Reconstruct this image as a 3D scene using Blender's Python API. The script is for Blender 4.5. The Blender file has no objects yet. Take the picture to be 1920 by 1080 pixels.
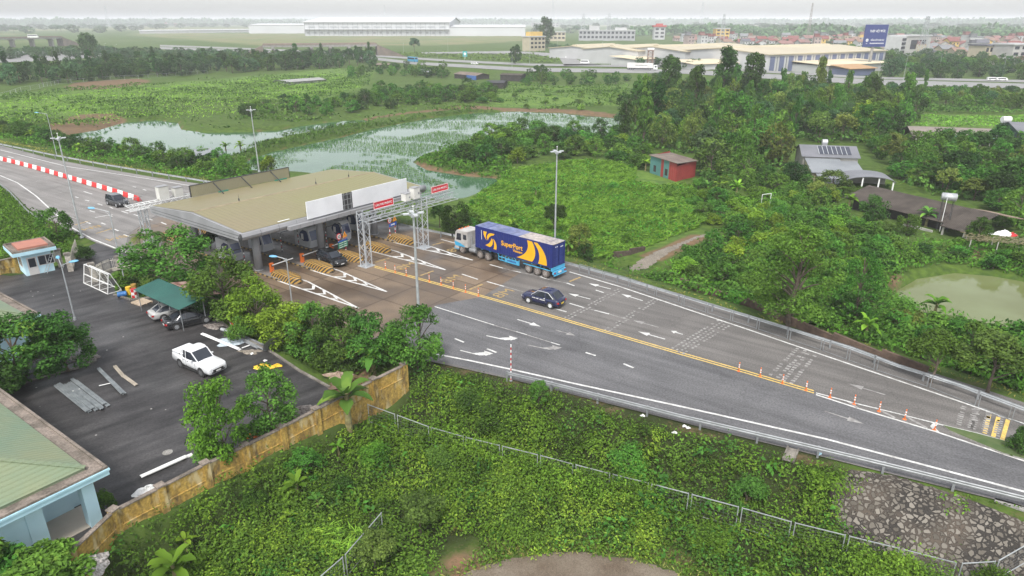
import bpy, math, random
import numpy as np
from mathutils import Vector, Matrix
R=math.radians
S=bpy.context.scene
COL=S.collection
# ---------------------------------------------------------------- camera, sky, sun, exposure
CH,CF,CY=28.0,1280.0,38.0
PITCH=math.atan((540-CY)/CF)
cd=bpy.data.cameras.new('camera'); cd.sensor_width=36; cd.lens=24; cd.clip_start=1; cd.clip_end=40000
co=bpy.data.objects.new('camera',cd); COL.objects.link(co); co.location=(0,0,CH); co.rotation_euler=(math.pi/2-PITCH,0,0); S.camera=co
SUN_EL,SUN_AZ=R(55),R(192)
W=bpy.data.worlds.new('World'); S.world=W; W.use_nodes=True
nt=W.node_tree; nt.nodes.clear()
sk=nt.nodes.new('ShaderNodeTexSky'); sk.sky_type='NISHITA'; sk.sun_disc=False; sk.sun_elevation=SUN_EL; sk.sun_rotation=SUN_AZ
sk.air_density=1.0; sk.dust_density=2.0; sk.ozone_density=1.0; sk.altitude=20
hs=nt.nodes.new('ShaderNodeHueSaturation'); hs.inputs['Saturation'].default_value=0.22
bg=nt.nodes.new('ShaderNodeBackground'); bg.inputs[1].default_value=0.125
wo=nt.nodes.new('ShaderNodeOutputWorld')
nt.links.new(sk.outputs[0],hs.inputs['Color']); nt.links.new(hs.outputs[0],bg.inputs[0]); nt.links.new(bg.outputs[0],wo.inputs[0])
sl=bpy.data.lights.new('sun','SUN'); sl.energy=1.5; sl.angle=R(12); sl.color=(1,.97,.92)
so=bpy.data.objects.new('sun',sl); COL.objects.link(so)
# sun_rotation 0 = +Y, turning clockwise
sd=Vector((math.sin(SUN_AZ)*math.cos(SUN_EL),math.cos(SUN_AZ)*math.cos(SUN_EL),math.sin(SUN_EL)))
so.rotation_euler=sd.to_track_quat('Z','Y').to_euler(); so.location=(0,0,200)
S.view_settings.view_transform='Standard'; S.view_settings.look='None'; S.view_settings.gamma=1; S.view_settings.exposure=1.13
S.render.engine='CYCLES'; S.cycles.max_bounces=6; S.cycles.diffuse_bounces=2; S.cycles.glossy_bounces=2; S.cycles.transmission_bounces=4; S.cycles.transparent_max_bounces=6
S.cycles.volume_bounces=0; S.cycles.use_denoising=True
HAZE=.0002
# ---------------------------------------------------------------- picture <-> place
cp,sp=math.cos(PITCH),math.sin(PITCH)
def G(px,py,z=0.0):
    x=(px-960)/CF; v=(540-py)/CF
    d=Vector((x,cp+v*sp,v*cp-sp)); t=(z-CH)/d.z
    return Vector((0,0,CH))+d*t
def P(X):
    x,y,z=X[0],X[1],X[2]-CH; f=y*cp-z*sp; u=y*sp+z*cp
    return 960+CF*x/f, 540-CF*u/f
def Zat(g,py):
    v=(540-py)/CF
    return CH+(v*cp-sp)*g[1]/(cp+v*sp)
def poly(pts,z=0.0): return np.array([G(a,b,z)[:2] for a,b in pts])
def vn(x,y,seed=0):
    xi=np.floor(x).astype(np.int64); yi=np.floor(y).astype(np.int64); xf=x-xi; yf=y-yi
    def h(a,b):
        n=(a*374761393+b*668265263+seed*1442695041)&0x7fffffff
        n=((n^(n>>13))*1274126177)&0x7fffffff
        return ((n^(n>>16))&0xffff)/65535.0
    u=xf*xf*(3-2*xf); w=yf*yf*(3-2*yf)
    return (h(xi,yi)*(1-u)+h(xi+1,yi)*u)*(1-w)+(h(xi,yi+1)*(1-u)+h(xi+1,yi+1)*u)*w
def sdist(pl,X,Y):
    d=np.full(X.shape,1e18); ins=np.zeros(X.shape,bool); n=len(pl)
    for i in range(n):
        ax,ay=pl[i]; bx,by=pl[(i+1)%n]; ex,ey=bx-ax,by-ay
        t=np.clip(((X-ax)*ex+(Y-ay)*ey)/(ex*ex+ey*ey+1e-12),0,1)
        d=np.minimum(d,(X-ax-t*ex)**2+(Y-ay-t*ey)**2)
        c=((ay>Y)!=(by>Y)); 
        with np.errstate(divide='ignore',invalid='ignore'):
            c&=X<(bx-ax)*(Y-ay)/(by-ay+1e-30)+ax
        ins^=c
    d=np.sqrt(d); return np.where(ins,d,-d)
def sst(t): t=np.clip(t,0,1); return t*t*(3-2*t)
# ---------------------------------------------------------------- materials
def nodes(name):
    m=bpy.data.materials.new(name); m.use_nodes=True; t=m.node_tree
    return m,t,t.nodes['Principled BSDF'],t.nodes,t.links
def pm(name,c1,c2=None,scale=1.0,rough=.6,metal=0,bump=0,detail=4,spec=.4,lo=.35,hi=.65,rough2=None,bscale=None,fine=0):
    """plain surface with world-space noise between two colours; fine adds grain"""
    m,t,b,N,L=nodes(name)
    c2=c2 or tuple(x*.8 for x in c1)
    g=N.new('ShaderNodeNewGeometry'); n=N.new('ShaderNodeTexNoise'); n.inputs['Scale'].default_value=scale; n.inputs['Detail'].default_value=detail
    L.new(g.outputs['Position'],n.inputs['Vector'])
    r=N.new('ShaderNodeMapRange'); r.inputs[1].default_value=lo; r.inputs[2].default_value=hi; L.new(n.outputs[0],r.inputs[0])
    x=N.new('ShaderNodeMix'); x.data_type='RGBA'; x.inputs[6].default_value=(*c1,1); x.inputs[7].default_value=(*c2,1); L.new(r.outputs[0],x.inputs[0])
    out=x.outputs[2]
    if fine:
        n2=N.new('ShaderNodeTexNoise'); n2.inputs['Scale'].default_value=fine; n2.inputs['Detail'].default_value=2; L.new(g.outputs['Position'],n2.inputs['Vector'])
        r2=N.new('ShaderNodeMapRange'); r2.inputs[1].default_value=.3; r2.inputs[2].default_value=.7; r2.inputs[3].default_value=.72; r2.inputs[4].default_value=1.28; L.new(n2.outputs[0],r2.inputs[0])
        mm=N.new('ShaderNodeMix'); mm.data_type='RGBA'; mm.blend_type='MULTIPLY'; mm.inputs[0].default_value=1; L.new(out,mm.inputs[6]); L.new(r2.outputs[0],mm.inputs[7]); out=mm.outputs[2]
    L.new(out,b.inputs['Base Color']); b.inputs['Roughness'].default_value=rough; b.inputs['Metallic'].default_value=metal; b.inputs['Specular IOR Level'].default_value=spec
    if rough2 is not None:
        q=N.new('ShaderNodeMapRange'); q.inputs[3].default_value=rough; q.inputs[4].default_value=rough2; L.new(r.outputs[0],q.inputs[0]); L.new(q.outputs[0],b.inputs['Roughness'])
    if bump:
        bn=N.new('ShaderNodeTexNoise'); bn.inputs['Scale'].default_value=bscale or scale*4; bn.inputs['Detail'].default_value=3; L.new(g.outputs['Position'],bn.inputs['Vector'])
        bb=N.new('ShaderNodeBump'); bb.inputs['Strength'].default_value=bump; bb.inputs['Distance'].default_value=.05; L.new(bn.outputs[0],bb.inputs['Height']); L.new(bb.outputs[0],b.inputs['Normal'])
    return m
def leafm(name,dark,light,tip=None,trans=.18,nscale=.25,spec=.25):
    m,t,b,N,L=nodes(name)
    g=N.new('ShaderNodeNewGeometry'); o=N.new('ShaderNodeObjectInfo')
    n=N.new('ShaderNodeTexNoise'); n.inputs['Scale'].default_value=nscale; n.inputs['Detail'].default_value=3; L.new(g.outputs['Position'],n.inputs['Vector'])
    a=N.new('ShaderNodeMath'); a.operation='MULTIPLY_ADD'; a.inputs[1].default_value=.5; L.new(g.outputs['Random Per Island'],a.inputs[0])
    r=N.new('ShaderNodeMapRange'); r.inputs[1].default_value=.3; r.inputs[2].default_value=.7; r.inputs[4].default_value=.5; L.new(n.outputs[0],r.inputs[0]); L.new(r.outputs[0],a.inputs[2])
    cr=N.new('ShaderNodeValToRGB'); e=cr.color_ramp.elements; e[0].color=(*dark,1); e[1].color=(*light,1); e[0].position=.1; e[1].position=.8
    if tip: q=cr.color_ramp.elements.new(.97); q.color=(*tip,1)
    L.new(a.outputs[0],cr.inputs[0])
    h=N.new('ShaderNodeHueSaturation'); 
    hr=N.new('ShaderNodeMapRange'); hr.inputs[3].default_value=.475; hr.inputs[4].default_value=.52; L.new(o.outputs['Random'],hr.inputs[0]); L.new(hr.outputs[0],h.inputs['Hue'])
    vr=N.new('ShaderNodeMath'); vr.operation='MULTIPLY'; vr.inputs[1].default_value=7.31; L.new(o.outputs['Random'],vr.inputs[0])
    fr=N.new('ShaderNodeMath'); fr.operation='FRACT'; L.new(vr.outputs[0],fr.inputs[0])
    v2=N.new('ShaderNodeMapRange'); v2.inputs[3].default_value=.7; v2.inputs[4].default_value=1.35; L.new(fr.outputs[0],v2.inputs[0]); L.new(v2.outputs[0],h.inputs['Value'])
    L.new(cr.outputs[0],h.inputs['Color']); L.new(h.outputs[0],b.inputs['Base Color']); b.inputs['Roughness'].default_value=.62; b.inputs['Specular IOR Level'].default_value=spec*.45
    if trans:
        tr=N.new('ShaderNodeBsdfTranslucent'); L.new(h.outputs[0],tr.inputs[0]); mx=N.new('ShaderNodeMixShader'); mx.inputs[0].default_value=trans
        L.new(b.outputs[0],mx.inputs[1]); L.new(tr.outputs[0],mx.inputs[2]); L.new(mx.outputs[0],N['Material Output'].inputs[0])
    return m
def wavem(name,c1,c2,ang,period,rough=.5,metal=0,bump=.6,stain=.5,nscale=.3,c3=None):
    """ribbed sheet metal: ridges every `period` metres across direction `ang` (world)"""
    m=pm(name,c1,c2,nscale,rough,metal); t=m.node_tree; N,L=t.nodes,t.links; b=N['Principled BSDF']
    g=N.new('ShaderNodeNewGeometry'); mp=N.new('ShaderNodeVectorMath'); mp.operation='DOT_PRODUCT'; mp.inputs[1].default_value=(math.cos(ang),math.sin(ang),0); L.new(g.outputs['Position'],mp.inputs[0])
    k=N.new('ShaderNodeMath'); k.operation='MULTIPLY'; k.inputs[1].default_value=2*math.pi/period; L.new(mp.outputs['Value'],k.inputs[0])
    s=N.new('ShaderNodeMath'); s.operation='SINE'; L.new(k.outputs[0],s.inputs[0])
    p=N.new('ShaderNodeMath'); p.operation='POWER'; p.inputs[1].default_value=8; L.new(s.outputs[0],p.inputs[0])
    bb=N.new('ShaderNodeBump'); bb.inputs['Strength'].default_value=bump; bb.inputs['Distance'].default_value=.06; L.new(p.outputs[0],bb.inputs['Height']); L.new(bb.outputs[0],b.inputs['Normal'])
    # seams between sheets keep dirt
    src=b.inputs['Base Color'].links[0].from_socket
    q=N.new('ShaderNodeMix'); q.data_type='RGBA'; q.inputs[7].default_value=(*(c3 or tuple(x*.7 for x in c2)),1); L.new(src,q.inputs[6])
    f=N.new('ShaderNodeMath'); f.operation='MULTIPLY'; f.inputs[1].default_value=stain; L.new(p.outputs[0],f.inputs[0]); L.new(f.outputs[0],q.inputs[0]); L.new(q.outputs[2],b.inputs['Base Color'])
    return m
# ---------------------------------------------------------------- mesh builder and tags
class MB:
    def __init__(s): s.v=[]; s.f=[]; s.m=[]
    def add(s,vs,fs,m=0):
        o=len(s.v); s.v+= [tuple(v) for v in vs]; s.f+=[tuple(i+o for i in f) for f in fs]; s.m+=[m]*len(fs); return s
    def box(s,c,d,rz=0,m=0,M=None):
        x,y,z=d[0]/2,d[1]/2,d[2]/2; ca,sa=math.cos(rz),math.sin(rz); vs=[]
        for a,b,k in ((-1,-1,-1),(1,-1,-1),(1,1,-1),(-1,1,-1),(-1,-1,1),(1,-1,1),(1,1,1),(-1,1,1)):
            p=Vector((a*x,b*y,k*z))
            if M: p=M@p
            vs.append((c[0]+p.x*ca-p.y*sa,c[1]+p.x*sa+p.y*ca,c[2]+p.z))
        return s.add(vs,[(0,3,2,1),(4,5,6,7),(0,1,5,4),(1,2,6,5),(2,3,7,6),(3,0,4,7)],m)
    def b2(s,x0,x1,y0,y1,z0,z1,m=0): return s.box(((x0+x1)/2,(y0+y1)/2,(z0+z1)/2),(x1-x0,y1-y0,z1-z0),0,m)
    def cyl(s,a,b,r0,r1=None,n=10,m=0,caps=True):
        r1=r0 if r1 is None else r1; a,b=Vector(a),Vector(b); d=(b-a).normalized()
        t=d.orthogonal().normalized(); u=d.cross(t); vs=[]
        for p,r in ((a,r0),(b,r1)):
            for i in range(n):
                k=2*math.pi*i/n; vs.append(p+t*math.cos(k)*r+u*math.sin(k)*r)
        fs=[(i,(i+1)%n,n+(i+1)%n,n+i) for i in range(n)]
        if caps: fs+=[tuple(reversed(range(n))),tuple(range(n,2*n))]
        return s.add(vs,fs,m)
    def tube(s,pts,r,n=6,m=0):
        rs=r if isinstance(r,(list,tuple)) else [r]*len(pts)
        for i in range(len(pts)-1): s.cyl(pts[i],pts[i+1],rs[i],rs[i+1],n,m)
        return s
    def bar(s,a,b,w,h,m=0):
        a,b=Vector(a),Vector(b); d=(b-a); l=d.length; d.normalize(); up=Vector((0,0,1))
        if abs(d.z)>.97: up=Vector((0,1,0))
        t=d.cross(up).normalized(); u=t.cross(d)
        vs=[p+t*i*w/2+u*j*h/2 for p in (a,b) for i,j in ((-1,-1),(1,-1),(1,1),(-1,1))]
        return s.add(vs,[(0,1,2,3),(7,6,5,4),(0,4,5,1),(1,5,6,2),(2,6,7,3),(3,7,4,0)],m)
    def prism(s,pl,z0,z1,m=0,axis='z'):
        n=len(pl)
        if axis=='z': vs=[(x,y,z0) for x,y in pl]+[(x,y,z1) for x,y in pl]
        elif axis=='y': vs=[(x,z0,z) for x,z in pl]+[(x,z1,z) for x,z in pl]
        else: vs=[(z0,y,z) for y,z in pl]+[(z1,y,z) for y,z in pl]
        return s.add(vs,[tuple(reversed(range(n))),tuple(range(n,2*n))]+[(i,(i+1)%n,n+(i+1)%n,n+i) for i in range(n)],m)
    def loft(s,rings,m=0,caps=True,closed=True):
        n=len(rings[0]); vs=[p for r in rings for p in r]; fs=[]
        for k in range(len(rings)-1):
            for i in range(n if closed else n-1):
                fs.append((k*n+i,k*n+(i+1)%n,(k+1)*n+(i+1)%n,(k+1)*n+i))
        if caps: fs+=[tuple(reversed(range(n))),tuple(range((len(rings)-1)*n,len(rings)*n))]
        return s.add(vs,fs,m)
    def sphere(s,c,r,nu=10,nv=6,m=0):
        rx,ry,rz=(r,r,r) if not isinstance(r,(tuple,list)) else r; rings=[]
        for j in range(nv+1):
            a=-math.pi/2+math.pi*j/nv; rings.append([(c[0]+rx*math.cos(a)*math.cos(2*math.pi*i/nu),c[1]+ry*math.cos(a)*math.sin(2*math.pi*i/nu),c[2]+rz*math.sin(a)) for i in range(nu)])
        return s.loft(rings,m,False)
    def face(s,pts,m=0): return s.add(pts,[tuple(range(len(pts)))],m)
    def mesh(s,name,mats,smooth=False):
        me=bpy.data.meshes.new(name); me.from_pydata(s.v,[],s.f)
        for k in (mats if isinstance(mats,(list,tuple)) else [mats]): me.materials.append(k)
        me.polygons.foreach_set('material_index',s.m)
        if smooth: me.polygons.foreach_set('use_smooth',[True]*len(s.f))
        me.update(); return me
    def build(s,name,mats,parent=None,loc=None,rz=0,smooth=False): return link(name,s.mesh(name,mats,smooth),parent,loc,rz)
def link(name,me,parent=None,loc=None,rz=0):
    o=bpy.data.objects.new(name,me); COL.objects.link(o)
    if parent: o.parent=parent
    if loc is not None: o.location=loc
    if rz: o.rotation_euler=(0,0,rz)
    return o
def tag(o,label=None,cat=None,group=None,kind=None):
    if label: o['label']=label
    if cat: o['category']=cat
    if group: o['group']=group
    if kind: o['kind']=kind
    return o
def thing(name,loc,label,cat,rz=0,group=None): return tag(link(name,None,None,loc,rz),label,cat,group)
def structure(o): o['kind']='structure'; return o
KIDS={}
def kids(o):
    return [c for c in bpy.data.objects if c.parent==o]
def dup(o,loc,rz=0,label=None,group=None,scale=None,ch=None):
    """copy of a thing with copies of its parts and sub-parts"""
    if o.name not in KIDS:
        KIDS[o.name]=[(c,kids(c)) for c in kids(o)]
    r=o.copy(); COL.objects.link(r); r.location=loc; r.rotation_euler=(0,0,rz)
    if scale is not None: r.scale=scale
    if label: r['label']=label
    if group: r['group']=group
    for c,gs in KIDS[o.name]:
        d=c.copy(); COL.objects.link(d); d.parent=r
        for g in gs: e=g.copy(); COL.objects.link(e); e.parent=d
    return r
def nmesh(name,V,F,mats,smooth=False,midx=None):
    """big mesh from numpy arrays; F is (n,4) quads"""
    me=bpy.data.meshes.new(name); k=F.shape[1]
    me.vertices.add(len(V)); me.vertices.foreach_set('co',np.ascontiguousarray(V,np.float32).ravel())
    me.loops.add(F.size); me.loops.foreach_set('vertex_index',np.ascontiguousarray(F,np.int32).ravel())
    me.polygons.add(len(F)); me.polygons.foreach_set('loop_start',np.arange(0,F.size,k,dtype=np.int32))
    for m in (mats if isinstance(mats,(list,tuple)) else [mats]): me.materials.append(m)
    if midx is not None: me.polygons.foreach_set('material_index',np.ascontiguousarray(midx,np.int32))
    if smooth: me.polygons.foreach_set('use_smooth',np.ones(len(F),bool))
    me.update(calc_edges=True); return me
def text(name,body,size,mat,parent,M,extrude=.006,bold=0.0,squeeze=1.0,align='CENTER'):
    cu=bpy.data.curves.new(name,'FONT'); cu.body=body; cu.size=size; cu.extrude=extrude; cu.offset=bold; cu.align_x=align; cu.align_y='CENTER'; cu.resolution_u=3
    o=bpy.data.objects.new(name,cu); COL.objects.link(o); dg=bpy.context.evaluated_depsgraph_get(); dg.update()
    me=bpy.data.meshes.new_from_object(o.evaluated_get(dg)); bpy.data.objects.remove(o); bpy.data.curves.remove(cu)
    me.transform(M@Matrix.Diagonal((squeeze,1,1,1))); me.materials.clear(); me.materials.append(mat); me.update()
    return link(name,me,parent)
# ---------------------------------------------------------------- the ground plan (outlines on the ground, metres)
ROAD=[(-260,225),(0,272),(100,298),(200,317),(300,334),(372,344),(470,366),(640,398),(780,428),(940,466),(1070,493),(1180,524),(1300,560),(1400,590),(1520,627),(1640,664),(1760,702),(1850,731),(1960,768),(2300,885),
 (2300,1050),(1960,962),(1880,940),(1700,896),(1500,846),(1300,797),(1150,759),(1040,731),(950,709),(800,676),(690,640),(560,600),(470,560),(380,520),(300,492),(233,474),(180,455),(130,432),(80,408),(52,390),(22,360),(-10,338),(-260,250)]
YARD=[(-120,505),(20,517),(100,505),(135,490),(165,462),(198,448),(232,472),(250,490),(222,500),(214,552),(246,562),(290,556),(375,580),(415,604),(452,632),(510,660),(560,694),(618,726),(612,770),(560,800),(480,845),(380,890),(300,935),(210,985),(130,1030),(40,1080),(-60,1140),(-400,1000)]
ISLE=[(1768,800),(1830,815),(1960,850),(2300,955),(2300,985),(1960,874),(1880,852),(1780,810)]
POND1=[(133,252),(187,243),(233,230),(290,226),(333,230),(340,243),(383,249),(467,248),(520,245),(567,236),(640,227),(683,225),(694,229),(640,238),(500,263),(487,270),(440,292),(380,296),(300,300),(262,292),(215,275),(150,264)]
POND2=[(440,318),(470,299),(510,285),(640,258),(700,242),(800,223),(880,213),(960,209),(1050,212),(1160,222),(1175,250),(1140,253),(1030,246),(920,250),(885,268),(850,280),(792,291),(774,304),(800,319),(870,330),(936,335),(922,352),(870,374),(800,372),(640,330),(520,326)]
POND3=[(1680,546),(1720,523),(1790,512),(1860,518),(1930,530),(2050,570),(1990,640),(1880,612),(1780,592),(1700,582)]
HWYN=[(300,88),(520,96),(700,107),(780,116),(993,127),(1280,130),(1640,149),(1930,157),(2500,178),(2500,190),(1930,166),(1640,159),(1280,138),(993,134),(780,121),(700,112),(520,100),(300,92)]
HWYF=[(300,84),(520,92),(700,103),(850,112),(993,119),(1280,123),(1640,144),(1930,150),(2500,168),(2500,174),(1930,154.5),(1640,148),(1280,127),(993,123),(850,116),(700,106),(520,95),(300,87)]
RAMP=[(1044,101),(1055,99),(1071,105),(1090,115.5),(1130,122),(1058,123),(1051,112)]
RAMPL=[(790,98),(960,95.5),(1028,99),(1050,103),(1036,108),(1000,101.5),(900,100),(790,101)]
LOTL=[(0,95),(120,96),(200,98),(215,103),(120,113),(0,117)]
PATH=[(1322,436),(1290,445),(1240,462),(1200,480),(1178,495),(1186,505),(1215,496),(1235,483),(1262,466),(1300,448),(1330,439)]
GRAVEL=[(700,1200),(845,1088),(900,1062),(970,1042),(1068,1033),(1180,1044),(1260,1068),(1310,1088),(1400,1200)]
STONE=[(1592,880),(1680,893),(1800,930),(1890,965),(1990,1010),(2000,1110),(1860,1095),(1760,1070),(1640,1020),(1560,975),(1552,930)]
FG=poly([(760,700),(960,712),(1300,795),(1600,868),(2300,1060),(2300,1500),(-400,1500),(-60,1180),(150,1030),(400,920),(600,810),(700,760)],-.5)
pw={k:poly(v,0) for k,v in dict(road=ROAD,yard=YARD,hn=HWYN,hf=HWYF,ramp=RAMP,rampl=RAMPL,lot=LOTL).items()}
WATER=-2.2
pd=[poly(v,WATER) for v in (POND1,POND2,POND3)]
gw=poly(GRAVEL,-3.0); pathw=poly(PATH,-1.2); isle=poly(ISLE,0)
def hfun(X,Y):
    n=(vn(X*.06,Y*.06,1)-.5)*.9+(vn(X*.25,Y*.25,2)-.5)*.35
    base=-1.55+n*np.clip(Y/80,.4,1)
    f=sst(sdist(FG,X,Y)/5+.3); base=base*(1-f)+(-2.9+n*.35)*f
    for p in pd:
        d=sdist(p,X,Y); s=sst((d+1.5)/3.0); base=base*(1-s)+(-3.2)*s
    d=sdist(gw,X,Y); s=sst((d+2)/2); base=base*(1-s)-3.0*s
    for k,w in (('road',6.0),('yard',1.2),('hn',9),('hf',9),('ramp',7),('rampl',7),('lot',8)):
        d=sdist(pw[k],X,Y); s=1-sst((-d-.9)/w); base=base*(1-s)-.09*s
    return base
NR,NC=430,330
_r=[-30.0]
while len(_r)<NR: _r.append(_r[-1]+max(.85,.0172*_r[-1]))
_r=np.array(_r)
WID=lambda y: np.abs(y)*.98+75
_u=np.linspace(-1,1,NC)
GX=_u[None,:]*WID(_r)[:,None]; GY=np.repeat(_r[:,None],NC,1); GZ=hfun(GX,GY)
def hz(x,y):
    r=np.interp(y,_r,np.arange(NR)); c=(np.clip(x/WID(y),-1,1)+1)/2*(NC-1)
    r0=np.clip(np.floor(r).astype(int),0,NR-2); c0=np.clip(np.floor(c).astype(int),0,NC-2); a=r-r0; b=c-c0
    return (GZ[r0,c0]*(1-b)+GZ[r0,c0+1]*b)*(1-a)+(GZ[r0+1,c0]*(1-b)+GZ[r0+1,c0+1]*b)*a
def T(px,py):
    z=-1.5
    for _ in range(5):
        p=G(px,py,z); z=float(hz(np.array(p.x),np.array(p.y)))
    return Vector((p.x,p.y,z))
# ground sheet with zones: R bare earth, G bright meadow, B far field straw, A low on dark soil with painted weed shade
def zone(pts,soft,z=-1.6): return sst(sdist(poly(pts,z),GX,GY)/soft+.5)
dirt=np.zeros_like(GX)
for pts,s in (([(770,297),(790,303),(830,316),(880,322),(940,330),(944,338),(880,334),(820,327),(772,310)],2.),([(60,245),(120,225),(150,215),(215,214),(238,225),(225,232),(190,244),(150,250),(135,262),(90,268)],5.),
    ([(118,163),(140,155),(200,151),(262,149),(285,154),(262,160),(190,166),(130,168)],6.),([(1800,455),(1850,470),(1830,485),(1790,478)],4.),([(1195,480),(1300,440),(1330,448),(1240,490)],2),([(640,232),(700,222),(860,204),(930,206),(1050,208),(1160,222),(1160,214),(1040,203),(920,201),(850,199),(690,219)],2.5),
    ([(800,700),(900,705),(1000,725),(1100,750),(1240,782),(1230,800),(1090,775),(990,742),(880,720)],2.),([(830,1010),(900,1000),(915,1040),(860,1090),(800,1090),(845,1040)],1.5),([(640,695),(690,690),(720,700),(640,770),(610,790)],1.5),([(1640,500),(1690,520),(1680,545),(1650,530)],3)):
    dirt=np.maximum(dirt,zone(pts,s))
dirt=np.maximum(dirt,sst(1-np.abs(sdist(gw,GX,GY)+1)/2.2)*.55)
dirt=np.maximum(dirt,.7*sst(1-np.abs(sdist(pw['road'],GX,GY)+.7)/1.3)*vn(GX*.4,GY*.4,9))
for p in pd[:2]: dirt=np.maximum(dirt,.6*sst(1-np.abs(sdist(p,GX,GY)+.3)/1.2))
shade_soil=sst(sdist(poly([(770,695),(960,715),(1300,800),(1590,880),(1640,1030),(2000,1120),(2000,1400),(-100,1400),(150,1080),(400,940),(620,815),(700,775)],-2.2),GX,GY)/3)*sst((sdist(gw,GX,GY)*-1-1)/2)  # weed bed mask: dark soil, with shade between the plants painted in
mead=np.zeros_like(GX)
for pts,s in (([(-200,190),(0,176),(120,168),(300,158),(480,142),(640,128),(700,135),(680,165),(600,190),(560,195),(470,180),(300,190),(180,215),(0,225),(-200,240)],10),([(880,330),(1000,315),(1180,310),(1260,340),(1300,400),(1300,440),(1160,480),(1090,440),(960,400),(880,380)],6),([(1710,215),(1960,213),(1960,240),(1720,238)],6),([(870,160),(1180,160),(1170,200),(930,200)],8)):
    mead=np.maximum(mead,zone(pts,s))
straw=np.zeros_like(GX)
for pts,s in (([(250,62),(600,63),(1000,66),(1010,75),(860,84),(700,86),(500,86),(250,66)],40),):
    straw=np.maximum(straw,zone(pts,s))
straw=np.maximum(straw,sst((GY-900)/300)*sst((vn(GX*.004,GY*.002,5)-.5)*6))
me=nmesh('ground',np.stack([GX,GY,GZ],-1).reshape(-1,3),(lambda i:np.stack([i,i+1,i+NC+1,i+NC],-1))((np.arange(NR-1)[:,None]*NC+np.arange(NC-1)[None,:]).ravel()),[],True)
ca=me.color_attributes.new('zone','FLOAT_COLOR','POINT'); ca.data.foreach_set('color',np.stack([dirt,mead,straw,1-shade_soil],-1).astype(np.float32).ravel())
def ground_material():
    m,t,b,N,L=nodes('ground_soil')
    g=N.new('ShaderNodeNewGeometry'); at=N.new('ShaderNodeVertexColor'); at.layer_name='zone'; sp_=N.new('ShaderNodeSeparateColor'); L.new(at.outputs[0],sp_.inputs[0])
    def noise(s,d=4):
        n=N.new('ShaderNodeTexNoise'); n.inputs['Scale'].default_value=s; n.inputs['Detail'].default_value=d; L.new(g.outputs['Position'],n.inputs['Vector']); return n.outputs[0]
    def rng(o,a,b_,c=0,d=1):
        r=N.new('ShaderNodeMapRange'); r.inputs[1].default_value=a; r.inputs[2].default_value=b_; r.inputs[3].default_value=c; r.inputs[4].default_value=d; L.new(o,r.inputs[0]); return r.outputs[0]
    def mix(f,a,c):
        x=N.new('ShaderNodeMix'); x.data_type='RGBA'; L.new(f,x.inputs[0])
        for i,k in ((6,a),(7,c)):
            if isinstance(k,tuple): x.inputs[i].default_value=(*k,1)
            else: L.new(k,x.inputs[i])
        return x.outputs[2]
    n1=noise(.08); n2=noise(.9); n3=noise(6,3)
    green=mix(rng(n2,.35,.65),(.04,.07,.014),(.08,.13,.02)); green=mix(rng(n1,.4,.65,0,.6),green,(.07,.12,.025))
    bright=mix(rng(n2,.3,.7),(.08,.155,.024),(.14,.22,.042)); bright=mix(rng(noise(.35),.5,.62,0,.7),bright,(.05,.10,.025))
    straw_=mix(rng(noise(.01),.35,.65),(.16,.17,.06),(.10,.15,.05)); straw_=mix(rng(noise(.03),.45,.6,0,.7),straw_,(.2,.17,.09))
    soil=mix(rng(n2,.35,.65),(.20,.12,.07),(.13,.09,.055)); soil=mix(rng(n3,.45,.6,0,.5),soil,(.09,.085,.04))
    c=mix(sp_.outputs[1],green,bright); c=mix(sp_.outputs[2],c,straw_)
    c=mix(at.outputs['Alpha'],(.030,.040,.012),c)  # soil tone under weeds, darkened further to stand in for shaded gaps
    e=N.new('ShaderNodeMath'); e.operation='MULTIPLY_ADD'; L.new(n3,e.inputs[0]); e.inputs[1].default_value=.7; e.inputs[2].default_value=-.35
    k=N.new('ShaderNodeMath'); k.operation='ADD'; k.use_clamp=True; L.new(e.outputs[0],k.inputs[0]); L.new(sp_.outputs[0],k.inputs[1]); kk=rng(k.outputs[0],.3,.7)
    c=mix(kk,c,soil)
    L.new(c,b.inputs['Base Color']); b.inputs['Roughness'].default_value=.9; b.inputs['Specular IOR Level'].default_value=.15
    bb=N.new('ShaderNodeBump'); bb.inputs['Strength'].default_value=.8; bb.inputs['Distance'].default_value=.25; L.new(n2,bb.inputs['Height']); L.new(bb.outputs[0],b.inputs['Normal'])
    return m
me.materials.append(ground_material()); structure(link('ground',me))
# ---------------------------------------------------------------- water
def waterm(name,c1,c2):
    m=pm(name,c1,c2,.12,.06,0,.16,3,.14,bscale=.8); return m
WM=waterm('pond_water',(.04,.10,.05),(.06,.125,.065)); WM2=waterm('pond_water_olive',(.12,.135,.045),(.155,.18,.075))
def grown(p,k):
    c=p.mean(0); return p
for i,p in enumerate(pd):
    q=MB(); q.face([(x,y,WATER) for x,y in p]); o=q.build('water',WM2 if i==2 else WM); structure(o)
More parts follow.
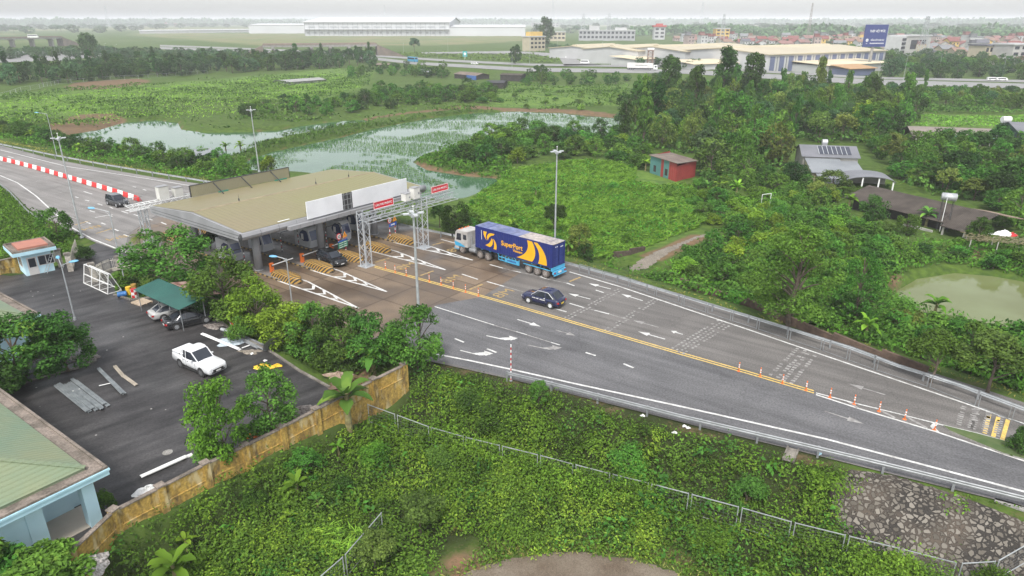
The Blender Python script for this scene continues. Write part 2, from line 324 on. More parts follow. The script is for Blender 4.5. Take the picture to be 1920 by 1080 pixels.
# ---------------------------------------------------------------- roads and paved surfaces
def asphalt(name,c,c2,fine=14,rough=.75,rough2=None,scale=.22,ang=-.62,amt=.2,stretch=.05,specks=0):
    m=pm(name,c,c2,scale,rough,0,.25,5,.35,.35,.65,rough2,30,fine); t=m.node_tree; N,L=t.nodes,t.links; b=N['Principled BSDF']; g=N.new('ShaderNodeNewGeometry')
    mp=N.new('ShaderNodeMapping'); mp.vector_type='TEXTURE'; mp.inputs['Rotation'].default_value=(0,0,ang); mp.inputs['Scale'].default_value=(1/stretch,1,1); L.new(g.outputs['Position'],mp.inputs[0])
    n=N.new('ShaderNodeTexNoise'); n.inputs['Scale'].default_value=1.1; n.inputs['Detail'].default_value=5; L.new(mp.outputs[0],n.inputs[0]); r=N.new('ShaderNodeMapRange'); r.inputs[1].default_value=.35; r.inputs[2].default_value=.65; r.inputs[3].default_value=1-amt; r.inputs[4].default_value=1+amt*.6; L.new(n.outputs[0],r.inputs[0])
    src=b.inputs['Base Color'].links[0].from_socket; x=N.new('ShaderNodeMix'); x.data_type='RGBA'; x.blend_type='MULTIPLY'; x.inputs[0].default_value=1; L.new(src,x.inputs[6]); L.new(r.outputs[0],x.inputs[7]); out=x.outputs[2]
    # cracks and repaired seams
    v=N.new('ShaderNodeTexVoronoi'); v.feature='DISTANCE_TO_EDGE'; v.inputs['Scale'].default_value=.11; wn=N.new('ShaderNodeTexNoise'); wn.inputs['Scale'].default_value=.6; wn.inputs['Detail'].default_value=4; L.new(g.outputs['Position'],wn.inputs[0]); ad=N.new('ShaderNodeMix'); ad.data_type='VECTOR'; ad.inputs[0].default_value=.12; L.new(g.outputs['Position'],ad.inputs[4]); L.new(wn.outputs[1],ad.inputs[5]); ad2=N.new('ShaderNodeVectorMath'); ad2.operation='MULTIPLY_ADD'; ad2.inputs[1].default_value=(3,3,3); L.new(wn.outputs[1],ad2.inputs[0]); L.new(g.outputs['Position'],ad2.inputs[2]); L.new(ad2.outputs[0],v.inputs['Vector'])
    cr=N.new('ShaderNodeMapRange'); cr.inputs[1].default_value=.004; cr.inputs[2].default_value=.010; cr.inputs[3].default_value=.86; cr.inputs[4].default_value=1; L.new(v.outputs['Distance'],cr.inputs[0]); y=N.new('ShaderNodeMix'); y.data_type='RGBA'; y.blend_type='MULTIPLY'; y.inputs[0].default_value=1; L.new(out,y.inputs[6]); L.new(cr.outputs[0],y.inputs[7]); out=y.outputs[2]
    if specks:
        v3=N.new('ShaderNodeTexVoronoi'); v3.inputs['Scale'].default_value=.9; L.new(g.outputs['Position'],v3.inputs['Vector']); q=N.new('ShaderNodeMapRange'); q.inputs[1].default_value=.05; q.inputs[2].default_value=.08; q.inputs[3].default_value=1; q.inputs[4].default_value=0; L.new(v3.outputs['Distance'],q.inputs[0]); sc=N.new('ShaderNodeSeparateColor'); L.new(v3.outputs['Color'],sc.inputs[0]); gt=N.new('ShaderNodeMath'); gt.operation='GREATER_THAN'; gt.inputs[1].default_value=.72; L.new(sc.outputs[0],gt.inputs[0]); ml=N.new('ShaderNodeMath'); ml.operation='MULTIPLY'; L.new(q.outputs[0],ml.inputs[0]); L.new(gt.outputs[0],ml.inputs[1]); z=N.new('ShaderNodeMix'); z.data_type='RGBA'; L.new(ml.outputs[0],z.inputs[0]); L.new(out,z.inputs[6]); z.inputs[7].default_value=(.4,.38,.35,1); out=z.outputs[2]
    L.new(out,b.inputs['Base Color']); return m
A_OLD=asphalt('asphalt_grey',(.125,.117,.110),(.155,.145,.136),9)
A_NEW=asphalt('asphalt_dark_lanes',(.105,.104,.108),(.135,.133,.136),7)
A_YARD=asphalt('asphalt_yard',(.034,.032,.033),(.06,.056,.055),6,.65,.35,.16,.75,.45,.18,1)
A_HWY=asphalt('asphalt_highway',(.22,.22,.215),(.27,.265,.26),3)
GRAVM=pm('gravel_grit',(.125,.095,.068),(.21,.175,.135),.5,.9,0,.8,6,.2,.3,.7,None,25,18)
PATHM=pm('path_earth',(.23,.20,.165),(.17,.15,.12),.6,.9,0,.4,5,.2,fine=6)
def sheet(name,pts,z,m,zz=None):
    q=MB(); q.face([(*G(a,b,z if zz is None else zz)[:2],z) for a,b in pts]); return structure(q.build(name,m))
sheet('road',ROAD,0,A_OLD)
A_PALE=asphalt('asphalt_pale',(.185,.175,.165),(.225,.213,.203),9)
sheet('road_surface',[(-260,226),(0,272.5),(100,298.5),(200,317.5),(300,334.5),(372,344.5),(405,352),(300,399),(240,439),(233,473),(180,454),(130,431),(80,407),(52,389),(22,359),(-10,337),(-260,249)],.003,A_PALE)
sheet('yard_pavement',YARD,-.012,A_YARD,0)
NEW=[(818,572),(905,556),(1000,584),(1280,665),(1520,735),(1613,767),(1753,809),(1890,853),(1960,874),(2300,985),(2300,1046),(1960,959),(1880,937),(1700,893),(1500,843),(1300,794),(1150,756),(1040,728),(950,706),(800,672),(700,632),(780,601)]
sheet('road_surface',NEW,.005,A_NEW)
for n,p in (('highway_road',HWYN),('highway_road',HWYF),('ramp_road',RAMP),('ramp_road',RAMPL),('service_road',LOTL)): sheet(n,p,0,A_HWY)
# concrete slabs of the toll plaza: joints run with the lanes
LANE=math.atan2(-.602,.799)
def concrete():
    m=pm('concrete_slabs',(.175,.132,.095),(.095,.07,.05),.16,.65,0,.1,6,.4,.4,.6,.3,30,11); t=m.node_tree; N,L=t.nodes,t.links; b=N['Principled BSDF']
    g=N.new('ShaderNodeNewGeometry'); mp=N.new('ShaderNodeMapping'); mp.vector_type='POINT'; mp.inputs['Rotation'].default_value=(0,0,-LANE); L.new(g.outputs['Position'],mp.inputs[0])
    br=N.new('ShaderNodeTexBrick'); br.offset=0; br.inputs['Scale'].default_value=1; br.inputs['Brick Width'].default_value=5.2; br.inputs['Row Height'].default_value=4.6; br.inputs['Mortar Size'].default_value=.10; br.inputs['Mortar Smooth'].default_value=.3
    br.inputs['Color1'].default_value=(.78,.77,.76,1); br.inputs['Color2'].default_value=(1.25,1.22,1.15,1); br.inputs['Mortar'].default_value=(.5,.46,.43,1); L.new(mp.outputs[0],br.inputs[0])
    src=b.inputs['Base Color'].links[0].from_socket; x=N.new('ShaderNodeMix'); x.data_type='RGBA'; x.blend_type='MULTIPLY'; x.inputs[0].default_value=.85; L.new(src,x.inputs[6]); L.new(br.outputs[0],x.inputs[7]); L.new(x.outputs[2],b.inputs['Base Color']); return m
CONC=concrete()
sheet('plaza_pavement',[(240,440),(300,400),(420,360),(520,375),(640,398),(780,428),(900,456),(975,512),(905,556),(818,572),(780,601),(690,638),(560,598),(470,558),(380,518),(300,490),(262,480)],.006,CONC)
sheet('path',PATH,0,PATHM,-1.2)
bpy.data.objects['path'].location.z=-.0
# the dirt path follows the ground
def drape(name,pl,m,step,lift,soft=.0):
    x0,y0=pl.min(0); x1,y1=pl.max(0); xs=np.arange(x0-step,x1+step,step); ys=np.arange(y0-step,y1+step,step); X,Y=np.meshgrid(xs,ys)
    d=sdist(pl,X,Y); keep=(d>-step*.75); Z=hz(X,Y)+lift+np.clip(d,-1,.0)*.3
    idx=-np.ones(X.shape,int); idx[keep]=np.arange(keep.sum()); V=np.stack([X[keep],Y[keep],Z[keep]],-1)
    out=np.argwhere(keep&(d<0))
    for a_,b_ in out:
        best=None
        for i in range(len(pl)):
            A,B=pl[i],pl[(i+1)%len(pl)]; e=B-A; t_=np.clip(((X[a_,b_]-A[0])*e[0]+(Y[a_,b_]-A[1])*e[1])/(e@e+1e-12),0,1); c=A+t_*e; dd=(c[0]-X[a_,b_])**2+(c[1]-Y[a_,b_])**2
            if best is None or dd<best[0]: best=(dd,c)
        V[idx[a_,b_],:2]=best[1]
    q=np.stack([idx[:-1,:-1],idx[:-1,1:],idx[1:,1:],idx[1:,:-1]],-1).reshape(-1,4); q=q[(q>=0).all(1)]
    return link(name,nmesh(name,V,q,m,True))
bpy.data.objects.remove(bpy.data.objects['path'])
structure(drape('path',pathw,PATHM,.7,.05)); structure(drape('gravel_yard',gw,GRAVM,.5,.03))
# stone pitching below the road: stones set in dark mortar
def stonem():
    m,t,b,N,L=nodes('stone_pitching'); g=N.new('ShaderNodeNewGeometry')
    wn=N.new('ShaderNodeTexNoise'); wn.inputs['Scale'].default_value=3.2; wn.inputs['Detail'].default_value=2; L.new(g.outputs['Position'],wn.inputs['Vector'])
    ad=N.new('ShaderNodeMix'); ad.data_type='VECTOR'; ad.inputs[0].default_value=.22; L.new(g.outputs['Position'],ad.inputs[4]); L.new(wn.outputs[1],ad.inputs[5])
    v=N.new('ShaderNodeTexVoronoi'); v.feature='DISTANCE_TO_EDGE'; v.inputs['Scale'].default_value=3.9; v2=N.new('ShaderNodeTexVoronoi'); v2.inputs['Scale'].default_value=3.9
    v2.inputs['Scale'].default_value=3.9; L.new(ad.outputs[1],v.inputs['Vector']); L.new(ad.outputs[1],v2.inputs['Vector'])
    sc=N.new('ShaderNodeSeparateColor'); L.new(v2.outputs['Color'],sc.inputs[0]); th=N.new('ShaderNodeMapRange'); th.inputs[3].default_value=.03; th.inputs[4].default_value=.17; L.new(sc.outputs[1],th.inputs[0])
    sb=N.new('ShaderNodeMath'); sb.operation='SUBTRACT'; L.new(v.outputs['Distance'],sb.inputs[0]); L.new(th.outputs[0],sb.inputs[1])
    r=N.new('ShaderNodeMapRange'); r.inputs[1].default_value=.0; r.inputs[2].default_value=.045; L.new(sb.outputs[0],r.inputs[0])
    cr=N.new('ShaderNodeValToRGB'); e=cr.color_ramp.elements; e[0].color=(.075,.064,.05,1); e[1].color=(.20,.18,.15,1); L.new(sc.outputs[0],cr.inputs[0])
    nn=N.new('ShaderNodeTexNoise'); nn.inputs['Scale'].default_value=.35; nn.inputs['Detail'].default_value=4; L.new(g.outputs['Position'],nn.inputs['Vector'])
    mc=N.new('ShaderNodeMix'); mc.data_type='RGBA'; mc.inputs[6].default_value=(.026,.022,.018,1); mc.inputs[7].default_value=(.08,.062,.046,1); rr=N.new('ShaderNodeMapRange'); rr.inputs[1].default_value=.4; rr.inputs[2].default_value=.62; L.new(nn.outputs[0],rr.inputs[0]); L.new(rr.outputs[0],mc.inputs[0])
    x=N.new('ShaderNodeMix'); x.data_type='RGBA'; L.new(r.outputs[0],x.inputs[0]); L.new(mc.outputs[2],x.inputs[6]); L.new(cr.outputs[0],x.inputs[7]); L.new(x.outputs[2],b.inputs['Base Color'])
    b.inputs['Roughness'].default_value=.85; bb=N.new('ShaderNodeBump'); bb.inputs['Strength'].default_value=1; bb.inputs['Distance'].default_value=.15; L.new(r.outputs[0],bb.inputs['Height']); L.new(bb.outputs[0],b.inputs['Normal']); return m
STW=np.array([T(a,b)[:2] for a,b in STONE]); structure(drape('stone_slope',STW,stonem(),.4,.07))
# kerbed green isle at the fork
q=MB(); q.face([(x,y,.14) for x,y in isle]); n=len(isle)
CONCP=pm('concrete_plain',(.30,.29,.27),(.22,.21,.19),.8,.85,bump=.2,fine=8)
GRASSM=pm('verge_grass',(.06,.10,.03),(.10,.13,.05),1.2,.9,0,.6)
for i in range(n):
    a,b=isle[i],isle[(i+1)%n]; q.face([(*a,0),(*b,0),(*b,.14),(*a,.14)],1)
structure(q.build('kerb',[GRASSM,CONCP]))
# ---------------------------------------------------------------- painted markings
PW=pm('paint_white',(.60,.60,.58),(.40,.39,.37),1.5,.6,lo=.45,hi=.72,fine=6); PY=pm('paint_yellow',(.64,.45,.12),(.46,.34,.13),1.5,.6,lo=.45,hi=.75,fine=6)
PWF=pm('paint_white_worn',(.33,.32,.305),(.17,.16,.155),2.5,.7,lo=.4,hi=.65,fine=5); PYF=pm('paint_yellow_worn',(.42,.29,.10),(.22,.17,.115),2.5,.7,lo=.4,hi=.65)
class PaintMB(MB):
    n=0
    def face(s,pts,m=0):
        PaintMB.n+=1; dz=(PaintMB.n%16)*.0007; return MB.face(s,[(p[0],p[1],p[2]+dz) for p in pts],m)
mk={0:PaintMB(),1:PaintMB(),2:PaintMB(),3:PaintMB()}; ZM=.010
def mline(pts,w,m=0,px=True):
    p=[Vector(G(a,b)[:2]) if px else Vector(a_) for a_ in pts for a,b in [a_]]
    L_,R_=[],[]
    for i in range(len(p)):
        d=(p[min(i+1,len(p)-1)]-p[max(i-1,0)]).normalized(); nn=Vector((-d.y,d.x))*w/2; L_.append(p[i]+nn); R_.append(p[i]-nn)
    for i in range(len(p)-1): mk[m].face([(*R_[i],ZM),(*R_[i+1],ZM),(*L_[i+1],ZM),(*L_[i],ZM)])
def mdash(segs,w=.14,m=0):
    for a,b,c,d in segs: mline([(a,b),(c,d)],w,m)
def marrow(t,h,m=0,turn=0,w=.15):
    a,b=Vector(G(*t)[:2]),Vector(G(*h)[:2]); d=(b-a).normalized(); nn=Vector((-d.y,d.x)); l=(b-a).length
    def pt(x,y): v=a+d*x+nn*y; return (v.x,v.y,ZM)
    hl=min(2.2,l*.4)
    if not turn:
        mk[m].face([pt(0,-w/2),pt(l-hl,-w/2),pt(l-hl,w/2),pt(0,w/2)]); mk[m].face([pt(l-hl,-.36),pt(l,0),pt(l-hl,.36)])
    else:
        k=l*.58; s=turn*1.0
        mk[m].face([pt(0,-w/2),pt(k,-w/2),pt(k+.25,0),pt(k,w/2),pt(0,w/2)]); mk[m].face([pt(k-.35,w/2*s),pt(k+.35,-w/2*s),pt(k+1.15,s*.62-.1*s),pt(k+.5,s*.75)]); mk[m].face([pt(k+.25,s*.95),pt(k+.85,s*.12),pt(l,s*.85)])
# edge lines
mline([(-200,238),(0,281),(125,312),(250,331),(320,342),(380,352),(470,372)],.2)
mline([(0,329),(33,343),(67,367),(93,391),(135,427),(173,448),(233,472),(290,492)],.22)
mline([(1068,510),(1160,537),(1280,577),(1400,617),(1520,658),(1697,718),(1800,753),(1900,788),(2100,856)],.2)
mline([(812,663),(880,676),(960,693),(1080,720),(1280,763),(1547,823),(1740,874),(1920,922),(2150,985)],.22)
mline([(827,449),(857,457)],.18)
# yellow double line
for o in (-1.3,1.3): mline([(702,500+o),(870,546+o),(950,568.5+o*1.1),(1000,583+o*1.2),(1140,623.5+o*1.3),(1280,664+o*1.5),(1400,698+o*1.6),(1526,735+o*1.7)],.16,1)
# fork
mline([(1530,737),(1600,755.5),(1680,775),(1755,794),(1830,812)],.15); mline([(1530,740),(1613,767),(1690,790),(1753,809),(1840,838),(1925,866),(2100,922)],.18)
mline([(1830,812),(1893,830)],.2); mline([(1755,794),(1748,800),(1757,810)],.3)
mdash([(1640,764,1678,784),(1697,780,1738,803),(1590,753,1608,765)],.25,2)
mdash([(815,575,853,587),(853,587,927,610),(968,622,988,628),(1033,642,1050,647)]); mdash([(927,610,968,622),(988,628,1033,642)],.14,2)
mdash([(853,635,870,642),(913,654,931,661),(1098,661,1117,667),(1169,682,1188,690)],.2)
mdash([(866,514,896,524),(918,496,943,503),(963,508,976,511),(1013,519,1024,523),(1063,531,1077,536),(1117,544,1132,549),(1038,578,1062,585),(1068,569,1095,577),(1115,582,1142,589),(913,528,945,537)],.19)
mdash([(945,537,980,547),(943,503,963,508),(976,511,1013,519),(1024,523,1063,531),(1095,577,1115,582),(1142,589,1180,600)],.13,2)
for t,h,m in (((1145,542),(1104,531.5),0),((1107,561),(1066,550.5),0),((1205,564),(1165,551.5),0),((1052,548),(1016,538.5),2),((1235,614),(1187,600.5),2),((1247,636),(1196,621.5),0),((1280,627),(1258,620.5),0),((1660,740.5),(1590,719.5),2),((970,599),(1014,612.5),0),((1042,619),(1079,629.5),2),((1546,771),(1620,795),2)): marrow(t,h,m)
marrow((912,629.5),(963,641),0,1); marrow((863,657),(916,670),0,1); marrow((990,647),(1047,659),2,1)
mdash([(788,517,813,508),(880,543,905,533),(1068,528,1088,520),(810,460,832,454),(703,492,730,484)],.28,3)
# rumble bands of small blocks
def rumble(a,b,n,w=.42,l=.55,m=2,gap=.0):
    p,q=Vector(G(*a)[:2]),Vector(G(*b)[:2]); d=(q-p); L_=d.length; d.normalize(); nn=Vector((-d.y,d.x)); rr=random.Random(int(a[0]))
    for i in range(n):
        for s in (-1,1):
            if rr.random()<.12: continue
            c=p+d*(L_*(i+.5)/n)+nn*(s*l*.42+rr.uniform(-.03,.03)); k=L_/n*.30*rr.uniform(.7,1.1); h=l*.22*rr.uniform(.7,1.1)
            mk[m].face([(*(c-d*k-nn*h),ZM),(*(c+d*k-nn*h),ZM),(*(c+d*k+nn*h),ZM),(*(c-d*k+nn*h),ZM)])
rumble((1164,542),(1061,598),20); rumble((1231,561),(1136,621),20); rumble((1352,601),(1263,656),17); rumble((1364,609),(1275,663),17)
rumble((1504,654),(1450,707),14,l=.8); rumble((1522,664),(1474,718),14,l=.8)
rumble((1818,764),(1808,801),10,l=.9); rumble((1843,769),(1836,809),10,l=.9); rumble((1866,777),(1856,815),10,l=.9)
mdash([(1855,777,1846,813),(1872,782,1862,819),(1890,787,1879,825)],.27,1)
# left road
mdash([(15,293,25,296),(157,359,173,364),(141,369,147,371),(160,375,167,377),(183,382,192,385),(205,388,212,391),(228,396,240,400),(251,402,262,406),(276,410,286,413),(302,417,312,421),(168,395,178,398),(204,404,211,406),(249,350,255,351),(268,355,274,357),(305,356,322,358),(160,415,170,420),(190,418,198,421),(215,430,222,433),(232,440,244,444)],.22)
mdash([(178,408,212,402)],.2,0); mdash([(130,405,145,411),(148,424,168,417),(181,438,213,430)],.25,2)
rumble((45,345),(88,336),9); rumble((75,369),(122,359),12); rumble((130,389),(168,379),8); rumble((134,396),(186,384),10)
mdash([(140,422,168,414),(180,438,212,428)],.3,3)
# chevron gores in front of the islands (toll frame: X across the lanes, Y towards the back)
TO=Vector((-30.05,72.39)); TX=Vector((.602,.799)); TY=Vector((-.799,.602)); TROT=math.atan2(.799,.602)
def tw(x,y,z=0): p=TO+TX*x+TY*y; return (p.x,p.y,z)
def tl(px,py,z=0): p=G(px,py,z); d=Vector((p.x,p.y))-TO; return d.dot(TX),d.dot(TY)
TIPS={3.8:(672,578),8.4:(725,547),13.1:(800,520),17.7:(835,506),22.1:(886,488)}
for X,tip in TIPS.items():
    tx,ty=tl(*tip); y0=-4.6; hw=.95
    if X==13.1: continue
    for s in (-1,1): mline([tw(X+s*hw,y0+3)[:2],tw(X+s*hw,y0)[:2],tw(tx,ty)[:2]],.22,0,False)
    n=int((y0-ty)/2.2)
    for i in range(1,n):
        y=y0-(y0-ty)*i/(n+.8); f=1-(y0-y)/(y0-ty); cx=X+(tx-X)*(1-f); w=hw*f
        for s in (-1,1): mk[0].face([(*tw(cx+s*w*.95,y+.9)[:2],ZM),(*tw(cx,y)[:2],ZM),(*tw(cx,y-.45)[:2],ZM),(*tw(cx+s*w*.95,y+.35)[:2],ZM)][::s])
for i,(n,m) in enumerate((('road_marking',PW),('road_marking',PY),('road_marking',PWF),('road_marking',PYF))): structure(mk[i].build(n,m))
for a,b,dr in ((763,499,1),(847,523,1),(945,550,1),(856,467,1),(170,427,-1),(218,446,-1)):
    p=G(a,b); x=Vector((TX.x*dr,TX.y*dr,0)); y=Vector((TY.x*dr,TY.y*dr,0)); M=Matrix(((x.x,y.x,0,p.x),(x.y,y.y,0,p.y),(0,0,1,ZM+.013),(0,0,0,1)))
    structure(text('road_marking','8M',2.0,PYF,None,M,.001,.0,1.1))
# ---------------------------------------------------------------- common materials
GALV=pm('galvanised_steel',(.46,.48,.49),(.36,.38,.39),2,.45,.35); GALVD=pm('galvanised_dull',(.30,.31,.32),(.22,.23,.235),2,.5,.3); GREYP=pm('grey_panel',(.29,.29,.30),(.24,.24,.245),.5,.5)
WHITE=pm('white_painted',(.78,.78,.77),(.70,.70,.68),.7,.5); DARK=pm('dark_steel',(.05,.052,.055),(.035,.035,.037),3,.5); BLACK=pm('black_rubber',(.022,.022,.023),(.035,.034,.033),4,.8)
ORANGE=pm('orange_plastic',(.72,.17,.03),(.6,.13,.02),3,.5); REDP=pm('red_painted',(.55,.03,.035),(.45,.025,.03),2,.45); LBLUE=pm('light_blue_wall',(.58,.80,.88),(.50,.72,.81),.6,.75); LBLUED=pm('light_blue_trim',(.46,.69,.78),(.38,.59,.68),.9,.7)
GLASS=pm('dark_glass',(.015,.02,.028),(.03,.035,.045),.5,.08,0,spec=.7); GLASSB=pm('blue_glass',(.02,.035,.10),(.03,.05,.14),.6,.1,spec=.7); STEELB=pm('pale_steel',(.55,.57,.58),(.46,.48,.49),2,.4,.2)
CONCD=pm('concrete_stained',(.24,.22,.19),(.12,.105,.09),.9,.85,0,.3,fine=6); YELLP=pm('yellow_painted',(.75,.48,.03),(.62,.38,.03),2,.5)
# ---------------------------------------------------------------- toll canopy
RIBA=math.atan2(TX.y,TX.x)
ROOFM=wavem('canopy_roof_sheets',(.225,.212,.10),(.235,.195,.12),RIBA,1.24,.55,.1,.4,.3,.05,(.20,.175,.10)); KHAKI=wavem('khaki_sheet',(.27,.25,.16),(.23,.215,.14),RIBA,.5,.55,0,.4,.2,.2)
def toll_canopy():
    t=thing('toll_canopy',(TO.x,TO.y,0),'wide grey edged canopy with khaki ribbed roof across the toll lanes','toll canopy',TROT)
    Lx,Ly=29.1,19.9
    prof=[(-.30,5.62),(-.22,5.34),(.05,5.14),(.5,5.08),(Ly-.5,5.08),(Ly,5.2),(Ly+.12,5.6),(Ly,6.0),(Ly-.2,6.06),(Ly/2,6.8),(.2,6.06),(-.15,5.98)]
    q=MB(); q.prism([(y,z) for y,z in prof],0,Lx,0,'x')
    for x in np.arange(0,Lx+.1,2.42): q.prism([(y*1.0+(0 if y>1 else -.012),z+(.012 if z>5.9 else -.012)) for y,z in [(-.30,5.62),(-.22,5.34),(.05,5.14),(.5,5.08),(.5,5.5),(.1,5.97),(-.15,5.98)]],x,x+.03,1,'x')
    for z in (5.35,5.72): q.b2(-.02,-.004,.3,Ly-.3,z,z+.04,1)
    f=q.build('fascia',[GREYP,DARK],t)
    q=MB()
    for a,b in (((.05,6.04),(Ly/2,6.83)),((Ly/2,6.83),(Ly-.05,6.04))): q.add([(.28,a[0],a[1]+.03),(Lx-.28,a[0],a[1]+.03),(Lx-.28,b[0],b[1]+.03),(.28,b[0],b[1]+.03)],[(0,1,2,3)])
    r=q.build('roof',ROOFM,t)
    q=MB(); q.prism([(Ly/2-.16,6.84),(Ly/2+.16,6.84),(Ly/2,6.93)],.3,Lx-.3,0,'x'); q.build('ridge_cap',pm('ridge_cap_rust',(.20,.16,.11),(.28,.23,.15),1),r)
    for x in (6.4,18.2,24.0):
        q=MB(); q.cyl((x,Ly/2,7.0),(x,Ly/2,7.8),.03,.01,6); q.cyl((x,Ly/2,7.0),(x,Ly/2,7.3),.1,.07,6); q.build('lightning_rod',DARK,r)
    q=MB(); q.b2(5.2,6.8,.35,.55,6.13,6.16); q.build('roof_patch',WHITE,r)
    q=MB(); q.b2(.2,Lx-.2,.6,Ly-.6,4.98,5.075); q.build('soffit',pm('soffit_grey',(.16,.16,.165),(.12,.12,.12),.4,.8),t)  # soffit sheet in plain dark grey
    for x in (3.5,12.75,21.9):
        for y in (2.9,16.6):
            q=MB(); q.cyl((x,y,0),(x,y,5.0),.46,.46,18); q.cyl((x,y,2.2),(x,y,2.26),.475,.475,18); q.cyl((x,y,0),(x,y,.3),.55,.55,18); q.build('column',pm('column_grey',(.30,.30,.31),(.24,.24,.245),.8,.5) if x==3.5 and y==2.9 else bpy.data.materials['column_grey'],t,None,0,True)
    # front sign board of blank white panels on a grey beam
    x0=tl(547,412,5.7)[0]; 
    q=MB()
    def panel(x0,x1): q.b2(x0,x1,-.62,-.5,5.85,7.95); 
    panel(8.6,14.0); panel(15.6,25.2); b=q.build('sign_panel',pm('blank_white_board',(.74,.75,.77),(.66,.67,.69),.5,.45),t)
    q=MB(); q.b2(14.0,15.6,-.56,-.52,5.85,7.9,1)
    for x in (14.25,14.8,15.35): q.bar((x,-.6,5.8),(x,-.6,7.9),.07,.07)
    for z in (6.4,7.1,7.7): q.bar((14,-.6,z),(15.6,-.6,z),.06,.06)
    for x in np.arange(9.5,25,2.4):
        q.bar((x,-.45,7.7),(x,.9,6.2),.06,.06); q.bar((x,-.45,6.0),(x,.5,6.05),.06,.06)
    q.build('panel_frame',[GALVD,DARK],b)
    q=MB(); q.b2(5.8,27.6,-.95,-.36,5.15,5.62)
    for x in np.arange(7.2,27.5,1.9): q.b2(x,x+.03,-.96,-.955,5.16,5.61,1)
    q.build('lower_beam',[GREYP,DARK],t)
    # back of the rear board
    q=MB(); q.b2(5.6,21.0,Ly-.02,Ly+.1,6.1,7.6); b=q.build('rear_board',KHAKI,t)
    q=MB()
    for x in (8.9,13.2,17.9): q.bar((x,Ly-.05,7.5),(x,Ly-2.3,6.3),.1,.1)
    q.b2(5.55,21.05,Ly-.06,Ly+.14,7.6,7.67); q.b2(5.52,5.6,Ly-.06,Ly+.14,6.1,7.66); q.b2(21,21.07,Ly-.06,Ly+.14,6.1,7.66); q.build('board_strut',DARK,b)
    GSM=pm('green_plastic_sheet',(.03,.22,.15),(.02,.16,.11),2); MB().b2(9.3,10.7,Ly-.5,Ly-.3,6.05,6.25).build('green_sheet',GSM,b); MB().b2(18.2,20.2,Ly-.5,Ly-.3,6.05,6.25).build('green_sheet',GSM,b)
    # ducts at the far eave
    q=MB(); q.cyl((25.5,-.3,5.9),(28.9,-.3,5.9),.42,.42,14); q.build('eave_duct',GREYP,t,None,0,True)
toll_canopy()
# ---------------------------------------------------------------- lane islands
def stripe_mat(name,a,b,per,ang=.8):
    m,t,bs,N,L=nodes(name); tc=N.new('ShaderNodeTexCoord'); v=N.new('ShaderNodeVectorMath'); v.operation='DOT_PRODUCT'; v.inputs[1].default_value=(.25,1,.9); L.new(tc.outputs['Object'],v.inputs[0])
    k=N.new('ShaderNodeMath'); k.operation='MULTIPLY'; k.inputs[1].default_value=1/per; L.new(v.outputs['Value'],k.inputs[0]); f=N.new('ShaderNodeMath'); f.operation='FRACT'; L.new(k.outputs[0],f.inputs[0]); g=N.new('ShaderNodeMath'); g.operation='GREATER_THAN'; g.inputs[1].default_value=.5; L.new(f.outputs[0],g.inputs[0])
    n=N.new('ShaderNodeTexNoise'); n.inputs['Scale'].default_value=2.5; n.inputs['Detail'].default_value=4; gg=N.new('ShaderNodeNewGeometry'); L.new(gg.outputs['Position'],n.inputs[0]); r=N.new('ShaderNodeMapRange'); r.inputs[1].default_value=.5; r.inputs[2].default_value=.75; r.inputs[4].default_value=.6; L.new(n.outputs[0],r.inputs[0])
    x=N.new('ShaderNodeMix'); x.data_type='RGBA'; x.inputs[6].default_value=(*a,1); x.inputs[7].default_value=(*b,1); L.new(g.outputs[0],x.inputs[0]); y=N.new('ShaderNodeMix'); y.data_type='RGBA'; L.new(r.outputs[0],y.inputs[0]); L.new(x.outputs[2],y.inputs[6]); y.inputs[7].default_value=(.18,.15,.12,1); L.new(y.outputs[2],bs.inputs['Base Color']); bs.inputs['Roughness'].default_value=.6; return m
HAZ=stripe_mat('hazard_stripes',(.03,.028,.026),(.45,.26,.05),.46); KRB=stripe_mat('kerb_stripes',(.04,.037,.034),(.40,.27,.09),.9)
ISL=pm('island_concrete',(.24,.22,.20),(.15,.135,.12),.6,.7,fine=5)
def nose(q,x,y0,s,m=0):
    # wedge with a sloped, pointed head: ring loft
    w=.82; rr=[]
    for y,k,h in ((0,1,.72),(-1.6,1,.82),(-3.2,.98,.80),(-4.0,.62,.72),(-4.45,.12,.62)):
        rr.append([(x-w*k,y0+s*y,.0),(x+w*k,y0+s*y,0),(x+w*k*.9,y0+s*y,h*.86),(x+w*k*.55,y0+s*y,h),(x-w*k*.55,y0+s*y,h),(x-w*k*.9,y0+s*y,h*.86)])
    q.loft(rr,m)
ORD=['second nearest','third nearest','fourth nearest','farthest']
for i,X in enumerate((3.8,8.4,13.1,17.7,22.1)):
    p=tw(X,0); t=thing('toll_island',p,'raised kerbed toll island, '+(['nearest to the leafy trees','holding the column with the parked-by dark estate car','standing under the truss gantry tower','middle far one with warning sign posts','farthest, beside the outer lane'][i]),'toll island',TROT,'toll lane islands')
    q=MB(); q.b2(-.95,.95,-2,23,0,.22); q.build('slab',ISL,t)
    q=MB(); q.b2(-.975,-.95,-2,23,.01,.19); q.b2(.95,.975,-2,23,.01,.19); q.build('kerb_face',KRB,t)
    q=MB(); nose(q,0,-.15,1); n1=q.build('crash_nose',HAZ,t)
    q=MB(); nose(q,0,21.5,-1); q.build('crash_nose',HAZ,t)
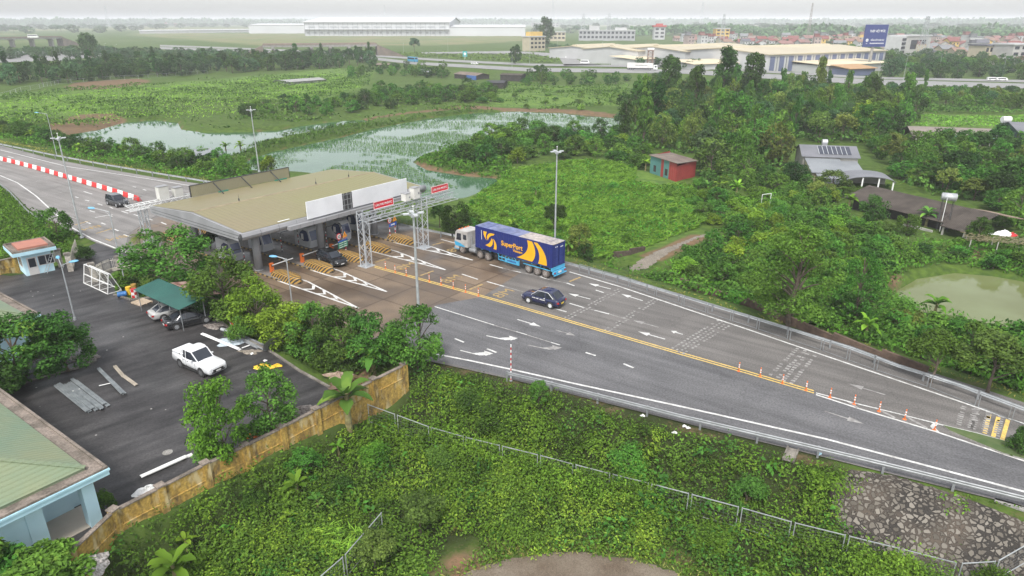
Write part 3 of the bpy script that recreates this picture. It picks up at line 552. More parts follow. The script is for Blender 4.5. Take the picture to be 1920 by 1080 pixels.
# booths
BOOTHW=pm('booth_white',(.55,.56,.58),(.47,.48,.50),.8,.45)
def booth(X,Y,label):
    t=thing('toll_booth',tw(X,Y,.22),label,'toll booth',TROT,'toll booths under the canopy')
    q=MB(); pr=[(-1.6,0),(-1.75,1.0),(-1.35,2.35),(-1.1,2.6),(1.5,2.6),(1.6,2.4),(1.6,0)]; q.prism(pr,-.72,.72,0,'x'); b=q.build('shell',BOOTHW,t)
    q=MB(); wp=[(-1.45,1.05),(-1.28,1.75),(-1.08,2.2),(-.3,2.28),(.3,1.9),(.55,1.45),(.3,1.0),(-.3,.75),(-1.2,.85)]
    for s in (-1,1): q.prism(wp,s*.725,s*.74,0,'x')
    q.build('side_window',GLASSB,t)
    q=MB(); q.face([(-.6,-1.765,.98),(.6,-1.765,.98),(.6,-1.395,2.2),(-.6,-1.395,2.2)]); q.build('front_window',GLASSB,t)
    MB().b2(.742,.76,-.35,.15,.95,1.75).build('service_hatch',WHITE,t); MB().b2(-.76,-.742,-.35,.15,.95,1.75).build('service_hatch',WHITE,t)
    q=MB(); q.b2(-.5,.5,-.5,1.0,2.61,2.75); q.build('roof_box',GREYP,t)
    return t
for X,Y,l in ((3.8,9.5,'toll booth hidden behind the nearest column and the trees'),(8.4,9.8,'toll booth with blue window on the second island, deep in shade'),(13.1,6.3,'toll booth with blue window right beside the middle front column'),(17.7,5.4,'toll booth with blue window right of the middle front column'),(22.1,7.5,'toll booth on the farthest island behind the truss gantry')): booth(X,Y,l)
# barrier cabinets with arms
def cabinet(X,Y,label,arm=1):
    t=thing('barrier_gate',tw(X,Y,.22),label,'barrier gate',TROT,'orange barrier gates')
    q=MB(); q.b2(-.19,.19,-.17,.17,.04,1.02); q.b2(-.22,.22,-.2,.2,0,.05); q.b2(-.21,.21,-.19,.19,1.02,1.1); q.build('cabinet',ORANGE,t)
    q=MB(); q.bar((0,-.22,.9),(2.9*arm,-.22,.98 if Y<2 else 1.02),.05,.09); q.build('arm',WHITE,t)
    q=MB(); q.b2(-.12,.12,-.2,-.172,.7,.95); q.build('panel',DARK,t)
cabinet(8.3,1.0,'orange barrier cabinet beside the dark estate car near the striped nose'); cabinet(3.9,.9,'orange barrier cabinet with white arm at the near front column'); cabinet(13.0,1.2,'orange barrier cabinet between middle column and warning signs')
# lane frames (dark height bars) beside the booths
for X,Y,l in ((1.5,4.6,'dark slim height frame by the near column'),(10.6,6.5,'red and white banded height frame left of the second booth'),(15.6,3.8,'red and white banded bent frame over the middle lane'),(20.0,5.5,'dark bent frame before the far booth')):
    t=thing('height_frame',tw(X,Y,0),l,'height frame',TROT,'bent pole frames between lanes'); q=MB(); q.tube([(-1.3,0,.2),(-1.3,0,2.5),(-1.1,0,2.75),(1.1,0,2.75),(1.3,0,2.5),(1.3,0,.2)],.05,6,2)
    for s in (-1.3,1.3):
        for z in (.4,.8,1.2,1.6,2.0): q.cyl((s,0,z),(s,0,z+.2),.062,.062,8,int(z*2.5)%2)
    q.build('pole',[REDP,WHITE,DARK],t)
# warning sign groups
def signgroup(X,Y,label,green):
    t=thing('warning_sign',tw(X,Y,.22),label,'warning sign',TROT+R(8))
    for s in (-.55,.6):
        q=MB()
        for k in range(8): q.cyl((s,0,k*.34),(s,0,k*.34+.34),.045,.045,8,k%2)
        q.build('post',[REDP,WHITE],t)
    q=MB(); q.cyl((-.5,-.07,2.62),(-.5,-.04,2.62),.42,.42,20,0); q.cyl((-.5,-.078,2.62),(-.5,-.066,2.62),.31,.31,20,1); q.box((-.5,-.082,2.72),(.4,.012,.09),0,2); q.box((-.5,-.082,2.52),(.4,.012,.09),0,2); d=q.build('round_sign',[REDP,WHITE,DARK],t)
    q=MB(); q.prism([(.15,2.3),(1.0,2.3),(.575,3.02)],-.07,-.04,0,'y'); q.prism([(.52,2.5),(.63,2.5),(.6,2.78),(.55,2.78)],-.078,-.072,1,'y'); q.build('triangle_sign',[pm('orange_sign',(.80,.32,.02),(.75,.28,.02),2),DARK] if 'orange_sign' not in bpy.data.materials else [bpy.data.materials['orange_sign'],DARK],t)
    q=MB()
    if green:
        for z in (1.05,1.32,1.59): q.b2(-.75,.95,-.07,-.04,z,z+.24,0); q.b2(-.6,.1,-.076,-.072,z+.08,z+.16,1); q.b2(.2,.8,-.076,-.072,z+.08,z+.16,1)
        q.b2(-.75,.95,-.07,-.04,1.86,2.02,2)
    else: q.b2(-.7,.9,-.07,-.04,1.7,2.15,2); q.prism([(-.3,1.85),(.3,1.85),(.3,1.75),(.55,1.92),(.3,2.1),(.3,2.0),(-.3,2.0)],-.078,-.072,1,'y')
    q.build('panel',[pm('sign_green',(.01,.25,.14),(.01,.21,.12),2),WHITE,pm('sign_blue',(.02,.10,.45),(.02,.09,.4),2)] if 'sign_green' not in bpy.data.materials else [bpy.data.materials[k] for k in ('sign_green','white_painted','sign_blue')],t)
signgroup(13.0,-1.0,'round and triangular warning signs over green speed board, beside dark estate car',True); signgroup(22.0,-.6,'round and triangular signs over blue arrow board on the far island',False)
# ---------------------------------------------------------------- truss gantries
def truss(q,a,b,h,w,n,r=.05):
    a,b=Vector(a),Vector(b); d=b-a; s=Vector((-d.y,d.x,0)).normalized()*w/2; c=[(s,0),(-s,0),(s,h),(-s,h)]
    for o,z in c: q.bar(a+o+Vector((0,0,z)),b+o+Vector((0,0,z)),r*2,r*2)
    for i in range(n):
        p,k=a+d*(i/n),a+d*((i+1)/n)
        for o in (s,-s): q.bar(p+o+Vector((0,0,0 if i%2 else h)),k+o+Vector((0,0,h if i%2 else 0)),r*1.1,r*1.1)
        q.bar(p+s,k-s,r,r); q.bar(p+s+Vector((0,0,h)),p-s+Vector((0,0,h)),r,r)
def tower(q,x,y,h,w,dx,r=.075):
    for i,j in ((-1,-1),(1,-1),(1,1),(-1,1)): q.cyl((x+i*w/2,y+j*w/2,0),(x+i*w/2,y+j*w/2,h),r,r,8)
    n=7
    for k in range(n):
        z0,z1=h*k/n,h*(k+1)/n
        for i,j,i2,j2 in ((-1,-1,1,-1),(1,-1,1,1),(1,1,-1,1),(-1,1,-1,-1)):
            a=(x+i*w/2,y+j*w/2,z0 if k%2 else z1); b=(x+i2*w/2,y+j2*w/2,z1 if k%2 else z0); q.bar(a,b,.045,.045)
    q.b2(x-w*.8,x+w*.8,y-w*.8,y+w*.8,0,.08)
GAL2=pm('gantry_zinc',(.50,.52,.54),(.40,.42,.44),2,.4,.3)
def gantry():
    t=thing('toll_gantry',tw(0,0),'galvanised lattice gantry with red signs spanning the lanes before the canopy','gantry',TROT)
    q=MB(); tower(q,12.5,-5.9,6.8,.95,0); q.build('tower',GAL2,t)
    q=MB(); tower(q,21.9,-6.5,6.8,.95,0); q.build('tower',GAL2,t)
    q=MB(); truss(q,(12.1,-6.1,5.75),(27.6,-6.5,5.75),.75,.9,20); q.build('truss_beam',GAL2,t)
    q=MB()
    for s in (-.9,.9): q.bar((11.9,-6.1+s*.6,6.9),(27.9,-6.5+s*.6,6.9),.06,.06)
    q.bar((12,-7.2,5.6),(27.8,-7.6,5.6),.07,.07); q.bar((12,-7.2,6.3),(27.8,-7.6,6.3),.05,.05)
    for x in np.arange(12.3,27.8,1.1): q.bar((x,-6.1-(x-12)*.026,5.75),(x,-7.25-(x-12)*.026,5.6),.05,.05)
    q.build('walkway_rail',GAL2,t)
    return t
gt=gantry()
# equipment on the gantry
SIGNR=pm('sign_red_face',(.62,.02,.04),(.56,.02,.035),1.5,.4)
for x,l in ((15.3,'red lane sign board over the near lanes of the gantry'),(25.3,'red lane sign board over the far end of the gantry')):
    t=thing('lane_sign',tw(x,-6.6,6.95),l,'lane sign',TROT,'red signs on the gantry'); q=MB(); q.b2(-1.55,1.55,-.06,.06,0,.85); q.build('board',SIGNR,t)
    q=MB(); q.b2(-1.6,1.6,-.085,-.065,-.02,.03); q.b2(-1.6,1.6,-.085,-.065,.82,.87); q.b2(-1.6,-1.55,-.085,-.065,.03,.82); q.b2(1.55,1.6,-.085,-.065,.03,.82); q.build('border',WHITE,t)
    text('lettering','LÀN THU PHÍ ETC',.36,WHITE,t,Matrix.Translation((0,-.075,.40))@Matrix.Rotation(R(90),4,'X'),.004,.008,.92)
for x,y,s,l in ((19.1,-6.6,(.85,.8,1.0),'small pale equipment box on the gantry'),(20.7,-6.6,(1.0,.8,1.45),'tall pale equipment box on the gantry')):
    t=thing('equipment_box',tw(x,y,6.9),l,'equipment box',TROT); q=MB(); q.b2(-s[0]/2,s[0]/2,-s[1]/2,s[1]/2,.05,s[2]); q.build('casing',pm('casing_cream',(.62,.61,.57),(.55,.54,.5),1) if 'casing_cream' not in bpy.data.materials else bpy.data.materials['casing_cream'],t); q=MB(); q.b2(-s[0]/2-.04,s[0]/2+.04,-s[1]/2-.04,s[1]/2+.04,s[2],s[2]+.06); q.b2(s[0]*.15,s[0]*.4,-s[1]/2-.02,-s[1]/2-.003,s[2]*.4,s[2]*.6); q.build('lid',GREYP,t)
# rear gantry behind the canopy
t=thing('rear_gantry',tw(0,22.6),'white lattice gantry lying behind the canopy roof','gantry',TROT)
q=MB(); truss(q,(-1.6,0,5.3),(7.2,0,5.3),.6,1.0,12); q.build('truss_beam',WHITE,t)
q=MB(); tower(q,.2,0,5.3,.8,0); q.build('tower',GAL2,t); q=MB(); tower(q,6.8,0,5.3,.8,0); q.build('tower',GAL2,t)
q=MB(); 
for x in np.arange(-1.5,1.0,.5): q.bar((x,.7,5.9),(x,.7,6.7),.05,.05)
q.bar((-1.5,.7,6.7),(1,.7,6.7),.06,.06); q.build('rail_screen',GALVD,t)
for x,s,l in ((3.2,(1.3,1.7),'tall white cabinet on the rear gantry'),(5.2,(1.1,1.2),'low white cabinet on the rear gantry')):
    t=thing('equipment_box',tw(x,22.6,5.95),l,'equipment box',TROT); q=MB(); q.b2(-s[0]/2,s[0]/2,-.45,.45,.05,s[1]); q.build('casing',bpy.data.materials['casing_cream'],t); q=MB(); q.b2(-s[0]/2-.04,s[0]/2+.04,-.49,.49,s[1],s[1]+.07); q.build('lid',GREYP,t)
# ---------------------------------------------------------------- red and white barrier line
BW=pm('barrier_white',(.76,.75,.72),(.66,.64,.6),1.5,.5); BR=pm('barrier_red',(.60,.035,.03),(.5,.03,.03),1.5,.5)
def barrier_mesh():
    q=MB(); rr=[]
    for x,k in ((-.98,.6),(-.9,.95),(-.3,1),(0,.86),(.3,1),(.9,.95),(.98,.6)):
        rr.append([(x,-.27*k,0),(x,-.27*k,.16),(x,-.15*k,.42),(x,-.11*k,.78*(.9+.1*k)),(x,-.05*k,.85*(.9+.1*k)),(x,.05*k,.85*(.9+.1*k)),(x,.11*k,.78*(.9+.1*k)),(x,.15*k,.42),(x,.27*k,.16),(x,.27*k,0)])
    q.loft(rr); return q
bm_w=barrier_mesh().mesh('traffic_barrier',BW,True); bm_r=barrier_mesh().mesh('traffic_barrier',BR,True)
def along(pts,step,z=0,start=0):
    w=[Vector(G(a,b,z)[:2]) for a,b in pts]; out=[]; need=start
    for a,b in zip(w,w[1:]):
        l=(b-a).length; d=(b-a)/l; s=need
        while s<=l: p=a+d*s; out.append((p.x,p.y,math.atan2(d.y,d.x))); s+=step
        need=s-l
    return out
NTH=['first','second','third','fourth','fifth','sixth','seventh','eighth','ninth','tenth','eleventh','twelfth']+[f'{k}th' for k in range(13,200)]
for k in range(20,200):
    if k%10 in (1,2,3) and k%100 not in (11,12,13): NTH[k-1]=f"{k}{ {1:'st',2:'nd',3:'rd'}[k%10]}"
ba=along([(258,376),(200,357),(140,339),(80,321),(40,310),(0,300),(-60,286)],2.02)
for i,(x,y,a) in enumerate(ba):
    tag(link('traffic_barrier',bm_r if i%2==0 else bm_w,None,(x,y,0),a),f"{'red' if i%2==0 else 'white'} plastic traffic barrier, {NTH[i//2]} {'red' if i%2==0 else 'white'} one from the canopy end",'traffic barrier','red and white plastic barriers on the road')
# ---------------------------------------------------------------- orange delineator posts
def delineator(h):
    q=MB(); q.cyl((0,0,.05),(0,0,h),.042,.036,10,0); q.cyl((0,0,0),(0,0,.05),.15,.10,12,1); r=[]
    for z in (.45,.7): q.cyl((0,0,z*h),(0,0,z*h+.1),.054,.054,10,2)
    q.sphere((0,0,h),.05,8,5,0); return q.mesh('delineator_post',[ORANGE,ORANGE,WHITE])
dm=delineator(.9); dm2=delineator(.82)
dl=[(723,504),(741,511),(762,517),(805,528),(827,534),(850,541),(873,548),(897,555)]
for i,(a,b) in enumerate(dl): tag(link('delineator_post',dm,None,G(a,b)),f'orange delineator post on the yellow line, {NTH[i]} from the gantry','delineator post','orange posts on the yellow line by the gantry')
dl=[(1385,696),(1425,706),(1467,719),(1511,732),(1556,745),(1601,758),(1648,771),(1696,786),(1752,806)]
for i,(a,b) in enumerate(dl): tag(link('delineator_post',dm2,None,G(a,b)),f'orange delineator post with white bands, {NTH[i]} from the rumble strips towards the fork','delineator post','orange posts leading to the fork')
# ---------------------------------------------------------------- guard rails
def guardrail(pts,label,post=4.0,h=.78,mats=None,flip=1,two=False):
    w=[Vector(G(a,b)[:2]) for a,b in pts]; o=w[0]; t=thing('guard_rail',(o.x,o.y,0),label,'guard rail')
    mats=mats or GALV; q=MB(); prof=[(0,-.16),(.05,-.12),(.05,-.05),(0,0),(.05,.05),(.05,.12),(0,.16)]; rings=[]
    for i,p in enumerate(w):
        d=(w[min(i+1,len(w)-1)]-w[max(i-1,0)]).normalized(); n=Vector((-d.y,d.x))*flip
        rings.append([(p.x-o.x+n.x*a,p.y-o.y+n.y*a,h-.1+b) for a,b in prof]+[(p.x-o.x-n.x*.01+n.x*a,p.y-o.y-n.y*.01+n.y*a,h-.1+b) for a,b in reversed(prof)])
    q.loft(rings); q.build('rail',mats,t)
    pp=along(pts,post)
    pm_=MB(); pm_.b2(-.07,.07,-.06,.06,-.5,h+.04); pm_.b2(-.1,.1,.03,.12,h-.28,h-.02); me=pm_.mesh('post',GALVD)
    for x,y,a in pp[:100]: link('post',me,t,(x-o.x-math.sin(a)*-.12*flip*-1,y-o.y+math.cos(a)*.12*flip*-1,0),a)
    return t
guardrail([(745,428),(860,452),(970,478),(1068,504),(1170,533),(1282,567),(1400,604),(1515,640),(1600,667),(1682,699),(1800,737),(1920,782),(2100,850)],'pale steel guard rail along the far side of the merging lanes',4.0)
guardrail([(-120,245),(0,275),(100,296),(200,315),(300,332),(372,344),(420,352)],'pale steel guard rail along the far edge of the left road',5.0)
guardrail([(952,714),(1020,730),(1110,753),(1280,797),(1500,849),(1680,893),(1800,923),(1920,953),(2150,1010)],'grey steel guard rail above the weedy slope on the near side',4.0,.8,GALVD,-1)
guardrail([(-20,335),(20,366),(55,404),(88,426)],'dark guard rail bending round the left road bank',4.0,.75,GALVD,-1)
t=thing('striped_pole',G(958,714),'thin red and white striped pole at the near guard rail end','pole'); q=MB()
for k in range(14): q.cyl((0,0,k*.24),(0,0,k*.24+.24),.045,.045,8,k%2)
q.build('shaft',[REDP,WHITE],t); q=MB(); q.cyl((0,0,0),(0,0,.1),.14,.1,8); q.build('base',GALVD,t)
# ---------------------------------------------------------------- mesh fences
def fence(pts,label,step=2.9,h=1.75,wires=True):
    GALV=globals()['GALV'] if wires else GALVD
    w=[T(a,b) for a,b in pts]; o=w[0]; t=thing('mesh_fence',o,label,'mesh fence'); post=MB(); post.cyl((0,0,-.6),(0,0,h),.035,.035,6); pme=post.mesh('post',GALV); seg=[]
    for a,b in zip(w,w[1:]):
        l=(b-a).length; n=max(1,round(l/step)); 
        for i in range(n): seg.append((a+(b-a)*(i/n),a+(b-a)*((i+1)/n)))
    for i,(a,b) in enumerate(seg):
        a=Vector((a.x,a.y,float(hz(np.array(a.x),np.array(a.y))))); b=Vector((b.x,b.y,float(hz(np.array(b.x),np.array(b.y))))); d=(b-a); d.normalize(); a2,b2=a+d*.12-o,b-d*.12-o
        for p in (a2,b2): link('post',pme,t,p)
        q=MB(); z=Vector((0,0,h-.05)); q.bar(a2+z,b2+z,.05,.05); q.bar(a2+Vector((0,0,.15)),b2+Vector((0,0,.15)),.04,.04); q.build('rail',GALV,t)
        if not wires: continue
        q=MB(); L_=(b2-a2).length
        for k in range(1,int(L_/.3)): p=a2+d*(k*.3); q.bar(p+Vector((0,0,.17)),p+Vector((0,0,h-.07)),.005,.005)
        for k in range(1,6): q.bar(a2+Vector((0,0,.17+k*.26)),b2+Vector((0,0,.17+k*.26)),.005,.005)
        q.build('wire_panel',GALVD,t)
    return t
fence([(690,792),(745,812),(1010,890),(1290,965),(1480,1020),(1580,1045),(1785,1098)],'galvanised mesh fence half buried in vines on the lower slope')
fence([(1788,1098),(1862,1078),(1990,1032)],'short mesh fence at the foot of the stone pitching')
fence([(600,1130),(650,1085),(720,1000)],'short mesh fence corner in the shrubs near the gravel')
fence([(1085,512),(1180,540),(1280,574),(1420,619),(1540,659),(1640,696),(1740,728),(1830,764),(1960,815)],'low mesh fence behind the far guard rail',3.0,1.2,False)
fence([(-40,190),(0,184),(40,172),(75,166),(110,158),(180,152),(260,148),(330,143),(390,139)],'long pale fence in front of the far tree belt',6,2.0)
# ---------------------------------------------------------------- vehicles (local frame: x forward, y left, z up)
RIM=pm('alloy_rim',(.50,.51,.53),(.40,.41,.43),3,.3,.5); RIMW=pm('rim_white',(.70,.71,.72),(.6,.61,.62),3,.4); LAMP=pm('head_lamp',(.70,.72,.74),(.6,.62,.64),3,.12); TAIL=pm('tail_lamp',(.40,.01,.012),(.32,.01,.01),3,.2); PLATEW=pm('number_plate_white',(.7,.7,.68),(.6,.6,.58),5,.5); PLATEY=pm('number_plate_yellow',(.75,.55,.06),(.65,.46,.05),5,.5)
def paint(name,c,rough=.22): 
    m=pm(name,c,tuple(x*.88 for x in c),.8,rough,0,spec=.5); m.node_tree.nodes['Principled BSDF'].inputs['Coat Weight'].default_value=.6; return m
def wheel(parent,x,y,r,w,rim,side):
    q=MB(); rr=[]
    for o,k in ((-w/2,.86),(-w/2*.8,1),(w/2*.8,1),(w/2,.86)): rr.append([(x+r*k*math.cos(a),y+o,r+r*k*math.sin(a)) for a in [2*math.pi*i/20 for i in range(20)]])
    q.loft(rr); t=q.build('wheel',BLACK,parent,None,0,True)
    q=MB(); yo=y+side*(w/2); q.cyl((x,yo-side*.02,r),(x,yo+side*.008,r),r*.66,r*.62,18,0); q.cyl((x,yo+side*.008,r),(x,yo+side*.014,r),r*.2,r*.15,10,0)
    for k in range(5):
        a=2*math.pi*k/5+.3; q.box((x+r*.42*math.cos(a),yo+side*.01,r+r*.42*math.sin(a)),(r*.16,.01,r*.16),0,1,Matrix.Rotation(-a,3,'Y'))
    q.build('rim',[rim,BLACK],t)
def car(name,label,cat,sp_,pos,rot):
    """sp_: dict with body stations and cabin outline"""
    t=thing(name,pos,label,cat,rot); pt=sp_['paint']; wb=sp_['wb']; r=sp_.get('r',.33); W_=sp_['W']/2; st=sp_['body']
    q=MB(); rr=[]
    for x,zb,zt,k in st:
        w=W_*k; h=zt-zb; half=[(0,zb),(w*.8,zb),(w*.97,zb+.1*h),(w,zb+.35*h),(w*.995,zb+.62*h),(w*.955,zt-.07*h),(w*.86,zt),(0,zt+.025)]
        rr.append([(x,y,z) for y,z in half]+[(x,-y,z) for y,z in reversed(half[1:-1])])
    q.loft(rr); b=q.build('body',pt,t,None,0,True)
    # wheel arches
    q=MB()
    for x in (-wb/2,wb/2):
        for s in (-1,1): q.cyl((x,s*(W_-.14),r+.02),(x,s*(W_+.004),r+.02),r*1.2,r*1.2,20)
    q.b2(-wb/2,wb/2,-W_*.99,W_*.99,.2,.30); q.build('arch_liner',BLACK,b)
    for x in (-wb/2,wb/2):
        for s in (-1,1): wheel(t,x,s*(W_-.10),r,.23,sp_.get('rim',RIM),s)
    # cabin: glass hull with painted roof and pillars
    xb0,xr0,xr1,xb1,zb,zr=sp_['cab']; wb_,wr=W_*.93,W_*sp_.get('wr',.72); xm=(xr0+xr1)/2
    zb0=sp_.get('zb0',zb); base=[(xb0,wb_*.86,zb0),((xb0*2+xr0)/3+.15,wb_,zb),((xb1*2+xr1)/3-.2,wb_,zb),(xb1,wb_*.84,zb-.03)]
    top=[(xr0,wr*.9,zr-.05),(xr0+(xr1-xr0)*.25,wr,zr),(xr0+(xr1-xr0)*.75,wr,zr-.01),(xr1,wr*.9,zr-.06)]
    def ring(c): return [(x,y,z) for x,y,z in c]+[(x,-y,z) for x,y,z in reversed(c)]
    q=MB(); q.loft([ring(base),ring(top)]); q.build('window',GLASS,t)
    q=MB(); q.loft([ring([(x,y*1.01,z-.012) for x,y,z in top]),ring([(x,y*.98,z+.035) for x,y,z in top]),ring([(xm+(x-xm)*.8,y*.7,z+.06) for x,y,z in top])])
    for i,w in ((0,.09),(3,.07)):
        for s in (-1,1): q.bar((base[i][0],s*base[i][1],base[i][2]),(top[i][0],s*top[i][1],top[i][2]),w,w)
    for s in (-1,1):
        a=(xm-.15,s*(wb_+.004),zb); c=(xm-.1,s*(wr+.004),zr); q.bar(a,c,.08,.03)
        if sp_.get('d'): q.bar((base[1][0],s*(wb_+.003),zb),(top[1][0]-.2,s*(wr+.003),zr-.03),.12,.04)
    q.build('roof',sp_.get('roofm',pt),t)
    if sp_.get('trim'):
        q=MB()
        for s in (-1,1): q.tube([(base[3][0]-.1,s*(wb_*.9+.03),zb),(top[3][0],s*(wr*.93+.02),zr-.06),(top[2][0],s*(wr+.03),zr),(top[1][0],s*(wr+.03),zr-.02),(xb0+.35,s*(wb_+.0),zb+.08)],.025,5)
        q.build('window_trim',RIMW,t)
    q=MB(); belt=zb-.02
    for s in (-1,1):
        for x in (-wb/2+.55,xm-.12,xb1-.25): q.b2(x-.012,x+.012,s*W_*.985-.012,s*W_*.985+.02,.34,belt-.08)
        for x in (-wb/2+.75,xm+.15): q.b2(x-.1,x+.1,s*W_*.99-.01,s*W_*.99+.022,belt-.17,belt-.13)
    q.build('door_seam',DARK,b)
    xf,xr=st[-1][0],st[0][0]; zf=st[-1][2]; zrr=st[0][2]
    for s in (-1,1):
        q=MB(); q.box((xf-.21,s*W_*.66,zf-.13),(.36,.36,.11),s*-.5); q.build('headlight',LAMP,t)
        q=MB(); q.box((xr+.10,s*W_*.72,zrr-.16),(.22,.36,.17),s*.35); q.build('taillight',TAIL,t)
        q=MB(); q.sphere((xb1-.55,s*(W_+.07),zb+.06),(.10,.13,.085),8,6); q.build('mirror',pt,t)
    q=MB(); q.box((xf-.02,0,zf-.26),(.1,W_*1.05,.17)); q.box((xf-.03,0,st[-1][1]+.10),(.1,W_*1.3,.12)); q.build('grille',BLACK,t)
    q=MB(); q.box((xf+.035,0,zf-.34),(.02,.45,.12)); q.build('number_plate',sp_.get('plate',PLATEW),t)
    q=MB(); q.box((xr-.035,0,zrr-.32),(.03,.45,.14)); q.build('number_plate',sp_.get('plate',PLATEW),t)
    return t
def wheels_at(rear,front,W_,z=0):
    a,b=G(*rear,z),G(*front,z); d=(b-a); d.z=0; rot=math.atan2(d.y,d.x); n=Vector((-d.y,d.x,0)).normalized()
    if n.y<0: n=-n
    m=(a+b)/2+n*(W_/2-.1); return (m.x,m.y,z),rot
SUVB=[(-2.28,.42,.92,.80),(-2.2,.3,1.02,.93),(-1.9,.26,1.06,.99),(-.6,.25,1.03,1),(.7,.25,1.02,1),(1.1,.25,1.02,.99),(1.8,.26,.96,.96),(2.15,.28,.88,.9),(2.32,.36,.78,.74)]
SEDB=[(-2.3,.42,.9,.78),(-2.2,.3,.98,.92),(-1.6,.24,1.0,.98),(-.6,.23,.94,1),(.7,.23,.92,1),(1.1,.23,.9,.99),(1.8,.24,.82,.95),(2.15,.26,.74,.88),(2.3,.34,.66,.72)]
PICB=[(-2.62,.6,1.16,.92),(-2.58,.46,1.20,.97),(-1.5,.40,1.20,1),(-.9,.38,1.18,1),(.7,.38,1.16,1),(1.15,.38,1.17,.99),(1.9,.38,1.17,.98),(2.4,.38,1.13,.96),(2.56,.40,1.07,.92),(2.65,.46,.98,.84)]
pos,rot=wheels_at((1031,578.5),(992,568.5),1.84); PNAVY=paint('paint_navy',(.011,.016,.06),.2)
navy=car('crossover_car','navy blue crossover car with white wheels driving towards the toll lanes','car',dict(paint=PNAVY,W=1.84,wb=2.68,r=.35,rim=RIMW,body=SUVB,cab=(-2.02,-1.4,.3,1.15,1.04,1.66),trim=1,plate=PLATEY,wr=.77),pos,rot)
q=MB(); rr=random.Random(4)
for x0,n,z in ((.82,4,.80),(.34,3,.78),(-.12,6,.76)):
    for k in range(n): q.b2(x0-k*.105-.04,x0-k*.105+.035,.90,.928,z-k*.004,z+.09+rr.uniform(-.02,.015))
q.cyl((-.62,.88,.98),(-.62,.925,.98),.06,.06,10); q.build('door_lettering',WHITE,navy)
pos,rot=wheels_at((202.5,384),(221,389.5),1.86); PGREY=paint('paint_dark_grey',(.03,.032,.034))
car('suv_car','dark grey four wheel drive car passing the red and white barriers','car',dict(paint=PGREY,W=1.9,wb=2.8,r=.38,body=SUVB,cab=(-2.15,-1.9,.35,1.2,1.03,1.78),d=1,wr=.78),pos,rot)
pos,rot=wheels_at((597,490),(627,502),1.84); PBLK=paint('paint_black',(.012,.013,.015))
car('estate_car','black estate car coming out from under the canopy beside the striped nose','car',dict(paint=PBLK,W=1.84,wb=2.7,body=SUVB,cab=(-2.12,-1.75,.35,1.25,1.0,1.6),d=1,wr=.74),pos,rot)
pos,rot=wheels_at((335,618),(385,606),1.8)
car('sedan_car','black sedan parked half under the green carport roof','car',dict(paint=PBLK,W=1.8,wb=2.72,body=SEDB,cab=(-1.75,-.85,.3,1.15,.95,1.44),wr=.72),pos,rot)
pos,rot=wheels_at((309,601),(357,588),1.76); PSIL=paint('paint_silver',(.42,.42,.41),.3)
car('hatchback_car','silver car parked under the green carport behind the black sedan','car',dict(paint=PSIL,W=1.76,wb=2.6,body=SEDB,cab=(-1.95,-1.2,.3,1.15,.95,1.45),wr=.72,rim=RIM),pos,rot)
pos,rot=wheels_at((342.5,689),(379,705.5),1.82); PWHT=paint('paint_white_car',(.76,.77,.78),.3)
pk=car('pickup_truck','white double cab pickup truck with covered bed standing in the yard','pickup truck',dict(paint=PWHT,W=1.86,wb=3.0,r=.39,body=PICB,cab=(-1.12,-1.0,.22,1.0,1.17,1.90),wr=.86,zb0=1.2,rim=pm('rim_dark',(.14,.14,.145),(.1,.1,.105),3,.4)),pos,rot)
q=MB(); q.loft([[(-2.55,-.82,1.17),(-2.55,.82,1.17),(-1.0,.84,1.17),(-1.0,-.84,1.17)],[(-2.58,-.82,1.40),(-2.58,.82,1.40),(-1.0,.84,1.42),(-1.0,-.84,1.42)],[(-2.45,-.68,1.47),(-2.45,.68,1.47),(-1.05,.7,1.49),(-1.05,-.7,1.49)]]); q.build('bed_cover',PWHT,pk)
q=MB()
for s in (-1,1): q.prism([(-1.75,1.26),(-1.05,1.26),(-.9,1.78),(-1.1,1.8)],s*.70,s*.78,0,'y'); 
q.b2(-1.2,-.95,-.72,.72,1.72,1.8); q.build('sport_bar',PWHT,pk)
q=MB()
for s in (-1,1): q.b2(-1.0,1.0,s*.88-.06,s*.88+.06,.30,.36); q.b2(-1.5,-1.32,s*.84-.006,s*.84+.006,1.30,1.40)
q.build('side_step',BLACK,pk)
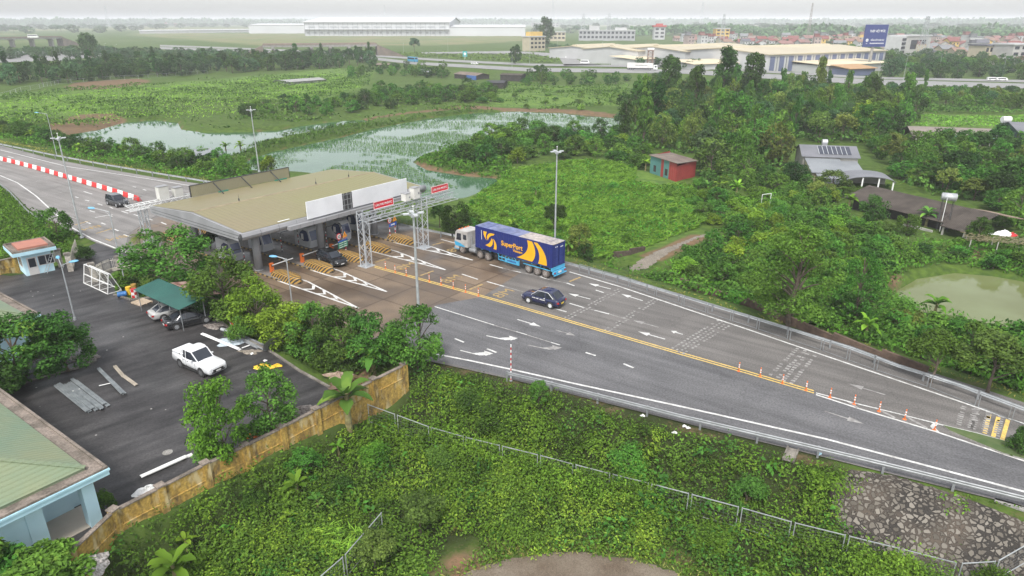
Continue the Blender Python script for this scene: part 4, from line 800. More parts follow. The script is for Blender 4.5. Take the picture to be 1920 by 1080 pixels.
# ---------------------------------------------------------------- container lorry
def lorry():
    pos,rot=wheels_at((1019.5,520),(870,475.8),2.5)
    t=thing('container_lorry',pos,'lorry with long blue container with yellow swooshes heading for the toll lanes','lorry',rot)
    L0=13.7 # first to last axle; origin midway
    NAV=pm('container_blue',(.012,.022,.135),(.016,.027,.155),.6,.45); NAV_T=pm('container_roof',(.10,.13,.27),(.17,.19,.31),.5,.5,fine=2); BEI=pm('container_roof_pale',(.42,.37,.34),(.32,.29,.28),.5,.6,fine=3); YEL=pm('logo_yellow',(.80,.42,.015),(.74,.38,.012),1,.45)
    CABW=pm('cab_white',(.46,.45,.43),(.33,.31,.29),1.2,.45); CABB=pm('cab_blue',(.05,.33,.55),(.04,.28,.48),2,.45); TRB=pm('trailer_blue',(.08,.40,.62),(.06,.30,.5),1.5,.5); DUST=pm('dusty_rubber',(.13,.11,.095),(.07,.06,.055),4,.9); RST=pm('rim_steel',(.38,.35,.32),(.26,.22,.20),3,.5,.2)
    xf=L0/2; xr=-L0/2
    # container
    cx1=xf-2.45; cx0=cx1-12.19; z0,z1=1.42,4.2; w=1.22
    c=MB(); n=int(12.0/.28); side=[]
    for k in range(n):
        x=cx0+.1+(11.99)*k/n; dx=11.99/n; side+=[(x,0),(x+dx*.3,0),(x+dx*.45,.03),(x+dx*.85,.03)]
    side.append((cx1-.1,0))
    for s in (-1,1):
        lo=[(x,s*(w-.035+d),z0+.12) for x,d in side]; hi=[(x,y,z1-.1) for x,y,_ in lo]; m_=len(lo); c.add(lo+hi,[(i,i+1,m_+i+1,m_+i)[::s] for i in range(m_-1)])
    for z in (z0,z1-.12): 
        for s in (-1,1): c.b2(cx0,cx1,s*w-.06,s*w+.004,z,z+.14) if z==z0 else c.b2(cx0,cx1,s*w-.06,s*w+.004,z,z1)
    for x in (cx0,cx1-.16):
        for s in (-1,1): c.b2(x,x+.16,s*(w-.078)-.075,s*(w-.078)+.087,z0,z1+.012)
    c.b2(cx0+.02,cx1-.02,-w+.06,w-.06,z0+.02,z0+.1); c.face([(cx1-.03,-w+.1,z0+.1),(cx1-.03,w-.1,z0+.1),(cx1-.03,w-.1,z1-.1),(cx1-.03,-w+.1,z1-.1)]); ct=c.build('container',NAV,t)
    q=MB(); xs=cx0+5.1; q.b2(cx0+.02,xs,-w+.05,w-.05,z1-.06,z1+.02,1); q.b2(xs,cx1-.02,-w+.05,w-.05,z1-.06,z1+.02,0); 
    for k in range(36): q.b2(cx0+.3+k*.33,cx0+.36+k*.33,-w+.12,w-.12,z1+.02,z1+.035,1 if cx0+.3+k*.33<xs else 0)
    q.b2(cx0+1.0,cx0+1.05,-w+.1,w-.1,z1+.02,z1+.045,2); q.b2(cx1-1.9,cx1-1.85,-w+.1,w-.1,z1+.02,z1+.045,2); q.build('roof',[NAV_T,BEI,NAV],ct)
    for s in (-1,1):
        q=MB(); q.b2(cx0-.03,cx0+.02,s*.6-.54,s*.6+.54,z0+.16,z1-.14)
        for k in range(5): q.b2(cx0-.05,cx0-.03,s*.6-.46,s*.6+.46,z0+.38+k*.48,z0+.5+k*.48)
        d=q.build('door',NAV,ct); q=MB()
        for o in (.16,.42): q.cyl((cx0-.07,s*(.1+o),z0+.1),(cx0-.07,s*(.1+o),z1-.08),.025,.025,6)
        q.build('lock_rod',pm('lock_rod_blue',(.05,.08,.28),(.04,.06,.22),3,.4) if 'lock_rod_blue' not in bpy.data.materials else bpy.data.materials['lock_rod_blue'],ct)
    q=MB(); q.b2(cx0-.052,cx0-.05,-.75,-.2,z1-.55,z1-.42); q.b2(cx0-.052,cx0-.05,.2,.7,z1-.42,z1-.3); q.build('marking',WHITE,ct)
    yl=w+.012
    # emblem: curved bands of yellow on the visible side (left side of the lorry faces the camera)
    def flat(pl,name='emblem'):
        q=MB(); pp=[(x,z) for x,z in pl]; q.prism(pp,yl-.012,yl,0,'y'); return q.build(name,YEL,ct)
    def cur(a,b,c_,n=10): return [((1-t_)**2*a[0]+2*t_*(1-t_)*b[0]+t_*t_*c_[0],(1-t_)**2*a[1]+2*t_*(1-t_)*b[1]+t_*t_*c_[1]) for t_ in [i/n for i in range(n+1)]]
    # s along the side seen from outside: left edge (front of lorry) = cx1 ; convert u (0..12.19 from front) to x
    U=lambda pl:[(cx1-u,z0+z) for u,z in pl]
    flat(U(cur((8.45,2.62),(9.1,1.1),(6.85,.17))+cur((9.25,.13),(10.2,1.2),(9.2,2.6)))) 
    flat(U(cur((9.45,2.58),(10.75,1.4),(10.15,.12))+cur((11.45,.13),(11.5,1.6),(10.0,2.6))))
    flat(U(cur((1.42,2.35),(1.35,1.75),(2.0,1.22))+cur((1.95,1.25),(1.68,1.75),(2.0,2.35)))); flat(U(cur((1.98,1.62),(2.1,2.3),(2.75,2.32))+[(3.3,2.33)]+cur((3.1,2.12),(2.35,1.95),(2.15,1.3))))
    flat(U(cur((2.75,1.68),(2.65,1.0),(1.72,.62))+[(1.72,.6)]+cur((2.45,.5),(3.1,.75),(2.95,1.55)))); flat(U(cur((3.0,1.68),(3.35,1.1),(3.1,.38))+cur((3.55,.38),(3.75,1.1),(3.15,1.6))))
    M=Matrix.Translation((cx1-6.05,yl-.006,z0+1.42))@Matrix.Rotation(R(180),4,'Z')@Matrix.Rotation(R(90),4,'X'); text('lettering','SuperPort',.84,YEL,ct,M,.006,.018,.98)
    M=Matrix.Translation((cx1-7.0,yl-.006,z0+.88))@Matrix.Rotation(R(180),4,'Z')@Matrix.Rotation(R(90),4,'X'); text('lettering','Vietnam',.44,YEL,ct,M,.006,.010,1.0)
    q=MB(); q.b2(cx1-1.12,cx1-1.06,yl-.01,yl,z0+1.2,z0+2.4); q.build('marking',WHITE,ct)
    # trailer
    q=MB()
    for s in (-.45,.45): q.b2(cx0+.1,cx1-1.2,s-.08,s+.08,1.08,1.40)
    for k in range(9): q.b2(cx0+.3+k*1.35,cx0+.42+k*1.35,-1.15,1.15,1.25,1.41)
    q.b2(cx0-.05,cx0+.15,-1.2,1.2,1.0,1.4); fr=q.build('trailer_frame',TRB,t)
    q=MB()
    for s in (-1,1):
        y=s*1.18; a,b=xr+4.0,xf-6.3
        for z in (.58,.98): q.b2(a,b,y-.03,y+.03,z,z+.1)
        for x in np.linspace(a+.05,b-.05,7): q.b2(x-.04,x+.04,y-.03,y+.03,.6,1.25)
        q.b2(a+.1,a+2.3,y-.02,y+.035,.56,1.08)
    q.build('side_guard',TRB,t)
    q=MB()
    for k,h in enumerate((.2,.24,.22,.24,.2,.24,.22)): q.b2(xr+5.75-k*.2,xr+5.88-k*.2,1.216,1.222,.72,.72+h)
    q.build('plank_lettering',pm('letter_dark_blue',(.02,.05,.25),(.02,.04,.2),2),t)
    q=MB(); q.b2(cx0-.25,cx0-.05,-1.15,1.15,.62,.95); q.b2(cx0-.4,cx0-.25,-1.2,1.2,.5,.56); q.build('rear_bumper',TRB,t); q=MB()
    for s in (-1,1): q.b2(cx0-.285,cx0-.255,s*.95-.15,s*.95+.15,.72,.86)
    q.build('taillight',TAIL,t); q=MB(); q.b2(cx0-.28,cx0-.26,-.28,.28,.66,.88); q.build('number_plate',PLATEW,t)
    q=MB(); q.b2(cx0+.3,cx0+4.3,-1.22,-1.1,1.0,1.06); q.b2(cx0+.3,cx0+4.3,1.1,1.22,1.0,1.06); q.build('mudguard',TRB,t)
    # tractor
    q=MB(); q.b2(xf-4.9,xf+.9,-.45,.45,.62,.95); q.b2(xf-4.7,xf-2.6,-1.2,1.2,1.02,1.06); q.build('chassis',DARK,t)
    q=MB(); q.cyl((xf-2.3,-1.1,.75),(xf-1.0,-1.1,.75),.28,.28,12); q.cyl((xf-2.4,1.0,.75),(xf-1.3,1.0,.75),.28,.28,12); q.b2(xf-2.1,xf-1.6,-.9,.9,.9,1.5); q.cyl((xf-1.5,.9,1.0),(xf-1.5,.9,2.6),.09,.09,8); q.build('tank',GALVD,t)
    q=MB(); pr=[(xf-1.0,.95),(xf-.55,.95),(xf-.55,.9),(xf+.55,.9),(xf+.55,.55),(xf+1.28,.5),(xf+1.33,1.55),(xf+1.12,2.75),(xf+.85,3.0),(xf-1.0,3.02)]; q.prism(pr,-1.22,1.22,0,'y'); cb=q.build('cab',CABW,t)
    bv=cb.modifiers.new('bevel','BEVEL'); bv.width=.06; bv.segments=2
    q=MB(); q.face([(xf+1.327,-1.08,1.72),(xf+1.327,1.08,1.72),(xf+1.155,1.05,2.66),(xf+1.155,-1.05,2.66)]); 
    q.build('windscreen',GLASS,t)
    for s in (-1,1):
        q=MB(); q.prism([(xf+.12,1.75),(xf+1.0,1.7),(xf+.85,2.6),(xf+.12,2.65)],s*1.223,s*1.235,0,'y'); q.prism([(xf-.85,1.95),(xf-.25,1.95),(xf-.25,2.6),(xf-.85,2.6)],s*1.223,s*1.235,0,'y'); q.build('side_window',GLASS,t)
        q=MB(); q.prism([(xf-.5,.95),(xf+1.2,.9),(xf+1.3,1.5),(xf+.3,1.35),(xf-.5,1.1)],s*1.221,s*1.231,0,'y'); q.build('blue_flash',CABB,t)
        q=MB(); q.bar((xf+1.15,s*1.25,2.55),(xf+1.35,s*1.55,2.45),.04,.04); q.box((xf+1.35,s*1.55,2.2),(.12,.2,.5)); q.build('mirror',DARK,t)
        q=MB(); q.b2(xf+1.25,xf+1.36,s*.8-.25,s*.8+.25,.7,.92); q.build('headlight',LAMP,t)
    q=MB(); q.b2(xf+1.29,xf+1.36,-1.15,1.15,.95,1.5); q.build('grille',CABB,t); q=MB(); q.b2(xf+.6,xf+1.4,-1.21,1.21,.42,.66); q.build('bumper',CABB,t)
    q=MB(); 
    for y in (-.8,-.3,.3,.8): q.b2(xf+.7,xf+.85,y-.1,y+.1,3.0,3.1)
    q.build('roof_lamp',ORANGE,t)
    q=MB(); q.b2(xf-.98,xf-.94,-.6,.6,1.95,2.6); q.build('rear_window',GLASS,t)
    for x in (xf,xf-3.2,xf-4.5,xr+2.6,xr+1.3,xr):
        for s in (-1,1): wheel(t,x,s*1.06,.51,.36,RST,s)
    for o in bpy.data.objects:
        if o.parent==t and o.name.startswith('wheel') and o.location.length==0: o.data.materials[0]=DUST
    q=MB()
    for x in (xf-3.2,xf-4.5):
        for s in (-1,1): q.prism([(x+.58*math.cos(a),.51+.58*math.sin(a)) for a in [R(20+20*i) for i in range(8)]]+[(x+.54*math.cos(a),.51+.54*math.sin(a)) for a in [R(160-20*i) for i in range(8)]],s*.9,s*1.2,0,'y')
    q.build('mudguard',DARK,t)
lorry()
# ---------------------------------------------------------------- distant traffic
def van(name,loc,rot,c,label,L_=5.0,H_=2.1,W_=1.9):
    t=thing(name,loc,label,'van' if H_<2.6 else 'bus',rot); q=MB(); q.prism([(-L_/2,.35),(L_/2,.35),(L_/2+.05,H_*.5),(L_/2-.6,H_*.95),(L_/2-.9,H_),(-L_/2,H_)],-W_/2,W_/2,0,'y'); q.build('body',c,t)
    q=MB()
    for s in (-1,1): q.b2(-L_/2+.3,L_/2-.9,s*W_/2-.01,s*W_/2+.012,H_*.55,H_*.85)
    q.face([(L_/2+.0,-W_*.42,H_*.56),(L_/2+.0,W_*.42,H_*.56),(L_/2-.57,W_*.42,H_*.93),(L_/2-.57,-W_*.42,H_*.93)]); q.build('window',GLASS,t)
    for x in (-L_/2+1,L_/2-.9):
        for s in (-1,1): wheel(t,x,s*(W_/2-.1),.36,.22,RIM,s)
    return t
HD=lambda a,b:math.atan2((G(*b)-G(*a)).y,(G(*b)-G(*a)).x)
def box_truck(loc,rot,label,c,L_=13,fl=True,cabm=None):
    t=thing('box_truck',loc,label,'lorry',rot); q=MB(); q.b2(-L_/2,L_/2-2.6,-1.25,1.25,1.3,4.1); q.build('cargo_box',c,t)
    q=MB(); q.b2(-L_/2,L_/2-2.4,-.9,.9,.8,1.3); q.b2(-L_/2+3,L_/2-5,-1.2,1.2,.6,1.2); q.build('chassis',DARK,t)
    q=MB(); q.prism([(L_/2-2.3,.6),(L_/2,.6),(L_/2+.05,1.6),(L_/2-.25,3.0),(L_/2-2.3,3.1)],-1.2,1.2,0,'y'); q.build('cab',cabm or WHITE,t); q=MB(); q.face([(L_/2+.04,-1.1,1.7),(L_/2+.04,1.1,1.7),(L_/2-.2,1.1,2.8),(L_/2-.2,-1.1,2.8)])
    for s in (-1,1): q.b2(L_/2-1.6,L_/2-.5,s*1.2-.01,s*1.2+.012,1.7,2.6)
    q.build('window',GLASS,t)
    for x in (-L_/2+.8,-L_/2+2.1,-L_/2+3.4,L_/2-4.4,L_/2-1.2):
        for s in (-1,1): wheel(t,x,s*1.05,.5,.3,RIM,s)
    return t
h=HD((1000,128),(1280,133))
CW_=pm('cargo_white',(.66,.64,.62),(.55,.53,.51),.4,.5)
wt=box_truck(G(1204,131.5),h,'long white box lorry on the highway beside the tall trees',CW_,18)
q=MB(); q.b2(-4,3,-1.262,-1.252,2.6,3.0); q.build('marking',PWF,wt)
van('minibus',G(1097,119.5),h,WHITE,'white minibus on the far carriageway by the ramp',6.0,2.5,2.0)
van('coach',G(774,116),HD((700,108),(780,116)),pm('coach_blue',(.05,.20,.38),(.06,.3,.4),.5,.4),'blue coach on the highway left of the green sign',11.5,3.4,2.5)
for a,b,c,l in ((1062,109,WHITE,'white car on the curved ramp, lower of two'),(1060,106,CW_,'white car on the curved ramp, upper of two'),(1047,101.5,PGREY,'dark truck at the top of the curved ramp')): van('ramp_car',G(a,b),HD((1085,118),(1060,106)),c,l,4.6,1.6 if 'car' in l else 2.4)
for a,b,l in ((1860,151,'white car on the highway right of the mast lamps'),(1878,151.5,'second white car on the highway farther right'),(890,121,'small white car on the highway near the green sign')): van('far_car',G(a,b),h,WHITE,l,4.6,1.6)
# ---------------------------------------------------------------- buildings of the toll yard
ROOFG=wavem('green_ribbed_roof',(.215,.24,.14),(.16,.225,.15),R(144.2),.64,.5,0,.5,.35,.3,(.15,.18,.09)); CONCR=pm('gutter_concrete',(.24,.20,.17),(.14,.12,.10),.8,.9,0,.2,6,.2,.38,.6,fine=9); TILE=pm('porch_tile',(.52,.45,.38),(.46,.40,.33),.8,.5); WFR=pm('window_frame_white',(.66,.64,.62),(.58,.56,.54),1,.5)
def framed_window(parent,x0,x1,z0,z1,y,axis,n=2,out=1):
    """window in a wall plane: axis 'x' = plane x=y, spans local y; axis 'y' = plane y=y, spans local x"""
    def bb(q,a,b,c,d,t0,t1): 
        lo,hi=sorted((y+out*t0,y+out*t1))
        (q.b2(lo,hi,a,b,c,d) if axis=='x' else q.b2(a,b,lo,hi,c,d))
    q=MB(); f=.07
    bb(q,x0,x1,z0,z0+f,.0,.05); bb(q,x0,x1,z1-f,z1,.0,.05)
    for k in range(n+1): xx=x0+(x1-x0-f)*k/n; bb(q,xx,xx+f,z0+f,z1-f,.0,.05)
    w=q.build('window',WFR,parent); q=MB(); bb(q,x0+f,x1-f,z0+f,z1-f,.004,.02); q.build('pane',GLASS,w); return w
def office(name,cx,cy,rot,Lx,Ly,label,porch):
    t=thing(name,(cx,cy,0),label,'building',rot); e=.95
    q=MB()
    if porch: q.prism([(e,3.4),(e+2.4,3.4),(e+2.4,e+.25),(Lx-e,e+.25),(Lx-e,Ly-e),(e,Ly-e)],-.2,3.3)
    else: q.b2(e,Lx-e,e,Ly-e,-.2,3.3)
    w=q.build('wall',LBLUE,t)
    q=MB(); q.prism([(0,0),(Lx,0),(Lx,Ly),(0,Ly)],3.28,3.72,0); q.prism([(-.06,-.06),(Lx+.06,-.06),(Lx+.06,Ly+.06),(-.06,Ly+.06)],3.58,3.70,0); q.build('fascia',LBLUED,t)
    q=MB(); q.prism([(.02,.02),(Lx-.02,.02),(Lx-.02,Ly-.02),(.02,Ly-.02)],3.715,3.73,0)
    for a,b,c,d in ((0,Lx,0,.16),(0,Lx,Ly-.16,Ly),(0,.16,.16,Ly-.16),(Lx-.16,Lx,.16,Ly-.16)): q.b2(a,b,c,d,3.73,3.86)
    q.build('gutter',CONCR,t)
    i=.85; h=Ly/2-i; z0,z1=3.9,3.9+h*.34; A=[(i,i,z0),(Lx-i,i,z0),(Lx-i,Ly-i,z0),(i,Ly-i,z0)]; r0=(i+h,Ly/2,z1); r1=(Lx-i-h,Ly/2,z1)
    q=MB(); q.face([A[0],A[1],r1,r0]); q.face([A[2],A[3],r0,r1]); q.face([A[1],A[2],r1]); q.face([A[3],A[0],r0]); q.prism([(i+.03,i+.03),(Lx-i-.03,i+.03),(Lx-i-.03,Ly-i-.03),(i+.03,Ly-i-.03)],3.73,3.895)
    r=q.build('roof',ROOFG,t); q=MB()
    for a,b in ((A[0],r0),(A[3],r0),(A[1],r1),(A[2],r1),(r0,r1)): q.bar((a[0],a[1],a[2]+.03),(b[0],b[1],b[2]+.03),.28,.05)
    q.build('hip_cap',ROOFG,r)
    if porch:
        def col(x,y): 
            q=MB(); q.b2(x-.34,x+.34,y-.34,y+.34,-.2,2.85); q.b2(x-.42,x+.42,y-.42,y+.42,2.85,2.97,1); q.b2(x-.25,x+.25,y-.25,y+.25,2.97,3.28); q.build('column',[LBLUE,CONCD],t)
        col(e+.1,e+.1); col(e+2.9,e+.0); col(6.5,e); 
        q=MB(); q.b2(e-.1,e+2.4,e-.1,3.4,-.2,.02); q.build('porch_floor',TILE,t)
        q=MB(); q.b2(e+.4,e+1.35,3.33,3.40,0.02,2.4); q.b2(e-.06,e,3.4,4.25,-.2,3.28,1); q.build('door',[WFR,LBLUE],t)
        framed_window(t,6.0,7.7,1.35,2.05,e,'x',2,-1)
        q=MB(); q.b2(e-.13,e,5.85,7.85,1.22,1.32); q.build('sill',LBLUED,t)
        for x in (5,9,13): framed_window(t,x,x+1.8,1.0,2.4,e+.25,'y',3,-1)
    return t
office('office_building',-23.52,33.19,R(144.2),20,13,'light blue office with green hipped roof and open corner porch by the yellow wall',True)
office('annex_building',-41.85,55.48,R(144.2),16,9,'light blue building with pale green roof beside the mango trees',False)
# guard house at the gate
def guardhouse():
    a=G(50.4,518); b=G(102,507); d=(b-a); rot=math.atan2(d.y,d.x); L_=d.length+.1; D=3.0
    t=thing('guard_house',(a.x,a.y,0),'small light blue gatehouse with flat red roof next to the driveway','guard house',rot)
    q=MB(); q.b2(0,L_,0,D,0,2.75); q.build('wall',LBLUE,t); q=MB(); q.b2(-.95,L_+.5,-.85,D+.8,2.7,3.1); q.build('fascia',LBLUED,t)
    q=MB(); q.b2(-.9,L_+.45,-.8,D+.75,3.1,3.15)
    for x0,x1,y0,y1 in ((-.9,L_+.45,-.8,-.62),(-.9,L_+.45,D+.57,D+.75),(-.9,-.72,-.62,D+.57),(L_+.27,L_+.45,-.62,D+.57)): q.b2(x0,x1,y0,y1,3.15,3.34)
    q.build('parapet',CONCR,t); q=MB(); q.b2(-.15,L_-.1,-.1,D+.1,3.15,3.42); q.build('roof',pm('roof_red_tile',(.40,.17,.12),(.34,.15,.11),1.2,.8),t)
    q=MB(); q.b2(.35,1.35,-.05,0,.02,2.15); q.build('door',WFR,t); q=MB(); q.b2(.5,1.2,-.062,-.05,.95,2.0); q.build('door_glass',GLASS,t)
    framed_window(t,1.45,3.1,.95,2.15,-.002,'y',2,-1); framed_window(t,.7,2.3,.9,2.1,-.002,'x',2,-1)
guardhouse()
# gate posts and leaves
STN=pm('gate_pillar_plaster',(.50,.46,.40),(.30,.27,.23),1.2,.9,0,.2,fine=4)
def pillar(px,py,label,h=2.1,s=.5,tilt=0):
    p=G(px,py); t=thing('gate_pillar',p,label,'gate pillar',R(35),'plastered gate pillars'); q=MB(); q.b2(-s/2,s/2,-s/2,s/2,0,h); q.build('shaft',STN,t); q=MB(); q.b2(-s/2-.1,s/2+.1,-s/2-.1,s/2+.1,h,h+.1); q.b2(-s/2-.04,s/2+.04,-s/2-.04,s/2+.04,h+.1,h+.18); q.build('cap',CONCD,t)
for a,b,l in ((133,508,'plastered gate pillar beside the gatehouse, nearest to it'),(115,500,'plastered gate pillar right behind the ladder at the gatehouse'),(178,528,'plastered gate pillar behind the white steel rack'),(224,506,'slim plastered gate pillar between the curved fences')): pillar(a,b,l,2.1 if a<200 else 1.6,.55 if a<200 else .4)
IVORY=pm('ivory_painted_steel',(.62,.58,.50),(.5,.46,.39),2,.5)
def barfence(pts,h,label,name='railing_fence'):
    w=[Vector(G(a,b)) for a,b in pts]; o=w[0].copy(); t=thing(name,o,label,'fence'); q=MB(); v=MB()
    for a,b in zip(w,w[1:]):
        a,b=a-o,b-o; 
        for z in (.35,h-.25): q.bar(a+Vector((0,0,z)),b+Vector((0,0,z)),.05,.05)
        n=int((b-a).length/.14)
        for k in range(n+1): p=a+(b-a)*(k/max(1,n)); v.bar(p+Vector((0,0,.3)),p+Vector((0,0,h)),.03,.03)
    q.build('rail',IVORY,t); v.build('picket',IVORY,t)
    q=MB()
    for a,b in zip(w,w[1:]): q.bar(a-o+Vector((0,0,.15)),b-o+Vector((0,0,.15)),.22,.3)
    q.build('plinth',STN,t)
barfence([(180,525),(195,514),(210,508),(222,506)],1.55,'ivory curved railing fence left of the slim pillar'); barfence([(226,506),(240,503),(252,503),(264,506)],1.5,'ivory curved railing fence running into the broad tree')
barfence([(137,506),(140,488),(146,470)],1.6,'ivory railing fence beside the driveway bushes'); barfence([(116,499),(109,492),(104,489)],1.6,'short ivory railing behind the ladder')
# ladder leaning on the gatehouse
a,b=G(86,512),G(103,505); t=thing('ladder',a,'aluminium ladder leaning against the gatehouse corner','ladder'); q=MB(); d=Vector((1.0,1.0,2.9))
for o in (-.2,.2): q.bar(Vector((o,-o*.3,0)),Vector((o,-o*.3,0))+d,.05,.04)
q.build('stile',STEELB,t); q=MB()
for k in range(1,10): q.bar(Vector((-.2,.06,0))+d*(k/10),Vector((.2,-.06,0))+d*(k/10),.03,.03)
q.build('rung',STEELB,t)
# white steel rack
a,b,c=G(157,531),G(202,552),G(213,549); d=b-a; rot=math.atan2(d.y,d.x); L_=d.length
t=thing('steel_rack',a,'white A-shaped steel frame standing at the edge of the yard','steel rack',rot); q=MB(); D=1.5; H=2.15
for x in (0,L_/3,2*L_/3,L_): q.bar((x,0,0),(x,.5,H),.07,.07); q.bar((x,D,0),(x,.7,H),.07,.07); q.bar((x,0,.03),(x,D,.03),.06,.06)
for y,z in ((0,.05),(D,.05),(.5,H),(.7,H),(.25,H*.5)): q.bar((0,y,z),(L_,y,z),.07,.07)
q.build('frame',WHITE,t); q=MB()
for k in range(1,24): x=L_*k/24; q.bar((x,.02,.06),(x,.5,H),.008,.008); 
for k in range(1,9): f=k/9; q.bar((0,.5*f,H*f),(L_,.5*f,H*f),.008,.008)
q.build('wire_panel',IVORY,t)
# carport
p=G(335,581,2.4); p2=G(250,542.7,2.4); p3=G(367,567,2.4); d=p2-p; rot=math.atan2(-d.y,-d.x); L_=d.length
TEALR=wavem('carport_roof',(.028,.115,.095),(.022,.085,.072),rot,.25,.5,0,.4,.3,.4); RUSTR=wavem('rusty_roof',(.42,.30,.25),(.16,.07,.05),rot,.3,.8,0,.5,.4,1.2)
t=thing('carport',(p2.x,p2.y,0),'open carport with dark green sheet roof over two parked cars','carport',rot); q=MB(); q.add([(0,0,2.35),(L_,0,2.35),(L_,2.7,2.75),(0,2.7,2.75),(0,0,2.39),(L_,0,2.39),(L_,2.7,2.79),(0,2.7,2.79)],[(0,3,2,1),(4,5,6,7),(0,1,5,4),(1,2,6,5),(2,3,7,6),(3,0,4,7)]); q.build('roof',TEALR,t)
q=MB(); q.add([(2.2,2.75,2.8),(L_-.6,2.75,2.8),(L_-.6,4.9,2.35),(2.2,4.9,2.35)],[(0,1,2,3)]); q.build('rear_roof',RUSTR,t)
for x in (.3,L_/2,L_-.3):
    for y in (.25,2.6): q=MB(); q.cyl((x,y,0),(x,y,2.38 if y<1 else 2.72),.04,.04,6); q.build('post',GALVD,t)
# ---------------------------------------------------------------- yellow plastered yard wall
def ochre():
    m=pm('ochre_plaster',(.46,.31,.085),(.38,.24,.06),.7,.9,0,.3,5,.2,fine=6); t=m.node_tree; N,L=t.nodes,t.links; b=N['Principled BSDF']; g=N.new('ShaderNodeNewGeometry')
    mp=N.new('ShaderNodeMapping'); mp.inputs['Scale'].default_value=(1.7,1.7,.7); L.new(g.outputs['Position'],mp.inputs[0]); n=N.new('ShaderNodeTexNoise'); n.inputs['Scale'].default_value=1.3; n.inputs['Detail'].default_value=6; n.inputs['Roughness'].default_value=.65; L.new(mp.outputs[0],n.inputs[0])
    r=N.new('ShaderNodeMapRange'); r.inputs[1].default_value=.46; r.inputs[2].default_value=.68; L.new(n.outputs[0],r.inputs[0]); x=N.new('ShaderNodeMix'); x.data_type='RGBA'; L.new(r.outputs[0],x.inputs[0]); L.new(b.inputs['Base Color'].links[0].from_socket,x.inputs[6]); x.inputs[7].default_value=(.12,.085,.045,1)
    n2=N.new('ShaderNodeTexNoise'); n2.inputs['Scale'].default_value=.9; n2.inputs['Detail'].default_value=5; L.new(mp.outputs[0],n2.inputs[0]); r2=N.new('ShaderNodeMapRange'); r2.inputs[1].default_value=.54; r2.inputs[2].default_value=.66; L.new(n2.outputs[0],r2.inputs[0]); y=N.new('ShaderNodeMix'); y.data_type='RGBA'; L.new(r2.outputs[0],y.inputs[0]); L.new(x.outputs[2],y.inputs[6]); y.inputs[7].default_value=(.50,.40,.22,1); L.new(y.outputs[2],b.inputs['Base Color']); return m
OCH=ochre()
def yard_wall(pts,label,top,base=-1.6,npost=None):
    w=[G(a,b,top) for a,b in pts]; o=w[0]; t=thing('yard_wall',(o.x,o.y,0),label,'wall'); prev=None
    for i,(a,b) in enumerate(zip(w,w[1:])):
        a2,b2=a-o,b-o; a2.z=b2.z=0; q=MB(); d=(b2-a2).normalized(); n=Vector((d.y,-d.x,0)); 
        def seg(q,z0,z1,wd,off=0,m=0): q.bar(a2+n*off+Vector((0,0,(z0+z1)/2)),b2+n*off+Vector((0,0,(z0+z1)/2)),wd,z1-z0,m)
        seg(q,base,top-.06,.2); seg(q,base,top-1.15,.05,.125); seg(q,top-1.15,top-1.08,.09,.13); q.build('panel',OCH,t)
        q=MB(); seg(q,top-.058,top+.02,.3); q.build('coping',CONCR,t)
    for p in w:
        p2=p-o; q=MB(); i=w.index(p); d=(w[min(i+1,len(w)-1)]-w[max(i-1,0)]); rz=math.atan2(d.y,d.x); q.box((p2.x,p2.y,(base+top)/2+.05),(.46,.46,top-base+.1),rz); q.box((p2.x,p2.y,top+.14),(.56,.56,.09),rz,1); q.build('pillar',[OCH,CONCR],t)
    return t
yard_wall([(130,1035),(212,958),(300,913),(384,870),(458,836),(528,801),(592,768),(650,738),(700,712),(757,684)],'stained ochre plaster wall with pillars along the yard and the weeds',1.4,-2.9)
yard_wall([(-60,500),(-10,490),(26,482)],'short ochre wall running out of view beside the gatehouse',1.6,-.5)
# kerbs of the yard
q=MB(); w=[G(a,b) for a,b in [(214,553),(246,563),(290,557),(375,581),(415,605),(452,633),(510,661),(560,695),(618,727)]]
for a,b in zip(w,w[1:]): q.bar(a+Vector((0,0,.06)),b+Vector((0,0,.06)),.2,.16)
structure(q.build('kerb',CONCD)); q=MB(); w=[G(a,b) for a,b in [(180,676),(150,690),(90,704),(20,726)]]
for a,b in zip(w,w[1:]): q.bar(a+Vector((0,0,.06)),b+Vector((0,0,.06)),.2,.16)
structure(q.build('kerb',CONCD))
# ---------------------------------------------------------------- lamps
def high_mast(base,top,label,zb=0,r=.13,heads=4):
    b=G(*base,zb) if zb==0 else T(*base); h=Zat(b,top[1])-b.z; t=thing('high_mast_lamp',b,label,'mast lamp',0,'high mast lamps'); q=MB(); q.cyl((0,0,0),(0,0,h-.2),r,r*.6,10); q.cyl((0,0,0),(0,0,.25),r*2,r*1.8,10); q.build('mast',GALV,t)
    q=MB(); q.cyl((0,0,h-.5),(0,0,h-.15),.22,.16,10)
    for k in range(14):
        a,b_=2*math.pi*k/14,2*math.pi*(k+1)/14; q.bar((.4*math.cos(a),.4*math.sin(a),h-.3),(.4*math.cos(b_),.4*math.sin(b_),h-.3),.05,.05)
    q.build('ring',GALV,t)
    for k in range(heads):
        a=2*math.pi*k/heads+.4; c=(.62*math.cos(a),.62*math.sin(a),h-.18); q=MB(); q.box(c,(.5,.34,.1),a); q.bar((.2*math.cos(a),.2*math.sin(a),h-.28),c,.06,.06); q.box((c[0],c[1],c[2]-.06),(.4,.26,.03),a,1); q.build('floodlight',[STEELB,LAMP],t)
    q=MB(); q.cyl((0,0,h-.1),(0,0,h+.35),.03,.02,6); q.sphere((0,0,h+.40),.07,8,6); q.build('beacon',WHITE,t)
